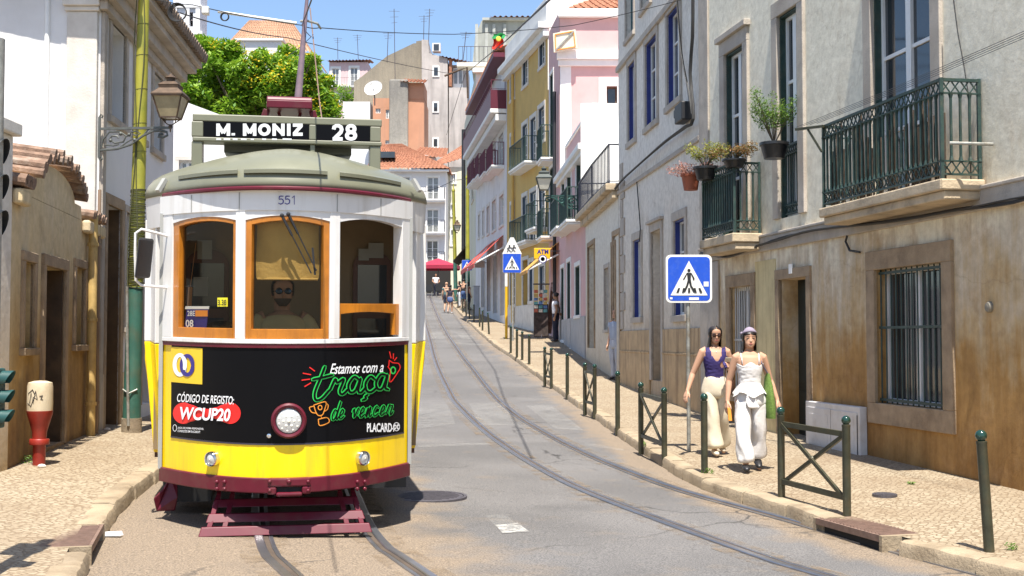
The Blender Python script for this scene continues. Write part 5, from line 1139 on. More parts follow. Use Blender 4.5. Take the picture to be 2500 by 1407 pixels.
# side bodies, doors, rear
def sidebody(s):
    b = MB(); X = 1.185
    b.loft([[(s*.99*X, y, 1.0) if 0 else (s*(X if z > 1.2 else X-.085*(1.3-z)/.8), y, z) for z in (zT, 1.25, .9, .5)]+[(s*(X-.14), y, z) for z in (.5, zT)] for y in (1.62, 4.4, 7.1)]); tb(b, 'side_panel', m_ty, smooth=True)
    b = MB(); b.box(min(s*X, s*(X-.1)), max(s*X, s*(X-.1)), 1.58, 7.1, zT+.0, zT+.06); tb(b, 'belt_rail', m_tw)
    b = MB()
    for y in (1.6, 2.6, 3.6, 4.6, 5.6, 6.6): b.box(min(s*(X-.01), s*(X-.1)), max(s*(X-.01), s*(X-.1)), y, y+.22, zT+.06, z0-.1)
    b.box(min(s*(X-.01), s*(X-.1)), max(s*(X-.01), s*(X-.1)), 1.6, 7.1, z0-.32, z0-.05); tb(b, 'side_pillars', m_tw)
    b = MB(); b.box(min(s*(X-.04), s*(X-.05)), max(s*(X-.04), s*(X-.05)), 1.85, 6.6, zT+.06, z0-.3); tb(b, 'side_glass', m_glass)
    # folding door leaves between front corner and side
    p0 = Vector((s*.965, .8, 0)); p1 = Vector((s*1.1, 1.58, 0))
    for nm, m_, za, zb_, ta, tb_ in (('door_upper', m_tw, zT, z0-.2, 0, 0), ('door_lower', m_ty, .44, zT-.004, -.07, 0)):
        b = MB(); nn = Vector((s*.04, -.01, 0)); k = Vector((s*ta, 0, 0))
        a0, a1 = p0.lerp(p1, .3), p1; b.hexa([(*(a0+k).xy, za), (*(a1+k).xy, za), (*(a1+k+nn).xy, za), (*(a0+k+nn).xy, za)], [(*a0.xy, zb_), (*a1.xy, zb_), (*(a1+nn).xy, zb_), (*(a0+nn).xy, zb_)]); o = tb(b, nm, m_, bevel=.006)
    # pillar facing forward
    b = MB(); b.box(min(s*X, s*(X-.13)), max(s*X, s*(X-.13)), 1.55, 1.6, zT-.0, z0-.15); tb(b, 'corner_pillar', m_tw, bevel=.01)
    b = MB(); b.hexa([(s*(X-.2), 1.55, .47), (s*(X-.085), 1.55, .47), (s*(X-.085), 1.62, .47), (s*(X-.2), 1.62, .47)], [(s*(X-.13), 1.55, zT), (s*X, 1.55, zT), (s*X, 1.62, zT), (s*(X-.13), 1.62, zT)]); tb(b, 'corner_panel', m_ty, bevel=.008)
    b = MB(); b.bar((s*.97, .76, .44), (s*.97, .76, z0-.15), .03, .05); tb(b, 'door_post', m_tg)
for s in (-1, 1): sidebody(s)
b = MB(); b.box(-1.1, 1.1, 7.1, 7.3, .45, z0); tb(b, 'rear_wall', m_ty); b = MB(); b.box(-1.1, 1.1, 1.62, 7.1, .42, .5); slab(b, -.93, .93, .42, .5, -.9, -.04); tb(b, 'floor', m_cab)
# cabin inside: bulkhead, door, notices, controller
b = MB(); yb = 1.5; b.box(-1.1, 1.1, yb, yb+.04, .5, z0-.02); bk = tb(b, 'bulkhead', m_in)
for x0, x1 in ((862, 955), (455, 560)):
    xa_, zz = TY(x0, 590, yb); xb_, _ = TY(x1, 590, yb); xm = (xa_+xb_)/2; hw_ = (xb_-xa_)/2
    pol = [(xa_, .55), (xb_, .55), (xb_, 2.05)]+[(xm+hw_*math.cos(R(a)), 2.05+.13*math.sin(R(a))) for a in range(0, 181, 20)]+[(xa_, 2.05)]
    b = MB(); b.prism(pol, lambda x, z: (x, yb-.03, z), lambda x, z: (x, yb-.001, z)); o = tb(b, 'saloon_door', m_cab)
    b = MB(); b.box(xa_+.04, xb_-.04, yb-.036, yb-.031, 1.68, 2.06); b.box(xa_+.04, xb_-.04, yb-.036, yb-.031, .7, 1.6); tb(b, 'pane', m_glass, o)
    for px, py, w_, h_ in ((888, 622, .09, .1), (918, 612, .13, .13)) if x0 > 700 else ((500, 610, .12, .16), (490, 700, .12, .16)):
        x, z = TY(px, py, yb-.04); b = MB(); b.box(x-w_/2, x+w_/2, yb-.042, yb-.037, z-h_/2, z+h_/2); tb(b, 'notice', M('paper', (.27,.26,.22), .8, var=.1), o)
b = MB(); b.tube([(-.15, .42, .5), (-.15, .42, 1.42)], .1, 12); b.lathe([(.17, 0), (.17, .06), (.02, .09)], (-.15, .42, 1.42), 16); b.box(-.02, .3, .3, .5, 1.44, 1.47); tb(b, 'controller', m_rub)
b = MB(); b.lathe([(.16, -.012), (.175, 0), (.16, .012)], (-.5, .62, 1.5), 20, tilt=Matrix.Rotation(.5, 3, 'X')); tb(b, 'hand_wheel', m_chr, smooth=True)
b = MB(); b.tube([(-.72, .85, 2.2), (-.76, .85, 1.85)], .003, 5); b.tube([(-.76, .85, 1.85), (-.77, .85, 1.62)], .018, 8); tb(b, 'bell_cord', m_wood)
# mirror
b = MB(); M0 = lambda px, py, y: (TY(px, py, y)[0], y, TY(px, py, y)[1])
b.tube([M0(414, 578, .7), M0(385, 570, .62), M0(345, 560, .56), M0(331, 570, .55), M0(330, 620, .55), M0(332, 685, .55), M0(345, 697, .56), M0(414, 703, .7)], .011, 8); mi = tb(b, 'mirror', m_tw, smooth=True)
b = MB(); xa_, za_ = TY(337, 680, .5); xb_, zb_ = TY(369, 581, .5); b.hexa([(xa_-.015,.45,za_),(xb_-.015,.62,za_),(xb_-.03,.68,za_+.01),(xa_-.03,.51,za_)], [(xa_+.01,.45,zb_),(xb_+.01,.62,zb_),(xb_,.68,zb_),(xa_,.51,zb_)]); tb(b, 'mirror_housing', m_rub, mi, bevel=.025)
# lifeguard, side shield, truck and wheels
lg = None
for k, (z, y, hw_, h) in enumerate(((.022, .1, .612, .062), (.105, .2, .565, .058), (.2, .3, .53, .055))):
    b = MB(); b.hexa([(-hw_-.02, y-.02, z), (hw_+.02, y-.02, z), (hw_+.02, y+.01, z), (-hw_-.02, y+.01, z)], [(-hw_, y+.015, z+h), (hw_, y+.015, z+h), (hw_, y+.045, z+h), (-hw_, y+.045, z+h)])
    if lg is None: lg = tb(b, 'lifeguard', m_tm, bevel=.005)
    else: tb(b, 'lifeguard_slat', m_tm, lg, bevel=.005)
for s in (-1, 1):
    for x in (.5, .4): b = MB(); b.bar((s*x*1.13, .13, .04), (s*x, .36, .28), .035, .02); b.bar((s*x, .36, .28), (s*x, .5, .38), .03); tb(b, 'lifeguard_bracket', m_tm, lg)
b = MB(); pol = [TY(px, py, .8) for px, py in ((418,1143),(429,1150),(433,1215),(426,1250),(380,1251),(374,1218),(396,1196),(411,1170))]
b.prism(pol, lambda x, z: (x, .8+.5*abs(z-.18), z), lambda x, z: (x, .84+.5*abs(z-.18), z)); tb(b, 'step_shield', m_tm, bevel=.01)
b = MB(); b.box(-.85, .85, 1.1, 6.9, .36, .45); b.box(-.55, .55, 1.2, 6, .2, .36); b.box(-.98, -.6, 1.1, 1.6, .12, .4); b.box(.6, .98, 1.1, 1.6, .2, .4); tb(b, 'underframe', m_rub)
for y in (2.7, 4.9):
    for s in (-1, 1): b = MB(); b.lathe([(.33, -.05), (.35, -.03), (.35, .03), (.31, .05), (.1, .06)], (s*.47, y, .35), 24, tilt=Matrix.Rotation(R(90), 3, 'Y')); tb(b, 'wheel', m_iron, smooth=True)
# ---------------------------------------------------------------- street furniture
m_bol = M('bollard_paint', (.05,.052,.032), .42, .2, var=.3, vs=9, dirt=(.1,.07,.035), da=.6, ds=7)
m_bal = M('green_ball', (.012,.045,.032), .12, .2, var=.1, coat=.5)
def post(mb, x, y, h=.74, r=.036): mb.lathe([(r, -.1), (r, h-.02), (r*1.04, h-.015), (r*1.04, h), (r*.6, h+.005)], (x, y, 0), 16)
bol0 = thing('bollard', '', 'bollard', (0, 0, 0)); b = MB(); post(b, 0, 0); b.build('post', m_bol, bol0, smooth=True, world=False); b = MB(); b.ball((0, 0, .778), .041, 16, 10); b.build('ball', m_bal, bol0, smooth=True, world=False)
BL = [((2415,1345), 'leaning dark green bollard in front of the ochre stained wall at the right edge'), ((1720,1155), 'dark green bollard standing just in front of the woman in the navy top'), ((1508,1045), 'lone green bollard between the third and second crossed barrier up the street'),
 ((1385,962), 'lone brownish bollard just above the third crossed barrier up the street'), ((1292,890), 'bright green bollard lowest of the group of four below the crossing sign pole'), ((1275,880), 'brown bollard second lowest of the group of four below the crossing sign pole'), ((1262,873), 'green bollard third of the group of four below the crossing sign pole'), ((1247,862), 'brown bollard topmost of the group of four beside the yellow pole foot'),
 ((1194,816), 'tilted dark bollard at the near end of the far kerbside row'), ((1178,807), 'dark bollard second in the far kerbside row'), ((1171,798), 'dark bollard third in the far kerbside row'), ((1157,787), 'dark bollard fourth in the far kerbside row'), ((1146,779), 'green bollard fifth in the far kerbside row'), ((1138,772), 'green bollard sixth in the far kerbside row'), ((1130,764), 'green bollard seventh in the far kerbside row'), ((1118,753), 'green bollard last in the far kerbside row by the strollers')]
for i, (p, lb) in enumerate(BL):
    q = G(*p, PW+.01); o = bol0 if i == 0 else dup(bol0, q); o.location = q; tag(o, lb, 'bollard', 'iron bollards along the right kerb'); o.scale = (1, 1, 1.02)
    if i == 0: o.rotation_euler = (0, -.055, 0)
    if i == 8: o.rotation_euler = (0, -.06, 0)
def barrier(pa, pb, label):
    A, B = G(*pa, PW+.01), G(*pb, PW+.01); t = thing('street_barrier', label, 'barrier', A, 0, 'crossed iron barriers along the right kerb')
    for p in (A, B):
        b = MB(); b.lathe([(.034, -.1), (.034, .72), (.036, .725), (.036, .74), (.02, .745)], p, 16); o = b.build('post', m_bol, t, smooth=True); b = MB(); b.ball(p+Vector((0, 0, .776)), .039, 16, 10); b.build('ball', m_bal, o, smooth=True)
    up = Vector((0, 0, 1)); e = (B-A).normalized()*.03
    for z, nm in ((.66, 'top_rail'), (.14, 'bottom_rail')): b = MB(); b.bar(A+up*z+e, B+up*z-e, .032, .045); b.build(nm, m_bol, t)
    for z0, z1, dd in ((.14, .66, .012), (.66, .14, -.012)): b = MB(); s = Vector((-e.y, e.x, 0)).normalized()*dd; b.bar(A+up*z0+e+s, B+up*z1-e+s, .022, .034); b.build('cross_bar', m_bol, t)
    b = MB(); m_ = (A+B)/2+up*.4; b.ball(m_, .03, 10, 6); b.build('boss', m_bol, t, smooth=True)
barrier((1908,1213), (2068,1258), 'crossed iron barrier nearest the camera in front of the white wall cabinet')
barrier((1565,1090), (1622,1115), 'crossed iron barrier left of the large blue crossing sign pole')
barrier((1428,1000), (1452,1007), 'crossed iron barrier between two lone bollards halfway up the pavement')
barrier((1330,933), (1346,937), 'small far crossed iron barrier below the man in the white shirt')
# signs
m_sb = M('sign_blue', (.01,.07,.48), .35, var=.08, vs=8, dirt=(.1,.17,.45), da=.3, ds=14); m_sw = M('sign_white', (.72,.71,.66), .4, var=.05); m_sk = M('sign_black', (.012,.012,.012), .5, var=0)
m_galv = M('galvanised', (.33,.33,.3), .5, .5, var=.3, vs=14, dirt=(.2,.15,.09), da=.7, ds=6)
def plate(mb, c, hw, hh, y0, y1, r=0, n=5):
    p = []
    for cx, cz, a0 in ((hw-r, hh-r, 0), (-hw+r, hh-r, 90), (-hw+r, -hh+r, 180), (hw-r, -hh+r, 270)):
        for k in range(n+1 if r else 1): a = R(a0+90*k/n) if r else 0; p.append((c[0]+cx+r*math.cos(a)*(r > 0), c[2]+cz+r*math.sin(a)*(r > 0)))
    mb.prism(p, lambda x, z: (x, c[1]+y0, z), lambda x, z: (x, c[1]+y1, z))
def crossing(par, c, s, r=.06, border=True):
    b = MB(); plate(b, c, s, s*1.04, 0, .02, r); o = b.build('sign_plate', m_sw, par, bevel=.002)
    b = MB(); k = .045 if border else .012; plate(b, c, s-k*s*2, s*1.04-k*s*2, -.003, -.0005, r*.85); b.build('blue_face', m_sb, o)
    tri = lambda f: [(c[0]-.8*s*f, c[2]-.72*s*f-.0*s), (c[0]+.8*s*f, c[2]-.72*s*f), (c[0], c[2]+.78*s*f)]
    b = MB(); b.prism(tri(1), lambda x, z: (x, c[1]-.006, z), lambda x, z: (x, c[1]-.0035, z)); b.build('triangle', m_sw, o)
    b = MB(); Y_ = c[1]; q = lambda x, z: (c[0]+x*s, Y_, c[2]+z*s)
    def poly(pts, k=0): b.prism(pts, lambda x, z: (c[0]+x*s, Y_-.0085-k*.0004, c[2]+z*s), lambda x, z: (c[0]+x*s, Y_-.0065, c[2]+z*s))
    poly([(math.cos(R(a))*.07, .36+math.sin(R(a))*.075) for a in range(0, 360, 30)])
    poly([(-.09, .26), (.09, .26), (.075, -.08), (-.06, -.08)], 1)
    poly([(-.1, .25), (-.05, .27), (-.13, .1), (-.22, -.06), (-.26, -.02)], 2); poly([(.05, .27), (.11, .25), (.24, .02), (.23, -.07), (.17, -.05), (.16, .03)], 3)
    poly([(-.06, -.06), (.03, -.06), (-.04, -.3), (-.17, -.58), (-.25, -.56), (-.12, -.28)], 4); poly([(-.02, -.06), (.08, -.06), (.12, -.3), (.27, -.55), (.19, -.6), (.04, -.32)], 5)
    for i, x in enumerate((-.5, -.26, .0, .28, .52)): poly([(x-.05, -.6), (x+.05, -.6), (x*.86+.04, -.4), (x*.86-.04, -.4)], 6+i)
    b.build('pictogram', m_sk, o); return o
c = G(1683, 1105, PW); t = thing('crossing_sign', 'large blue pedestrian crossing sign on a thin rusty pole beside the two women', 'road sign', c)
b = MB(); zt_ = D(1683, 640, c.y).z; b.tube([(c.x, c.y+.04, c.z-.1), (c.x, c.y+.04, zt_)], .024, 10); b.build('pole', m_galv, t, smooth=True)
pc = D(1682, 681, c.y); o = crossing(t, pc, .284)
for dx, dz, w_, h_ in ((-.22, -.24, .016, .012), (.06, -.245, .06, .016), (.21, -.065, .03, .03)): b = MB(); b.box(pc.x+dx-w_, pc.x+dx+w_, pc.y-.0055, pc.y-.003, pc.z+dz-h_, pc.z+dz+h_); b.build('sticker', m_sw, o)
c = G(1252, 833, PW); t = thing('crossing_sign', 'small blue crossing sign under a white triangular school sign on a far pole', 'road sign', c)
b = MB(); b.tube([(c.x, c.y+.05, c.z-.1), (c.x, c.y+.05, D(1250, 585, c.y).z)], .035, 8); b.build('pole', m_galv, t, smooth=True); pc = D(1250, 643, c.y); crossing(t, pc, .325, .03, False)
q0 = D(1250, 600, c.y); b = MB(); p_ = [(q0.x-.35, D(1250, 620.5, c.y).z), (q0.x+.35, D(1250, 620.5, c.y).z), (q0.x+.06, D(1250, 580, c.y).z), (q0.x-.06, D(1250, 580, c.y).z)]; b.prism(p_, lambda x, z: (x, c.y, z), lambda x, z: (x, c.y+.02, z)); o = b.build('triangle_plate', m_sw, t)
b = MB()
for x in (-.09, .07):
    z = D(1250, 607, c.y).z; b.ball((q0.x+x, c.y-.01, z+.1), .03, 8, 6)
    for a_, e_ in (((0, .07), (-.03, -.03)), ((0, .05), (-.09, .0)), ((0, .05), (.08, .03)), ((-.03, -.03), (-.09, -.11)), ((-.03, -.03), (.05, -.1))): b.bar((q0.x+x+a_[0], c.y-.012, z+a_[1]), (q0.x+x+e_[0], c.y-.012, z+e_[1]), .022, .012)
b.build('pictogram', m_sk, o)
c = G(1236, 828, PW); t = thing('yellow_pole', 'slim yellow post with white top band beside the far crossing sign', 'post', c); b = MB(); zt_ = D(1236, 668, c.y).z; zm = D(1236, 700, c.y).z; b.tube([(c.x, c.y, c.z-.1), (c.x, c.y, zm)], .05, 10); b.build('shaft', M('pole_yellow', (.7,.4,.01), .4, var=.08), t, smooth=True); b = MB(); b.tube([(c.x, c.y, zm), (c.x, c.y, zt_)], .055, 10); b.build('top_band', m_sw, t, smooth=True)
Yq = 66; pc = D(1140, 648, Yq); t = thing('crossing_sign', 'farthest blue crossing sign half hidden beside the red awnings', 'road sign', (pc.x, Yq, pz(pc.x, Yq))); b = MB(); b.tube([(pc.x, Yq+.04, pz(pc.x, Yq)-.1), (pc.x, Yq+.04, pc.z)], .03, 8); b.build('pole', m_galv, t); crossing(t, pc, .27, .03, False)
# lanterns on brackets
m_rust = M('rusty_iron', (.085,.055,.035), .6, .4, var=.3, vs=10, dirt=(.16,.08,.035), da=.6, ds=5); m_liron = M('grey_green_iron', (.1,.105,.095), .55, .4, var=.2, vs=12)
m_lg = M('dusty_lantern_glass', (.3,.25,.15), .25, var=.2, vs=6, spec=.5)
def lantern(t, c, s, iron, glass, fin=False):
    """c is the foot of the lantern, on the end of its bracket"""
    P4 = lambda w, z: [(c.x+a*w*s, c.y+b_*w*s, c.z+z*s) for a, b_ in ((-1,-1),(1,-1),(1,1),(-1,1))]
    b = MB(); b.loft([P4(.105, .1), P4(.178, .37)]); gl = b.build('lantern_glass', glass, t)
    b = MB()
    for k in range(4):
        p, q = P4(.108, .1)[k], P4(.182, .37)[k]; b.bar(p, q, .014*s); b.bar(P4(.108, .1)[k], P4(.108, .1)[(k+1) % 4], .016*s); b.bar(P4(.184, .37)[k], P4(.184, .37)[(k+1) % 4], .022*s)
    for k in range(4): b.tube([P4(.1, .1)[k], (c.x+(-.06, .06, .06, -.06)[k]*s, c.y, c.z+.04*s), c], .007*s, 6)
    b.lathe([(.012*s, 0), (.03*s, .01*s), (.02*s, .05*s), (.006*s, -.05*s)], (c.x, c.y, c.z-.03*s), 10); b.build('lantern_frame', iron, t)
    b = MB(); b.loft([P4(.2, .375), P4(.2, .39), P4(.12, .47), P4(.125, .5), P4(.13, .515), P4(.075, .56), P4(.06, .565)]); b.lathe([(.055*s, 0), (.055*s, .05*s), (.08*s, .055*s), (.02*s, .1*s), (.005*s, .12*s)], (c.x, c.y, c.z+.56*s), 14); b.build('lantern_roof', iron, t)
    return gl
def spiral(cx, cz, r0, r1, a0, a1, n=22): return [(cx+(r0+(r1-r0)*k/n)*math.cos(R(a0+(a1-a0)*k/n)), cz+(r0+(r1-r0)*k/n)*math.sin(R(a0+(a1-a0)*k/n))) for k in range(n+1)]
def bracket(t, base, tip, drop, iron, r=.012):
    base, tip = Vector(base), Vector(tip); ax = (tip-base); L_ = ax.length; ax.normalize(); b = MB(); f = lambda x, z: base+ax*(x*L_)+Vector((0, 0, z*drop))
    b.bar(f(0, 0), f(1.02, 0), .028, .03); b.bar(f(.0, .55), f(.0, -1.35), .03, .022)
    def cv(pts, rr=r): b.tube([f(x, z) for x, z in pts], rr, 6)
    cv([(.02, -1.0), (.1, -.98), (.25, -.95), (.45, -.75), (.62, -.35), (.75, -.15), (.86, -.12), (.95, -.2), (.96, -.36), (.9, -.45), (.83, -.4), (.84, -.3), (.9, -.29)], r*1.3)
    cv([(.03, -.9), (.05, -.5), (.14, -.16), (.28, -.14), (.38, -.35), (.34, -.62), (.22, -.68), (.14, -.5), (.18, -.34), (.26, -.36), (.27, -.46)], r)
    cv([(.38, -.4), (.44, -.2), (.52, -.12), (.58, -.25), (.52, -.35), (.48, -.28)], r*.8); cv([(.3, -.86), (.4, -.62), (.48, -.48), (.44, -.4)], r*.8); cv([(.62, -.35), (.68, -.1), (.72, -.02)], r*.8); cv([(.08, -.75), (.2, -.8), (.28, -.74)], r*.8)
    cv([(0, .55), (.02, .68), (.045, .6), (.03, .5)], r); cv([(0, -1.35), (.02, -1.5), (.045, -1.42), (.03, -1.3)], r)
    for x, z in ((.16, -.55), (.42, -.3), (.5, -.55), (.3, -.25)): b.ball(f(x, z), r*2, 8, 6)
    return b.build('bracket', iron, t, smooth=True)
ba = (-5.17, 15.3, D(240, 315, 15.3).z); tp = D(416, 312, 15.25)
t = thing('street_lamp', 'rusty lantern on an ornate scroll bracket in front of the yellow green pole', 'street lamp', ba); bracket(t, ba, tp, .27, m_liron); lantern(t, tp+Vector((0, 0, .02)), .98, m_rust, m_lg)
ba = Vector(WD.pt(1.2, .02, D(1416, 478, 36.7).z)); tp = D(1328, 478, 36.3)
t = thing('street_lamp', 'green lantern on a scroll bracket over the right pavement before the pink house', 'street lamp', ba); bracket(t, ba, tp, .4, M('verdigris_iron', (.03,.09,.08), .5, .2), .02); lantern(t, tp+Vector((0, 0, .05)), 1.22, M('dark_lamp_iron', (.05,.06,.055), .5, .3), M('milky_glass', (.5,.48,.4), .3, var=.1))
# wired pole, left
c = G(321, 1058, PW); t = thing('catenary_pole', 'tall yellow green pole bound with wire in front of the white house', 'pole', c)
pb_ = D(321, 1030, c.y); pt_ = D(353, -60, c.y); pm = pb_.lerp(pt_, (1030-705)/1090)
b = MB(); b.tube([c+Vector((0, 0, -.05)), c+Vector((0, 0, .19))], .125, 20); b.build('concrete_foot', M('rough_concrete', (.24,.19,.13), .9, var=.25, vs=9, bump=.6), t, smooth=True)
b = MB(); b.tube([pb_-Vector((0, 0, .1)), pm], [.112, .094], 18); b.build('teal_section', M('teal_paint', (.035,.115,.085), .5, var=.2, vs=5, dirt=(.1,.09,.05), da=.5, ds=4), t, smooth=True)
b = MB(); ps = pm.lerp(pt_, .5); b.tube([pm, ps, pt_], [.094, .082, .066], 18); yp = b.build('yellow_section', M('yellow_green_paint', (.3,.28,.03), .5, var=.15, vs=3, dirt=(.12,.17,.03), da=.6, ds=2.2), t, smooth=True)
b = MB()
for k in range(46):
    f_ = .0+.31*(k/45); p = pm.lerp(pt_, f_+rng.uniform(-.002, .002)); r_ = .096-.02*f_; w0 = rng.uniform(-.02, .02)
    b.tube([(p.x+r_*1.03*math.cos(a), p.y+r_*1.03*math.sin(a), p.z+w0*math.cos(a)) for a in [2*math.pi*i/14 for i in range(15)]], .006, 5, False)
for f_ in (.43, .52, .63, .74, .84): 
    p = pm.lerp(pt_, f_); r_ = .096-.028*f_; b.tube([(p.x+r_*math.cos(a), p.y+r_*math.sin(a), p.z+.01*math.cos(a)) for a in [2*math.pi*i/14 for i in range(15)]], .004, 5, False)
for dx in (.02, -.05): b.tube([pm.lerp(pt_, f_)+Vector((dx+.03*math.sin(f_*9+dx*50), -.1+.025*f_, 0)) for f_ in [i/14 for i in range(15)]], .007, 6)
b.build('wire_wrap', M('old_cable', (.06,.06,.02), .7, var=.2), t)
b = MB(); b.tube([c+Vector((.0, -.13, .1)), c+Vector((-.02, -.135, .9)), D(310, 700, c.y-.12)], .018, 8); b.tube([c+Vector((-.09, -.08, .55)), c+Vector((0, -.14, .5)), c+Vector((.09, -.08, .55))], .01, 6); b.build('conduit', m_galv, t, smooth=True)
# fire hydrant
c = G(95, 1142, PW-.01); t = thing('fire_hydrant', 'red fire hydrant with a cream scribbled cap by the garden wall', 'hydrant', c); s_ = c.y/F
zz = lambda y: (1142-y)*s_; rr = lambda w_: w_*s_/2
m_hr = M('hydrant_red', (.24,.02,.012), .45, var=.2, vs=8, dirt=(.16,.05,.03), da=.5, ds=6)
b = MB(); b.lathe([(rr(30), -.08), (rr(30), zz(1085)), (rr(32), zz(1082))], c, 20); b.build('stem', m_hr, t, smooth=True)
b = MB(); b.lathe([(rr(46), zz(1086)), (rr(47), zz(1084)), (rr(47), zz(1074)), (rr(44), zz(1072))], c, 20); b.build('flange', m_hr, t, smooth=True)
b = MB(); b.lathe([(rr(33), zz(1073)), (rr(35), zz(1055)), (rr(46), zz(1035)), (rr(60), zz(1012)), (rr(62), zz(1004))], c, 24); b.build('body', m_hr, t, smooth=True)
b = MB(); b.lathe([(rr(60), zz(1005)), (rr(61), zz(985)), (rr(60), zz(945)), (rr(56), zz(936)), (rr(30), zz(932)), (.001, zz(931))], c, 24); hc = b.build('cap', M('cream_paint', (.56,.48,.34), .6, var=.1, dirt=(.36,.26,.15), da=.5, ds=7), t, smooth=True)
cyl = lambda px, py: (lambda a: (c.x+math.sin(a)*rr(61.5), c.y-math.cos(a)*rr(61.5), c.z+zz(py)))((px-95)/31)
for st in ([(80,985),(84,960),(90,985),(96,955),(100,975),(90,970)], [(74,962),(88,952),(95,965),(84,992),(72,985)], [(105,968),(112,966),(108,975),(113,976)]): b = MB(); b.tube([cyl(*p) for p in st], .004, 5); b.build('scribble', m_rub, hc)
# traffic signals at the left edge
c = G(-34, 1412, PW); t = thing('traffic_light', 'traffic signal post with dark round visors cut by the left edge', 'traffic light', c)
b = MB(); b.tube([c-Vector((0, 0, .1)), c+Vector((0, 0, 3.0))], .05, 12); b.build('pole', m_galv, t, smooth=True)
for nm, ys_, mm, px in (('signal_head', (375, 462, 550), M('signal_black', (.015,.018,.02), .45, var=.1), 0), ('pedestrian_head', (925, 972, 1020), M('signal_green', (.012,.06,.055), .45, var=.1), 12)):
    k = (ys_[1]-ys_[0])*c.y/F; zc = [D(0, y, c.y).z for y in ys_]; x1 = D(px+(2 if px else -16), 500, c.y).x
    b = MB(); b.box(x1-k*.75, x1, c.y-k*.45, c.y+k*.45, zc[-1]-k*.55, zc[0]+k*.55); o = b.build(nm, mm, t, bevel=.012)
    for z in zc:
        b = MB(); n = 12; L_ = k*(.62 if px else .36)
        a_ = [R(-35+250*i/n) for i in range(n+1)]; r_ = k*.42; i0 = [(x1, c.y+math.cos(a)*r_, z+math.sin(a)*r_) for a in a_]; i1 = [(x1+L_*(.6+.4*math.sin(a)), c.y+math.cos(a)*r_, z+math.sin(a)*r_) for a in a_]
        b.strip(i0, i1); b.strip([(x, y_*1+(c.y-y_)*.06, z_) for x, y_, z_ in i0], [(x, y_+(c.y-y_)*.06, z_) for x, y_, z_ in i1]); b.build('visor', mm, o, smooth=2)
# wall cabinet, vent
r_ = WA.rect(1981, 2114, 986, 1120); t = thing('wall_cabinet', 'white two door meter cabinet on the ochre wall behind the crossed barrier', 'cabinet', WA.pt(r_[1], .0, r_[2]))
m_cb = M('cabinet_white', (.62,.6,.58), .5, var=.06, dirt=(.4,.34,.26), da=.4, ds=4); b = MB(WA.pt); b.box(r_[0], r_[1], .002, .1, r_[2], r_[3]); bx = b.build('body', m_cb, t, bevel=.01)
um = (r_[0]+r_[1])/2
for a_, e_ in ((r_[0]+.06, um-.008), (um+.008, r_[1]-.06)):
    b = MB(WA.pt); b.box(a_, e_, .1, .112, r_[2]+.07, r_[3]-.07); o = b.build('door', m_cb, t, bevel=.004); b = MB(WA.pt); b.box(a_+.07, e_-.07, .112, .116, r_[2]+.15, r_[3]-.15); b.build('panel', m_cb, o, bevel=.003)
b = MB(WA.pt); b.box(um-.006, um+.006, .1, .105, r_[2]+.07, r_[3]-.07); b.box(r_[0]+.054, r_[0]+.06, .1, .108, r_[2]+.1, r_[3]-.1); b.box(r_[1]-.06, r_[1]-.054, .1, .108, r_[2]+.1, r_[3]-.1); b.build('gap', m_dark, bx)
u, z = WA.uz(2418, 750); t = thing('wall_vent', 'round grey vent cap on the cream wall at the right edge', 'vent', WA.pt(u, 0, z)); b = MB(lambda x, y, zz_: WA.pt(u+x, zz_, z+y)); b.lathe([(.055, -.02), (.055, .02), (.045, .035), (.01, .04)], (0, 0, 0), 20); b.build('cap', M('vent_grey', (.2,.18,.14), .7), t)
# cables on the walls
m_cab_ = M('black_cable', (.018,.017,.016), .6, var=.1)
def cable(W, pxs, r, d, label, name='cable', extra=0, sag=0, cat='cable'):
    pts = [W.uz(*p) for p in pxs]; t = thing(name, label, cat, W.pt(pts[0][0], d, pts[0][1]))
    for k in range(1+extra):
        b = MB(); P_ = [W.pt(u, d+.012*k, z+(rng.uniform(-.025, .025) if k else 0)) for u, z in pts]; P_ = crom(P_, .25); b.tube(P_, r*(1 if k == 0 else .6), 6); b.build('strand', m_cab_, t, smooth=True)
cable(WA, [(2600,465),(2500,492),(2360,512),(2200,540),(2005,562),(1920,585),(1850,605),(1790,628),(1725,618)], .018, .09, 'sagging bundle of black cables along the string course of the near house', extra=2)
cable(WA, [(2078,560),(2070,590),(2080,612),(2105,616)], .014, .03, 'short bent black cable end above the barred window')
cable(WA, [(2330,-40),(2345,80),(2360,160),(2372,240),(2378,480)], .007, .03, 'thin loose wire hanging beside the big balcony door')
cable(WB, [(1707,-40),(1706,90),(1700,180),(1708,290),(1690,310),(1640,345),(1580,395),(1530,440),(1513,462)], .022, .1, 'thick black cable running down and along the ledge of the blue window house', extra=2)
cable(WB, [(1660,-30),(1672,120),(1690,220),(1698,280)], .008, .06, 'thin slack wires beside the cable box', extra=2)
cable(WB, [(1559,440),(1568,560),(1566,590)], .012, .04, 'single black cable dropping down the grey plaster')
r_ = WB.rect(1668, 1694, 255, 300); t = thing('cable_box', 'black junction boxes fixed where cables meet on the grey house', 'box', WB.pt(r_[0], 0, r_[2])); b = MB(WB.pt); b.box(r_[0], r_[1]-.25, .02, .2, r_[2], r_[3]); b.build('box', m_rub, t, bevel=.02); b = MB(WB.pt); b.box(r_[1]-.2, r_[1], .02, .16, r_[2]+.15, r_[3]-.02); b.build('small_box', m_rub, t, bevel=.02)
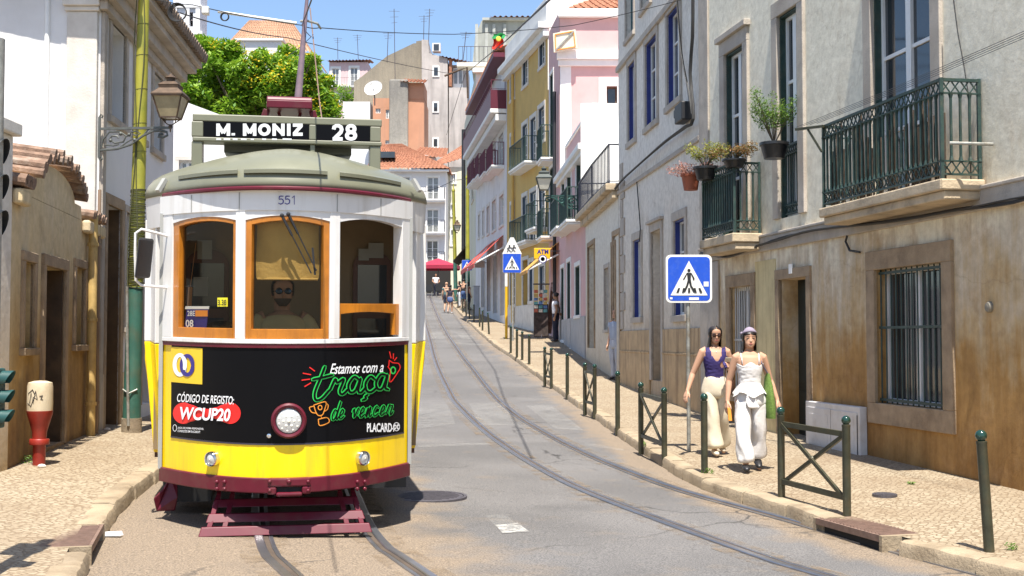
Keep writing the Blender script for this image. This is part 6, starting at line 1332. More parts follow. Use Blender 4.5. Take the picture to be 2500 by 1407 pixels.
# clothes line on the big balcony
t = thing('clothes_line', 'iron clothes line brackets with four wires beside the big balcony', 'clothes line', WA.pt(WA.uz(2010, 320, .5)[0], .5, 4)); m_wire = M('thin_wire', (.1,.1,.1), .5, .5, var=0)
ua, za = WA.uz(2003, 308, .5); b = MB(); b.bar(WA.pt(ua, .46, za), WA.pt(ua+.45, .62, za+.03), .03); b.bar(WA.pt(ua+.06, .46, za-.3), WA.pt(ua+.25, .55, za+.0), .02); b.build('bracket', m_bol, t)
ub, zb_ = WA.uz(2405, 352, .1); b = MB(); b.tube([WA.pt(ub, .02, zb_), WA.pt(ub, .25, zb_), WA.pt(ub+.12, .4, zb_+.02)], .016, 8); b.box(0,0,0,0,0,0); b.build('bracket', m_galv, t)
for k in range(4):
    b = MB(); w0 = .5+.045*k; b.tube([WA.pt(ua+.1+.1*k, w0, za+.05), WA.pt(ua-2, w0, za+.03), WA.pt(ua-4.9, w0, za+.05)], .003, 5); b.build('wire', m_wire, t)
# pots and plants
m_terr = M('terracotta', (.3,.085,.04), .7, var=.2, dirt=(.15,.05,.03), da=.5); m_pot = M('black_pot', (.015,.015,.016), .35, var=.1)
m_yg = leafmat('yellow_green_leaf', (.14,.2,.03), (.38,.34,.06)); m_gl = leafmat('fresh_leaf', (.06,.15,.02), (.2,.3,.05)); m_pk = leafmat('pink_succulent', (.3,.12,.1), (.42,.25,.2))
def potplant(label, c, r, h, pm_, lm, plant, n, cr, spread=1., stems=6):
    t = thing('potted_plant', label, 'potted plant', c); b = MB(); b.lathe([(r*.72, 0), (r*.95, h*.8), (r*1.05, h*.82), (r*1.05, h), (r*.9, h), (r*.88, h*.85), (.001, h*.85)], c, 18); b.build('pot', pm_, t, smooth=True)
    b = MB(); s = MB(); rg2 = random.Random(len(label)); top = Vector(c)+Vector((0, 0, h*.85))
    for k in range(stems):
        e = top+Vector((rg2.uniform(-1, 1)*r*spread*1.6, rg2.uniform(-1, 1)*r*spread*1.2, plant*rg2.uniform(.55, 1))); m_ = top.lerp(e, .5)+Vector((rg2.uniform(-.03,.03), 0, .05)); s.tube([top, m_, e], [.006, .005, .003], 5)
        leafy(b, [(e, cr*.8, 1), (m_, cr*.9, 1), (m_.lerp(e, .5), cr, 1)], n//stems, .024, rg2)
    s.build('stems', m_bark, t); b.build('leaves', lm, t)
u, _ = WA.uz(1890, 380, .25); _, zp = WA.uz(1890, 388, .25); potplant('leafy green shrub in a black pot hanging between two upper windows', Vector(WA.pt(u, .25, zp)), .19, .22, m_pot, m_gl, .7, 2200, .12, 1., 12)
t_ = WA.uz(1697, 465, .55); potplant('pink trailing succulent in a terracotta pot on the corner of the small balcony', Vector(WA.pt(t_[0], .62, t_[1])), .15, .26, m_terr, m_pk, .12, 900, .11, 2.0, 10)
t_ = WA.uz(1733, 440, .45); potplant('yellow green plant in a black pot on the small balcony rail', Vector(WA.pt(t_[0], .52, t_[1])), .18, .2, m_pot, m_yg, .36, 1500, .11, 1.2, 12)
t_ = WA.uz(1785, 410, .45); potplant('reddish flowering plant in a dark pot at the near end of the small balcony', Vector(WA.pt(t_[0], .4, t_[1])), .17, .12, m_pot, leafmat('mixed_leaf', (.1,.12,.03), (.3,.14,.05)), .22, 1000, .1, 1.4, 10)
def weed(px, py, dz, label, r=.05, n=60):
    c = G(px, py, dz); t = thing('weed', label, 'weed', c); b = MB(); leafy(b, [(c+Vector((0, 0, .03)), r, .6)], n, .018, rg); b.build('leaves', m_gl, t)
weed(60, 1133, PW, 'clump of green weeds beside the fire hydrant', .1, 160); weed(1728, 1158, PW, 'small weed tuft at the foot of the bollard by the women', .07, 90); weed(2225, 1188, PW, 'tiny weed growing at the base of the ochre wall', .04, 50); weed(1568, 1090, PW, 'weed tuft at the foot of the second crossed barrier', .06, 70); weed(2470, 1345, PW, 'small weed right of the leaning bollard', .05, 50); weed(1815, 1222, .02, 'weed in the gutter below the right kerb', .04, 40)
for (px, py, s_, lb) in ((102, 1142, .035, 'pale loose stone in front of the hydrant foot'), (262, 1052, .04, 'pale loose stone by the downpipe foot'), (78, 1132, .02, 'small loose stone between weeds and hydrant')):
    c = G(px, py, PW+.01); b = MB(); b.ball(c+Vector((0, 0, s_*.4)), s_, 6, 4, 1.2, .8, .6); tag(b.build('stone', m_cob if 0 else m_stonew), lb, 'stone')
c = G(275, 1308, .01); b = MB(); b.hexa([c+Vector(p) for p in ((-.06,-.03,0),(.06,-.02,0),(.07,.03,0),(-.05,.03,0))], [c+Vector(p) for p in ((-.05,-.02,.03),(.05,-.02,.015),(.06,.02,.03),(-.04,.03,.01))]); tag(b.build('plastic_wrapper', M('litter_white', (.7,.7,.7), .4, var=.1)), 'crumpled white wrapper in the gutter beside the left drain', 'litter')
# awnings, shop things
m_awr = M('awning_red', (.55,.07,.04), .7, var=.1)
def awning(W, u0, u1, z1, out, z0, m, label, arm=True, val=.2):
    t = thing('awning', label, 'awning', W.pt(u0, 0, z1)); b = MB(W.pt); n = 8
    for i in range(n):
        a_, e_ = u0+(u1-u0)*i/n, u0+(u1-u0)*(i+1)/n; b.hexa([(a_,.02,z1-.02),(e_,.02,z1-.02),(e_,out,z0-.02),(a_,out,z0-.02)], [(a_,.02,z1),(e_,.02,z1),(e_,out,z0),(a_,out,z0)])
    b.box(u0, u1, out-.01, out+.01, z0-val, z0); b.build('canvas', m, t)
    if arm: 
        for u in (u0+.05, u1-.05): a = MB(); a.tube([W.pt(u, .02, z0+(z1-z0)*.55), W.pt(u, out, z0-.03)], .035, 8); a.build('arm', m_white, t)
awning(WH, 1.2, 4.2, 6.25, 1.35, 4.95, m_awr, 'nearer red awning on the white house with maroon balcony'); awning(WH, 4.8, 8.5, 6.3, 1.35, 5.0, m_awr, 'farther red awning on the white house with maroon balcony')
awning(WE, .1, 2.7, 4.95, 1.15, 3.95, M('awning_orange', (.6,.3,.06), .7, var=.1), 'orange and white awning below the yellow cash machine sign', True, .12)
def board(label, name, cat, x0, x1, y0, y1, Y, m, txt=None, tm=None, th=.12, tw=(.1,.9,.2,.75)):
    a_, e_ = D(x0, y1, Y), D(x1, y0, Y); t = thing(name, label, cat, (a_.x, Y, a_.z)); b = MB(); b.box(a_.x, e_.x, Y, Y+th, a_.z, e_.z); o = b.build('panel', m, t, bevel=.01)
    if txt:
        w_, h_ = x1-x0, y1-y0
        tb_ = text(txt, x0+w_*tw[0], x0+w_*tw[1], y0+h_*tw[2], y0+h_*tw[3], 0, None, None, 0, .04, fn=lambda px, py: tuple(D(px, py, Y-.004))); tb_.build('lettering', tm, t)
    b = MB(); b.bar((e_.x, Y+.05, e_.z-.1), (e_.x+.5, Y+.05, e_.z-.1), .03); b.build('arm', m_iron, t); return t
tt = board('yellow cash machine sign with dark letters hanging on the yellow house', 'cash_machine_sign', 'sign', 1304, 1343, 606, 632, 43.2, M('sign_yellow', (.75,.42,.005), .4, var=.03), 'ATM', m_navyp, .12, (.18,.9,.12,.55))
b = MB(); c_ = D(1325, 633, 43.1); q_ = Matrix.Rotation(R(90), 3, 'X'); b.lathe([(.15, 0), (.15, .03), (.001, .03)], c_, 20, tilt=q_); o = b.build('round_badge', m_navyp, tt); b = MB(); b.lathe([(.12, .031), (.12, .034), (.075, .034), (.075, .031)], c_, 20, tilt=q_); b.build('ring', m_wp, o)
board('white hanging shop board below the red awnings', 'shop_sign', 'sign', 1159, 1183, 637, 654, 63, m_white)
Yq = 43.0; t = thing('floodlight_panel', 'square cream frame panel fixed to the pink house corner by a wire', 'panel', D(1380, 100, Yq)); b = MB(); c4 = [D(*p, Yq) for p in ((1352,128),(1410,118),(1405,72),(1350,82))]; b.hexa([*c4], [p+Vector((0, .1, 0)) for p in c4]) ; o = b.build('plate', M('cream_plate', (.66,.62,.47), .6), t, bevel=.01)
b = MB(); ci = [p.lerp(sum(c4, Vector())/4, .18)+Vector((0, -.02, 0)) for p in c4]
for k in range(4): b.bar(ci[k], ci[(k+1) % 4], .03)
b.build('frame', m_ora, o); b = MB(); b.bar(ci[0], ci[2], .05); b.build('strut', m_galv, o)
# postcard racks by the shop
Yq = 44.6
t = thing('postcard_rack', 'tall dark souvenir rack hung with postcards outside the yellow house', 'display rack', (*D(1322, 800, Yq).xy, pz(1.0, Yq))); p0 = Vector(t['origin'])
b = MB(); b.box(p0.x-.28, p0.x+.25, Yq-.02, Yq+.3, p0.z+.06, p0.z+1.25); b.build('cloth_stack', M('dark_goods', (.05,.035,.03), .8, var=.6, vs=9), t, bevel=.03); b = MB(); b.tube([p0, p0+Vector((0, .1, 2.0))], .03, 8); b.box(p0.x-.3, p0.x+.3, Yq, Yq+.05, p0.z+1.95, p0.z+2.0); b.build('frame', m_iron, t)
for k in range(18):
    r2, cc = divmod(k, 3); b = MB(); x = p0.x-.2+.17*cc; z = p0.z+.95+.14*r2; b.box(x-.07, x+.07, Yq-.05-.004*r2, Yq-.04-.004*r2, z, z+.11); b.build('postcard', M('card_%s' % 'red blue cream ochre teal'.split()[(k*7+r2) % 5], [(.5,.12,.06),(.1,.2,.42),(.65,.6,.5),(.5,.34,.1),(.1,.3,.3)][(k*7+r2) % 5], .5, var=.5, vs=14), t)
t = thing('souvenir_board', 'brown leaning board hung with scarves beside the man in the white shirt', 'display board', D(1345, 815, 44.8)); b = MB(); a_ = D(1333, 815, 44.8); e_ = D(1346, 690, 45.2); b.hexa([a_, a_+Vector((.2,.0,0)), a_+Vector((.2,.1,0)), a_+Vector((0,.1,0))], [e_, e_+Vector((.16,0,0)), e_+Vector((.16,.1,0)), e_+Vector((0,.1,0))]); b.build('board', M('brown_board', (.15,.08,.05), .8, var=.4, vs=10), t)
b = MB()
for k in range(7): c_ = D(1357+rng.uniform(-4, 4), 690+k*8, 45.1); b.ball(c_, .13, 8, 6, 1, .6, 1.1)
b.build('scarves', M('scarf_mix', (.4,.3,.3), .9, var=.8, vs=12), t, smooth=True)
# terrace at the far end
Yq = 97; c = D(1068, 660, Yq); gzq = gz(c.x, Yq); t = thing('parasol', 'dark red square parasol over the far cafe terrace', 'parasol', (c.x, Yq, gzq)); ap = D(1070, 631, Yq); m_par = M('parasol_red', (.3,.012,.04), .7, var=.08)
hw_ = 1.55; zr = D(1068, 650, Yq).z; b = MB(); rim = [Vector((ap.x+a*hw_, Yq+b_*hw_, zr)) for a, b_ in ((-1,-1),(0,-1.12),(1,-1),(1.12,0),(1,1),(0,1.12),(-1,1),(-1.12,0))]
for k in range(8): b.add([ap, rim[k], rim[(k+1) % 8]], [(0,1,2)]); b.add([rim[k], rim[(k+1) % 8], rim[(k+1) % 8]-Vector((0,0,.28)), rim[k]-Vector((0,0,.28))], [(0,1,2,3)])
b.build('canopy', m_par, t); b = MB(); b.tube([(ap.x, Yq, gzq), ap], .04, 8); b.build('pole', m_iron, t)
ch0 = thing('cafe_chair', '', 'chair', (0, 0, 0)); b = MB(); b.box(-.24, .24, -.24, .24, .42, .47); b.build('seat', m_rub, ch0, world=False); b = MB(); b.box(-.24, .24, -.26, -.22, .47, .95); b.build('backrest', m_rub, ch0, world=False)
for x in (-.21, .21):
    for y in (-.22, .21): b = MB(); b.bar((x, y, 0), (x, y, .42), .03); b.build('leg', m_galv, ch0, world=False)
for i, (px, lb) in enumerate(((1030, 'leftmost of the black cafe chairs under the red parasol'), (1048, 'second black cafe chair from the left under the red parasol'), (1072, 'third black cafe chair from the left under the red parasol'), (1090, 'rightmost black cafe chair under the red parasol'))):
    q = D(px, 700, 93.5); p_ = (q.x, 93.5, gz(q.x, 93.5)); o = ch0 if i == 0 else dup(ch0, p_); o.location = p_; tag(o, lb, 'chair', 'cafe chairs under the parasol')
t = thing('cafe_dark_panel', 'dark interior screen of the cafe behind the parasol', 'screen', D(1070, 700, 100.5)); b = MB(); a_ = D(1020, 722, 101); e_ = D(1100, 655, 101); b.box(a_.x, e_.x, 101, 101.2, a_.z-.6, e_.z); b.build('panel', m_room, t)  # near-black panel: the shade inside the cafe is put into its colour
Yq = 82; t = thing('awning', 'dark brown sloping awning between the two far green poles', 'awning', D(1122, 620, Yq)); b = MB(); a_, e_ = D(1106, 640, Yq-3), D(1140, 600, Yq); b.hexa([a_, e_, e_+Vector((.4, 4, 0)), a_+Vector((.2, 4, 0))], [p+Vector((0, 0, .08)) for p in (a_, e_, e_+Vector((.4, 4, 0)), a_+Vector((.2, 4, 0)))]); b.build('canvas', M('dark_brown_canvas', (.04,.03,.02), .8), t)
for px0, px1, y0, y1, Yq, lb, lamp_ in ((1113, 1107, 745, 468, 84, 'far slim green pole carrying a small lantern', 1), (1142, 1141, 735, 436, 74, 'far slim green pole beside the dark downpipe', 0)):
    p = D(px0, y0, Yq); p.z = pz(p.x, Yq); q = D(px1, y1, Yq); m_ = p.lerp(q, .38); t = thing('catenary_pole', lb, 'pole', p); b = MB(); b.tube([p, m_], [.15, .13], 10); b.build('teal_section', M('teal_paint', (.02,.13,.1)), t, smooth=True); b = MB(); b.tube([m_, q], [.13, .1], 10); b.lathe([(.12, 0), (.12, .1), (.05, .2), (.03, .5), (.005, .6)], q, 8); b.build('yellow_section', M('yellow_green_paint', (.34,.33,.02)), t, smooth=True)
    if lamp_: c_ = D(1116, 568, Yq); lantern(t, c_, 1.3, m_rust, M('milky_glass', (.5,.48,.4))); b = MB(); b.bar(c_, (q.x+.1, Yq, c_.z), .05); b.build('bracket', m_iron, t)
Yq = 64.5; t = thing('utility_box', 'grey utility box standing by the wall below the white shop board', 'utility box', D(1163, 745, Yq)); p_ = D(1156, 745, Yq); e_ = D(1170, 700, Yq); b = MB(); b.box(p_.x, e_.x, Yq, Yq+.4, pz(p_.x, Yq)-.1, e_.z); b.box(p_.x-.03, e_.x+.03, Yq-.03, Yq+.43, e_.z, e_.z+.05); b.build('body', M('box_grey', (.42,.43,.47), .5), t, bevel=.02)
# rooftop things
Yq = 113; c = D(912, 217, Yq); t = thing('satellite_dish', 'white satellite dish on a short mast beside the orange house', 'satellite dish', D(915, 238, Yq)); q_ = Vector((-.25, -1, .55)).to_track_quat('Z', 'Y').to_matrix(); b = MB(); b.lathe([(.001, -.16), (.4, -.12), (.72, 0), (.86, .12), (.85, .14), (.7, .02), (.38, -.1), (.001, -.14)], c, 28, 1, 1, q_); b.build('dish', m_wfar, t, smooth=True)
b = MB(); e_ = c+q_ @ Vector((0, 0, .7)); b.bar(c+q_ @ Vector((.6, 0, .02)), e_, .03); b.bar(c+q_ @ Vector((-.6, .1, .02)), e_, .03); b.ball(e_, .07, 8, 6); b.build('receiver', m_galv, t); b = MB(); b.tube([c, D(915, 240, Yq+.2), D(915, 258, Yq+.2)], .05, 8); b.build('mast', m_iron, t)
Yq = 74.5; t = thing('flag', 'red and green flag hanging from a pole on the mansard house', 'flag', D(1232, 90, Yq)); 
def cloth(x0, x1, y0, y1, m, nm, par, ph=0):
    b = MB(); rows = []
    for j in range(7): rows.append([D(x0+(x1-x0)*i/8+2*math.sin(j*.8), y0+(y1-y0)*j/6+1.5*math.sin(i*.9), Yq+.25*math.sin(i*1.1+j*.4+ph)) for i in range(9)])
    for r0, r1 in zip(rows, rows[1:]): b.strip(r0, r1)
    return b.build(nm, m, par, smooth=2)
cloth(1203, 1232, 82, 94, M('flag_green', (.01,.22,.05), .8), 'green_field', t); cloth(1203, 1228, 94, 120, M('flag_red', (.62,.03,.01), .8), 'red_field', t); b = MB(); b.ball(D(1217, 95, Yq-.3), .16, 10, 6, 1, .25, 1); b.build('emblem', M('flag_gold', (.7,.5,.05), .7), t); b = MB(); b.tube([D(1240, 88, Yq+.4), D(1203, 82, Yq)], .03, 6); b.build('staff', m_iron, t)
AN = [(965, 200, 22, 126, 'tallest antenna'), (1034, 104, 38, 126, 'antenna left of the chimney pair'), (1046, 100, 22, 126, 'antenna right of the chimney pair'), (945, 140, 80, 126, 'short antenna on the gable slope'), (875, 140, 85, 150, 'antenna above the pink roof end'), (825, 142, 92, 150, 'antenna above the pink roof middle'), (1130, 140, 78, 110, 'tilted antenna before the mansard house')]
for px, y0, y1, Yq, lb in AN:
    p, q = D(px, y0+12, Yq), D(px+(8 if 'tilted' in lb else rng.uniform(-3, 3)), y1, Yq); t = thing('antenna', 'thin '+lb+' against the sky' if 'sky' not in lb else lb, 'antenna', p, 0, 'television antennas on the far roofs'); b = MB(); b.tube([p, q], .035, 6); b.build('mast', m_iron, t); b = MB(); L_ = (q-p).length
    for k in range(3): z_ = .97-.07*k; m_ = p.lerp(q, z_); w_ = .55-.12*k; b.bar(m_-Vector((w_, 0, .05*k)), m_+Vector((w_, .2, .03)), .025)
    b.build('crossbars', m_iron, t)
# overhead wires
def wire(label, pts, r=.012, name='overhead_wire', sag=.1):
    P_ = []
    for a_, e_ in zip(pts, pts[1:]):
        for k in range(12): f_ = k/12; P_.append(a_.lerp(e_, f_)-Vector((0, 0, sag*4*f_*(1-f_))))
    P_.append(pts[-1]); t = thing(name, label, 'wire', pts[0]); b = MB(); b.tube(P_, r, 6); b.build('strand', m_cab_, t); return t
Yp = 15.55; jn = D(737, 62, 15.6)
t = wire('span wire from the yellow green pole over the tram to the far right houses', [D(352, -8, Yp), D(470, 12, 15.5), jn, D(780, 68, 15.8), D(1110, 84, 20), D(1400, 62, 22.5), D(1700, -10, 21)], .006, sag=.02)
b = MB(); b.tube([D(532, 29, 15.55), D(724, 57, 15.6)], .018, 8); b.build('white_rod', m_sw, t); b = MB(); q = D(502, 26, 15.5); b.box(q.x-.045, q.x+.045, q.y-.04, q.y+.04, q.z-.05, q.z+.05); b.build('insulator', m_sw, t, bevel=.015)
b = MB(); b.tube([jn+Vector((-.02,0,.05)), jn+Vector((.06,0,.06)), D(775, 58, 15.7), D(783, 70, 15.8)], .016, 8); b.build('hanger', m_galv, t)
for px, py, r_, n_ in ((432, 30, .115, 4), (548, 41, .05, 2)):
    b = MB(); c_ = D(px, py, 15.4)
    for k in range(n_): rr_ = r_*(1-.06*k); b.tube([(c_.x+rr_*math.cos(a)+.006*k, c_.y+.012*k, c_.z+rr_*1.03*math.sin(a)) for a in [2*math.pi*i/22 for i in range(23)]], .007, 6, False)
    tt = thing('cable_coil', 'large coil of black cable hanging beside the pole top' if n_ == 4 else 'small coil of black cable hanging on the span wire', 'cable coil', c_); b.build('loops', m_cab_, tt)
wire('trolley wire running up the street from the left of the tower', [D(440, 32, 15.6), D(700, 92, 24), D(1105, 181, 46)], .009, sag=.05)
wire('trolley wire crossing the blue sky in front of the yellow house', [D(1350, -8, 13), D(1235, 100, 30), D(1135, 182, 55), D(1090, 330, 90)], .014, sag=.0)
wire('trolley wire directly above the tram roof', [D(800, -120, 6.5), jn, D(760, 90, 22), D(700, 140, 34)], .007, sag=.02)
t = thing('wire_hanger', 'brown wire hanger hub above the far maroon balcony house', 'wire hanger', D(1138, 178, 50)); b = MB(); b.tube([D(1085, 186, 50), D(1120, 172, 50), D(1140, 165, 50), D(1142, 240, 50)], .04, 8); b.build('hub', m_rust, t)
wire('cross wire over the street before the white end house', [D(1005, 472, 90), D(1108, 440, 84), D(1240, 400, 60)], .02, sag=.2)
# ---------------------------------------------------------------- people
m_skin = M('skin', (.47,.27,.175), .6, spec=.3, var=.05, vs=6); m_skin2 = M('skin_tan', (.34,.18,.105), .6, spec=.3, var=.05); m_hair = M('dark_hair', (.012,.008,.007), .4, var=.2, vs=20); m_lip = M('lips', (.4,.1,.09), .5, var=0); m_eye = M('eye_dark', (.01,.008,.008), .3, var=0)
HR = [(0,.12,.33,.08),(.035,.17,.375,.02),(.09,.225,.39,-.03),(.18,.285,.385,.1),(.235,.3,.395,.16),(.3,.315,.375,.22),(.42,.345,.37,.35),(.5,.352,.355,.41),(.56,.356,.365,.44),(.64,.36,.385,.46),(.78,.345,.365,.45),(.88,.285,.29,.38),(.95,.19,.19,.27),(.99,.08,.06,.12)]
def headrow(z):
    for p, q in zip(HR, HR[1:]):
        if z <= q[0]: f = max(0, (z-p[0])/(q[0]-p[0])); return [p[i]+(q[i]-p[i])*f for i in (1, 2, 3)]
    return list(HR[-1][1:])
def headpt(a, z, g=1., g2=0):            # a = 0 at the face, in head heights from the chin
    w, f, b = headrow(min(max(z, 0), .99)); c = math.cos(a)
    return Vector((math.sin(a)*w*g, (-f*abs(c)**.85 if c > 0 else b*abs(c)**.9)*g, z))
def person(label, loc, rz, H, J=None, skin=None, levels=2, group=None, fem=True):
    """a figure facing -y; J overrides joints, given as fractions of the height"""
    B = dict(pelvis=(0,.0,.525), waist=(0,0,.61), chest=(0,-.005,.71), nb=(0,.012,.822), chin=(0,.0,.868), turn=(0,0,0))
    for s, k in ((-1, 'a'), (1, 'b')):   # a: picture left when facing the camera
        B.update({'sh'+k: (s*(.094 if fem else .108), .006, .798), 'el'+k: (s*.125, .012, .635), 'wr'+k: (s*.135, -.03, .495), 'hip'+k: (s*.05, 0, .5), 'kn'+k: (s*.052, -.01, .285), 'an'+k: (s*.052, .01, .05), 'toe'+k: (s*.058, -.085, .018)})
    B.update(J or {}); B = {k: Vector(v)*(1 if k == 'turn' else H) for k, v in B.items()}
    w = 1 if fem else 1.13; b = MB(); hh = .134*H; HM = Matrix.Rotation(B['turn'].z, 3, 'Z') @ Matrix.Rotation(B['turn'].x, 3, 'X'); hc = B['chin']
    hp = lambda v: hc+HM @ (v*hh)
    n = 26; b.loft([[hp(headpt(2*math.pi*k/n, r[0])) for k in range(n)] for r in HR])
    b.loft([[hp(Vector(p)) for p in q] for q in (((-.03,-.3,.54),(.03,-.3,.54),(.022,-.39,.54),(-.022,-.39,.54)), ((-.055,-.3,.42),(.055,-.3,.42),(.03,-.43,.42),(-.03,-.43,.42)), ((-.085,-.3,.33),(.085,-.3,.33),(.04,-.475,.34),(-.04,-.475,.34)), ((-.07,-.3,.285),(.07,-.3,.285),(.035,-.42,.285),(-.035,-.42,.285)))])
    for s in (-1, 1): p = hp(Vector((s*.355, .03, .44))); b.ball(p, .13*hh, 8, 6, .35, .7, 1.1)
    nk = .033*w*H; b.tube([B['nb']-Vector((0,-.006*H,.02*H)), B['nb'].lerp(hc, .5)+Vector((0,.012*H,0)), hp(Vector((0,.1,.3)))], [nk*1.35, nk, nk*.98], 16)
    pv, ch = B['pelvis'], B['chest']; L = []
    for z, rx, ry in ((.455,.068,.055),(.49,.09,.065),(.53,.093,.067),(.57,.083,.059),(.61,.073,.054),(.66,.076,.056),(.71,.086,.064),(.745,.091,.064),(.775,.094,.056),(.8,.09,.047),(.818,.072,.042),(.835,.047,.036),(.845,.03,.03)):
        k = (z-.525)/.185; p = pv.lerp(ch, k); g = w if z > .6 else 1+(w-1)*.4; L.append([(p.x+rx*g*H*math.cos(2*math.pi*i/24), p.y+(.008*H if z > .8 else 0)+ry*g*H*math.sin(2*math.pi*i/24), z*H+pv.z-.525*H) for i in range(24)])
    b.loft(L)
    for s, k in ((-1, 'a'), (1, 'b')):
        S, E_, W_ = B['sh'+k], B['el'+k], B['wr'+k]; b.tube([S+Vector((-s*.03*H, 0, .012*H)), S, S.lerp(E_, .3), S.lerp(E_, .7), E_, E_.lerp(W_, .25), E_.lerp(W_, .7), W_], [x*w*H for x in (.036,.034,.03,.0255,.0225,.023,.018,.015)], 14)
        h, kn, an, to = B['hip'+k], B['kn'+k], B['an'+k], B['toe'+k]; b.tube([h, h.lerp(kn, .5), kn, kn.lerp(an, .3), kn.lerp(an, .8), an], [x*H for x in (.05,.044,.035,.034,.024,.022)], 14)
        b.tube([an+(an-to)*.25+Vector((0,0,-.022*H)), an+Vector((0,0,-.02*H)), an.lerp(to, .6)+Vector((0,0,-.006*H)), to], [.02*H,.024*H,.021*H,.014*H], 10)
        f = (W_-E_).normalized(); side = Vector((-s*.35, -1, 0)); side = (side-f*side.dot(f)).normalized(); nr = f.cross(side).normalized(); nr = nr if nr.x*s < 0 else -nr
        pm = W_+f*.03*H; q = lambda a, o, t: W_+f*(a*H)+side*(o*H)+nr*(t*H)
        b.loft([[q(a, o*ww, t*th) for o, t in ((-1,-1),(1,-1),(1,1),(-1,1))] for a, ww, th in ((-.004,.014,.011),(.018,.021,.0105),(.042,.0235,.0095),(.052,.021,.008))])
        for o, ln in ((.0185, .041), (.0065, .047), (-.0055, .043), (-.017, .034)):
            b.tube([q(.04, o, 0), q(.052+ln*.3, o*1.1, .002), q(.05+ln*.75, o*1.12, .009), q(.048+ln, o*1.08, .018)], [.0066*H,.0066*H,.006*H,.005*H], 8)
        b.tube([q(.012, .014, .002), q(.028, .03, .006), q(.047, .036, .011), q(.06, .035, .016)], [.009*H,.0082*H,.0072*H,.0056*H], 8)
    o = b.build('tmp', None); m_ = o.modifiers.new('r', 'REMESH'); m_.mode = 'VOXEL'; m_.voxel_size = .0052 if levels > 1 else .013; m_.use_smooth_shade = True
    sm = o.modifiers.new('s', 'SMOOTH'); sm.factor = .5; sm.iterations = 7 if levels > 1 else 1
    me = bpy.data.meshes.new_from_object(o.evaluated_get(bpy.context.evaluated_depsgraph_get())); om = o.data; bpy.data.objects.remove(o); bpy.data.meshes.remove(om)
    t = thing('person', label, 'person', loc, rz, group); o = bpy.data.objects.new('body', me); COL.objects.link(o); o.parent = t; me.materials.clear(); me.materials.append(skin or m_skin); me.polygons.foreach_set('use_smooth', [True]*len(me.polygons))
    B['HP'] = hp; B['hh'] = hh; B['me'] = me; return t, B
def fold(mb, amp, fr=(14, 14, 5), seed=0):
    for i, v in enumerate(mb.v): p = Vector(v); n = noise.noise(Vector((p.x*fr[0]+seed, p.y*fr[1], p.z*fr[2]))); c = Vector((p.x, p.y, 0)); mb.v[i] = (p.x+n*amp, p.y+n*amp*.8, p.z)
def put(mb, nm, m, t, sub=1): return mb.build(nm, m, t, smooth=2, world=False, sub=sub)
def rings(mb, L, n=20, cap=True):        # (x,y,z,rx,ry)
    mb.loft([[(x+rx*math.cos(2*math.pi*k/n), y+ry*math.sin(2*math.pi*k/n), z) for k in range(n)] for x, y, z, rx, ry in L], cap)
def torso(t, B, H, m, z0, z1, grow=1., fem=True, nm='top', neck=False):
    pr = [(.50,.098,.07),(.56,.088,.064),(.61,.072,.056),(.65,.074,.057),(.70,.086,.07),(.735,.09,.073),(.765,.09,.064),(.785,.093,.058)] if fem else [(.48,.1,.07),(.54,.098,.068),(.61,.092,.062),(.68,.098,.066),(.74,.108,.068),(.785,.112,.06)]
    if neck: pr += [(.81,.09,.05),(.83,.045,.042)]
    b = MB(); c = B['pelvis']; d = B['chest']; L = []
    for z, rx, ry in pr:
        if z0 <= z <= z1: k = (z-.525)/.185; p = c.lerp(d, k); L.append((p.x, p.y-.004*H, z*H+(c.z-.525*H), rx*grow*H, ry*grow*H))
    rings(b, L); fold(b, .006*H, (22, 22, 30)); return put(b, nm, m, t)
def garment(t, B, H, m, test, nm, off=.005):
    me = B['me']; keep = [p for p in me.polygons if test(p.center/H)]; used = sorted({v for p in keep for v in p.vertices}); ix = {v: i for i, v in enumerate(used)}; b = MB()
    b.add([me.vertices[v].co+me.vertices[v].normal*off for v in used], [[ix[v] for v in p.vertices] for p in keep]); fold(b, .0022*H, (26, 26, 40), 3); o = b.build(nm, m, t, smooth=2, world=False); sd = o.modifiers.new('th', 'SOLIDIFY'); sd.thickness = .003; sd.offset = 0; return o
def armless(B, H):
    def f(c):
        for k in 'ab':
            S, E_ = B['sh'+k]/H, B['el'+k]/H; d = E_-S; q = max(0, min(1, (c-S).dot(d)/d.length_squared))
            if (c-(S+d*q)).length < .0375 and abs(c.x) > .083: return False
            if c.z < .66 and abs(c.x) > .1: return False
        return True
    return f
def limb(mb, pts, rad, n=14, sq=1.): mb.tube(crom(pts, .05) if 0 else pts, rad, n, True, sq)
def trousers(t, B, H, m, rad=(.062,.055,.07,.09), top=.615, nm='trousers', end=.04, amp=.012):
    b = MB(); c = B['pelvis']; L = [(c.x, c.y, c.z+(z-.525)*H, rx*H, ry*H) for z, rx, ry in ((top,.077,.061),(.585,.092,.07),(.545,.106,.077),(.505,.112,.078),(.475,.115,.078),(.45,.1,.07),(.435,.07,.05))]; rings(b, L)
    for k in 'ab':
        h, kn, an = B['hip'+k], B['kn'+k], B['an'+k]; e = kn.lerp(an, 1-(end-.05)/.235) if 0 else an+Vector((0, 0, (end-.05)*H)); pts = []; rr = []
        for i in range(14):
            f = i/13; p = h.lerp(kn, f*2) if f < .5 else kn.lerp(e, f*2-1); pts.append(p+Vector((0, 0, 0))); j = f*3; a = min(2, int(j)); rr.append(H*(.93+.07*min(1,f*4))*(rad[a]+(rad[a+1]-rad[a])*(j-a)))
        b.tube(pts, rr, 18, True, .92)
    fold(b, amp*H, (16, 16, 7), H*7); fold(b, amp*.45*H, (38, 38, 9), H*3); return put(b, nm, m, t)
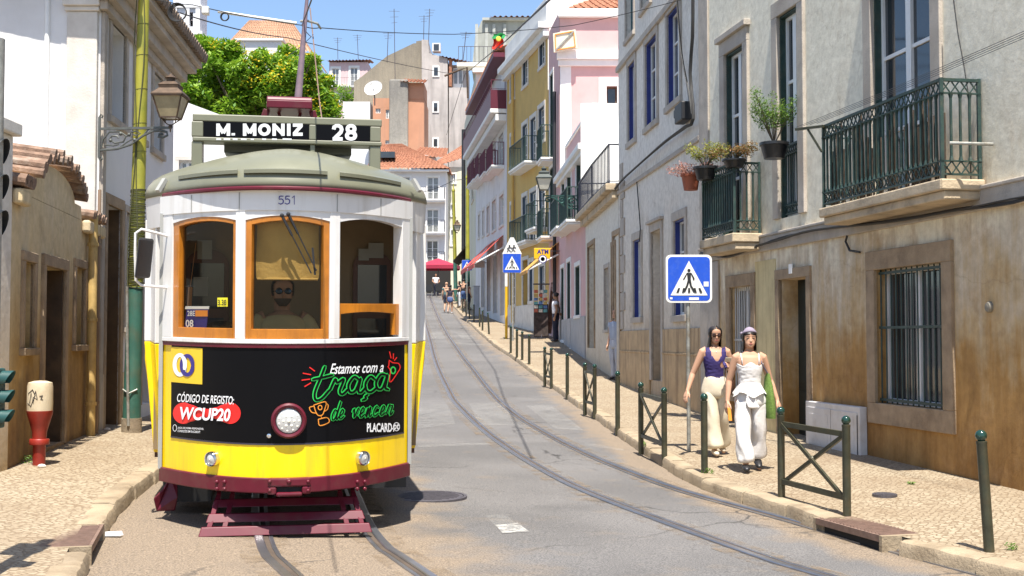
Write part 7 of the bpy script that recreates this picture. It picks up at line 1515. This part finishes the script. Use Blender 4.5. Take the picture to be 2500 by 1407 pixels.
def sleeves(t, B, H, m, f=.45, r=.045, nm='sleeve'):
    for k in 'ab': b = MB(); a, e = B['sh'+k], B['el'+k]; b.tube([a.lerp(B['nb'], .25), a, a.lerp(e, f)], [r*H*.9, r*H*1.02, r*H], 12); put(b, nm, m, t)
def shoes(t, B, H, m, sc=1.):
    for k in 'ab': a, e = B['an'+k], B['toe'+k]; b = MB(); d = (e-a); d.z = 0; b.tube([a-d*.35+Vector((0,0,-.022*H)), a+Vector((0,0,-.015*H)), a+d*.5+Vector((0,0,-.024*H)), e+d*.15+Vector((0,0,-.0*H))], [.022*H*sc, .028*H*sc, .026*H*sc, .018*H*sc], 10, True, .8); put(b, 'shoe', m, t)
def face(t, B, H, glasses=None, lips=True):
    hp = B['HP']; V3 = Vector; hh = B['hh']
    for s in (-1, 1):
        e = hp(V3((s*.16, -.335, .5)))
        if glasses: b = MB(); b.ball(hp(V3((s*.155, -.385, .49))), .125*hh, 12, 8, 1, .3, .8); put(b, 'sunglasses', glasses, t, 0); b = MB(); b.tube([hp(V3((s*.27,-.35,.5))), hp(V3((s*.37,-.1,.49))), hp(V3((s*.37,.06,.48)))], .012*hh, 5); put(b, 'glasses_arm', glasses, t, 0)
        else: b = MB(); b.ball(e, .055*hh, 8, 6, 1.25, .5, .4); put(b, 'eye', m_eye, t, 0)
        b = MB(); b.tube([hp(V3((s*.07,-.385,.585))), hp(V3((s*.16,-.385,.61))), hp(V3((s*.25,-.33,.575)))], [.012*hh,.016*hh,.008*hh], 5); put(b, 'brow', m_hair, t, 0)
    if glasses: b = MB(); b.tube([hp(V3((-.06,-.41,.5))), hp(V3((.06,-.41,.5)))], .018*hh, 5); put(b, 'glasses_bridge', glasses, t, 0)
    if lips: b = MB(); b.tube([hp(V3((-.1,-.365,.195))), hp(V3((-.04,-.4,.21))), hp(V3((0,-.402,.2))), hp(V3((.04,-.4,.21))), hp(V3((.1,-.365,.195)))], [.008*hh,.026*hh,.026*hh,.026*hh,.008*hh], 6, True, .9); put(b, 'mouth', m_lip, t, 0)
def hair(t, B, H, m=None, length=0, low=.25, face_=58, line=.8, nm='hair', g=1.09):
    """a shell over the skull, open at the face; length hangs below, in body heights"""
    hp = B['HP']; hh = B['hh']; b = MB(); n = 22; rws = []; zb = -length*H/hh if length else low; zs_ = [1.045, 1.03, .99, .94, .88, .82, .74, .64, .54, .44, .34, .24]; zs_ = [z for z in zs_ if z >= low or length]
    if length: zs_ += [.24+(zb-.24)*i/7 for i in range(1, 8)]
    for z in zs_:
        th = 0 if z > line+.08 else (face_*(min(1, max(0, (line+.08-z)/.1)))**.6); th = th+(22 if z < .1 and length else 0)*min(1, (.1-z)/.6 if z < .1 else 0); row = []
        for k in range(n+1):
            a = R(th)+(2*math.pi-2*R(th))*k/n
            if z > .99: p = headpt(a, .97, g); p = Vector((p.x*(1.06-z)*9, p.y*(1.06-z)*9, z)) if z > 1.0 else p
            elif z >= .3: p = headpt(a, z, g)
            else: q = headpt(a, .3, g*1.04); f = min(1, (.3-z)/1.1); p = Vector((q.x*(1.02+.12*f), (q.y+.02)*(1-.1*f)+.16*(1 if length else 0)*min(1, (.3-z)/.4)*(1 if math.cos(a) < .3 else .4), z))
            if z > .99: p.z = z
            r_ = 1+.018*noise.noise(Vector((math.cos(a)*7, math.sin(a)*7, z*.7))); row.append(hp(Vector((p.x*r_, p.y*r_, p.z))))
        rws.append(row)
    for r0, r1 in zip(rws, rws[1:]): b.strip(r0, r1)
    o = put(b, nm, m or m_hair, t); sd = o.modifiers.new('th', 'SOLIDIFY'); sd.thickness = .004*H; sd.offset = 0; sd.use_rim = False; return o
m_ivory = M('ivory_trousers', (.56,.49,.37), .8, var=.05, bump=.2, bs=14); m_navyt = M('navy_top', (.025,.015,.1), .75, var=.1); m_wc = M('white_cotton', (.64,.62,.6), .8, var=.04, bump=.25, bs=16); m_blk = M('black_shoe', (.015,.015,.017), .45, var=.1); m_sandal = M('cream_shoe', (.55,.47,.36), .7)
# woman in the navy top
q = G(1747, 1112, PW+.015); H = 1.53
J = dict(ela=(-.168,.03,.63), wra=(-.222,-.02,.495), elb=(.148,.03,.65), wrb=(.075,-.125,.69), kna=(-.035,-.045,.285), ana=(-.022,-.06,.052), toea=(-.02,-.15,.02), knb=(.055,.015,.285), anb=(.075,.13,.075), toeb=(.08,.06,.02))
J.update(turn=(.12,0,.05)); t, B = person('woman in a navy tank top and ivory flared trousers looking at her phone', q, 0.06, H, J)
al = armless(B, H); garment(t, B, H, m_navyt, lambda c: .575 < c.z and al(c) and (c-B['wrb']/H).length > .08 and (c-B['elb']/H).length > .06 and abs(c.x) < .1 and (c.z < .728+.11*min(1, (abs(c.x)/.05)**2) if c.y < 0 else c.z < .76+.06*min(1, abs(c.x)/.05)) and (c.z < .765 or .04 < abs(c.x) < .078), 'tank_top')
trousers(t, B, H, m_ivory, (.068,.058,.062,.088), .632, end=.05); shoes(t, B, H, m_sandal); face(t, B, H, M('sunglass_brown', (.03,.012,.008), .1, var=0)); hair(t, B, H, None, .15, face_=46, line=.8)
b = MB(); b.tube([Vector((-.034,-.03,.832))*H, Vector((0,-.05,.8))*H, Vector((.034,-.03,.832))*H], .0025, 5); b.ball(Vector((0,-.054,.797))*H, .008, 8, 6); put(b, 'necklace', m_chr, t, 0)
mw = t.location; hp = Vector(mw)+Matrix.Rotation(.06, 3, 'Z') @ (B['wrb']+Vector((-.01*H,-.02*H,.05*H)))
tt = thing('phone', 'pale phone with a dangling strap in the hand of the woman in navy', 'phone', hp); b = MB(); b.hexa([hp+Vector(p) for p in ((-.045,-.03,-.02),(.035,-.035,-.025),(.04,-.02,-.025),(-.04,-.015,-.02))], [hp+Vector(p) for p in ((-.035,-.06,.03),(.045,-.065,.025),(.05,-.05,.025),(-.03,-.045,.03))]); b.build('case', M('phone_cream', (.55,.5,.38), .4), tt, bevel=.006)
b = MB(); b.tube([hp+Vector((-.04,-.03,-.02)), hp+Vector((-.05,-.04,-.18)), hp+Vector((-.03,-.04,-.3)), hp+Vector((-.015,-.04,-.18)), hp+Vector((-.02,-.03,-.02))], .005, 6); b.build('strap', m_chr, tt)
tt = thing('shoulder_bag', 'dark brown shoulder bag behind the elbow of the woman in navy', 'bag', Vector(mw)+Vector((.19, .08, .77))); b = MB(); c = Vector(mw)+Vector((.19, .09, .83)); b.ball(c, .1, 14, 10, .6, 1, 1.3); b.build('bag', M('brown_leather', (.06,.025,.015), .5), tt, smooth=True); b = MB(); b.tube([c+Vector((0,-.06,.08)), Vector(mw)+Vector((.115,-.09,1.1)), Vector(mw)+Vector((.11,-.02,1.265)), Vector(mw)+Vector((.11,.06,1.17)), c+Vector((0,.06,.08))], .009, 6); b.build('strap', M('brown_leather', (.06,.025,.015)), tt)
# woman in white
q = G(1832, 1148, PW+.015); H = 1.5
J = dict(hipa=(-.056,0,.5), hipb=(.056,0,.5), ela=(-.142,.035,.635), wra=(-.16,-.005,.485), elb=(.15,.04,.635), wrb=(.195,.0,.495), kna=(-.062,-.075,.29), ana=(-.045,-.1,.05), toea=(-.05,-.185,.018), knb=(.066,.03,.285), anb=(.062,.09,.075), toeb=(.06,-.03,.018))
J.update(turn=(-.03,0,.08)); t, B = person('woman in a white camisole and wide white trousers with a lilac head scarf', q, -.05, H, J)
al = armless(B, H); garment(t, B, H, m_wc, lambda c: .58 < c.z < .752+.012*math.cos(c.x*60) and al(c) and abs(c.x) < .1, 'camisole', .007)
b = MB(); rw = []
for f in (0, .5, 1): rw.append([((.088+.008*f+.006*f*math.sin(k*1.9))*H*math.cos(a), -.003*H+(.061+.008*f+.006*f*math.sin(k*1.7))*H*math.sin(a), (.757-.022*f+.004*math.sin(k*1.3))*H) for k, a in ((k, math.pi+math.pi*k/30) for k in range(31))])
for r0, r1 in zip(rw, rw[1:]): b.strip(r0, r1)
put(b, 'neck_ruffle', m_wc, t)
b = MB()
for s in (-1, 1): b.tube([Vector((s*.058,-.06,.755))*H, Vector((s*.062,-.042,.8))*H, Vector((s*.063,-.01,.828))*H, Vector((s*.06,.04,.81))*H, Vector((s*.055,.055,.76))*H], .0045*H, 6)
put(b, 'strap', m_wc, t, 0)
b = MB()
for z in (.745, .708): b.ball(Vector((.006,-.0665 if z > .72 else -.0685,z))*H, .0125*H, 10, 6, .9, .3, 1.1)
put(b, 'cutout', m_skin, t, 0)
b = MB(); n = 44; rw = []
for j in range(7):
    f = j/6; rw.append([((.074+.045*f+.014*f*math.sin(k*2*math.pi/n*9+j*.4))*H*math.cos(2*math.pi*k/n), (.06+.034*f+.012*f*math.sin(k*2*math.pi/n*9+j*.4))*H*math.sin(2*math.pi*k/n)-.004*H, (.622-(.085+.02*math.sin(k*2*math.pi/n*4+1))*f)*H) for k in range(n)])
b.loft(rw, False); put(b, 'peplum', m_wc, t, 1)
b = MB(); rw = []
for j in range(8): f = j/7; rw.append([Vector(((-.03+.06*k/6+.012*math.sin(j*1.0)+.02*f*(k/6))*H, (-.074-.022*f+.004*math.sin(k*2+j))*H, (.61-.16*f)*H)) for k in range(7)])
for r0, r1 in zip(rw, rw[1:]): b.strip(r0, r1)
put(b, 'ruffle', m_wc, t, 2)
b = MB()
for s in (-1, 1): b.hexa([Vector((s*x, y, z))*H for x, y, z in ((.09,-.06,.4),(.125,-.03,.4),(.125,.04,.4),(.09,.04,.4))], [Vector((s*x, y, z))*H for x, y, z in ((.09,-.068,.5),(.118,-.04,.5),(.118,.04,.5),(.09,.05,.5))])
trousers(t, B, H, m_wc, (.062,.06,.062,.068), .6, end=.055, amp=.02); shoes(t, B, H, m_blk, 1.15); face(t, B, H); hair(t, B, H, None, .02, face_=56, line=.66)
m_lil = M('lilac_scarf', (.24,.2,.26), .85, var=.15, bump=.3, bs=60); b = MB(); hpf = B['HP']; rw = []
for z in (.66, .74, .84, .93, 1.01, 1.04, 1.055): rw.append([hpf((lambda p: Vector((p.x, p.y+.02, z+(.13*math.cos(a) if z < 1 else .05*math.cos(a))+.03)))(headpt(a, min(.97, z), 1.15 if z < 1 else (1.6 if z < 1.02 else (1.0 if z < 1.05 else .1))))) for a in [2*math.pi*k/24 for k in range(24)]])
b.loft(rw, True); b.ball(hpf(Vector((-.36, .25, .78))), .12*B['hh'], 10, 8, .7, 1.1, .8); put(b, 'head_scarf', m_lil, t)
mw = Vector(t.location); hp = mw+B['wra']+Vector((.01,-.04,-.12)); tt = thing('phone', 'orange phone case held low by the woman in white', 'phone', hp); b = MB(); b.hexa([hp+Vector(p) for p in ((-.012,-.03,-.08),(.025,-.035,-.08),(.025,-.02,-.08),(-.012,-.015,-.08))], [hp+Vector(p) for p in ((-.02,-.01,.06),(.015,-.015,.06),(.015,0,.06),(-.02,.005,.06))]); b.build('case', m_ora, tt, bevel=.004)
c = mw+Vector((.215, .03, .77)); tt = thing('shoulder_bag', 'green woven shoulder bag hanging beside the woman in white', 'bag', c); b = MB(); rings(b, [(c.x-.02, c.y, c.z+.26, .02, .07), (c.x-.01, c.y, c.z+.12, .045, .12), (c.x, c.y, c.z-.1, .06, .15), (c.x+.01, c.y, c.z-.22, .05, .13)]); b.build('bag', M('woven_green', (.12,.2,.035), .85, var=.3, vs=60, bump=.5, bs=90), tt, smooth=True)
b = MB(); b.tube([c+Vector((-.02, -.05, .25)), mw+Vector((.115,-.07,1.14)), mw+Vector((.115,-.01,1.235)), mw+Vector((.115,.06,1.16)), c+Vector((-.02, .05, .25))], .008, 6); b.build('strap', M('strap_grey', (.1,.09,.12), .8), tt)
# others
m_navy_t = M('navy_trousers', (.012,.014,.03), .8); m_tee = M('white_tee', (.72,.72,.74), .8, var=.04)
def simple(label, px, py, Y, rz, H, top, bot, J=None, fem=False, tneck=True, shorts=False, hairm=None, hl=0, shoe=None, sl=.45, skin=None, bald=False, z=None, rad=(.068,.055,.045,.045)):
    p = D(px, py, Y); p.z = pz(p.x, Y) if z is None else z; t, B = person(label, p, rz, H, J, skin or m_skin, 1, None, fem)
    torso(t, B, H, top, .52 if not fem else .55, .84, 1.08, fem, 'shirt', tneck)
    if sl: sleeves(t, B, H, top, sl, .042 if fem else .05)
    if shorts == 'skirt':
        b = MB(); c = B['pelvis']; rings(b, [(c.x, c.y, (.6)*H, .082*H, .062*H), (c.x, c.y, .53*H, .105*H, .076*H), (c.x, c.y, .36*H, .115*H, .09*H)]); put(b, 'skirt', bot, t)
    elif shorts:
        B2 = dict(B)
        for k in 'ab': B2['an'+k] = B['hip'+k].lerp(B['kn'+k], .85); B2['kn'+k] = B['hip'+k].lerp(B['kn'+k], .42)
        trousers(t, B2, H, bot, (.068,.064,.06,.06), .6, 'shorts', .05)
    else: trousers(t, B, H, bot, rad, .6)
    shoes(t, B, H, shoe or m_blk); face(t, B, H)
    if not bald: hair(t, B, H, hairm, hl, .3, 60, .82)
    return t, B
walk = dict(kna=(-.05,-.06,.29), ana=(-.045,-.06,.05), toea=(-.045,-.14,.02), knb=(.05,.01,.29), anb=(.05,.12,.09), toeb=(.05,.06,.03))
simple('man in a white t-shirt and dark trousers standing by the souvenir racks', 1357, 834, 42.8, -1.75, 1.72, m_tee, m_navy_t, dict(ela=(-.13,.05,.65), wra=(-.06,.085,.58), elb=(.14,.04,.64), wrb=(.12,.0,.5)), skin=m_skin2)
simple('person in a grey blue shirt standing at the arched doorway of the low house', 1504, 880, 28.75, -.9, 1.66, M('grey_blue_tee', (.3,.34,.42), .8), M('pale_jeans', (.35,.37,.42), .8))
simple('bald man in a grey green shirt and black shorts walking up the road', 1090, 760, 71.2, 3.05, 1.76, M('grey_green_shirt', (.1,.17,.16), .8), m_navy_t, walk, shorts=True, bald=True, z=gz(-3.75, 71.2))
simple('woman in a dark top and blue denim skirt walking up the road', 1099, 760, 70.2, 2.9, 1.64, M('dark_top', (.03,.025,.04), .8), M('denim', (.08,.12,.26), .8), walk, True, shorts='skirt', hl=.1, shoe=m_tee, z=gz(-3.5, 70.2))
m_str = M('striped_white', (.55,.55,.55), .8)
simple('woman in a black top and pale striped trousers on the far pavement', 1121, 750, 75, -1.2, 1.62, M('black_top', (.015,.013,.014), .8), m_str, dict(elb=(.12,-.08,.66), wrb=(.05,-.15,.68)), True, hl=.13)
simple('person in black with blue shorts standing among the far crowd', 1132, 750, 73.5, 2.6, 1.78, M('black_top', (.015,.013,.014)), M('blue_shorts', (.06,.1,.22), .8), shorts=True)
simple('person in a rust brown top beside the far shop door', 1143, 750, 71.5, 2.2, 1.66, M('rust_top', (.16,.06,.035), .8), m_navy_t, fem=True, hl=.1)
simple('waiter in a white shirt behind the cafe chairs under the parasol', 1064, 700, 95.5, .3, 1.75, m_tee, m_navy_t, dict(elb=(.16,-.02,.66), wrb=(.1,-.12,.6), ela=(-.16,-.02,.66), wra=(-.1,-.12,.58)), z=gz(-6, 95.5), skin=m_skin2)
# driver, seated in the cab
p = TMW @ Vector((-.03, 1.0, 0)); H = 1.76; hd = D(690, 712, p.y); z_ = hd.z-.935*H
J = dict(kna=(-.07,-.2,.5), knb=(.07,-.2,.5), ana=(-.07,-.19,.27), anb=(.07,-.19,.27), toea=(-.07,-.27,.24), toeb=(.07,-.27,.24), ela=(-.16,-.03,.65), wra=(-.1,-.17,.6), elb=(.16,-.03,.65), wrb=(.12,-.18,.6))
t, B = person('bearded driver in a beige polo shirt seated behind the middle cab window', (hd.x, p.y, z_), TRZ+.1, H, J, m_skin2, 2, None, False)
m_polo = M('beige_polo', (.5,.38,.18), .8); torso(t, B, H, m_polo, .5, .84, 1.1, False, 'shirt', True); sleeves(t, B, H, m_polo, .8, .052); trousers(t, B, H, m_navy_t, (.07,.065,.05,.05), .6); shoes(t, B, H, m_blk); face(t, B, H, M('mirror_shades', (.02,.05,.09), .08, .5, var=0), False); hair(t, B, H, None, 0, .3, 62, .8)
b = MB(); rw = [[B['HP'](headpt(R(-75+150*k/12), z, 1.05)) for k in range(13)] for z in (-.02, .04, .1, .16, .25)]
for r0, r1 in zip(rw, rw[1:]): b.strip(r0, r1)
put(b, 'beard', M('beard', (.05,.03,.02), .8, var=.2), t)
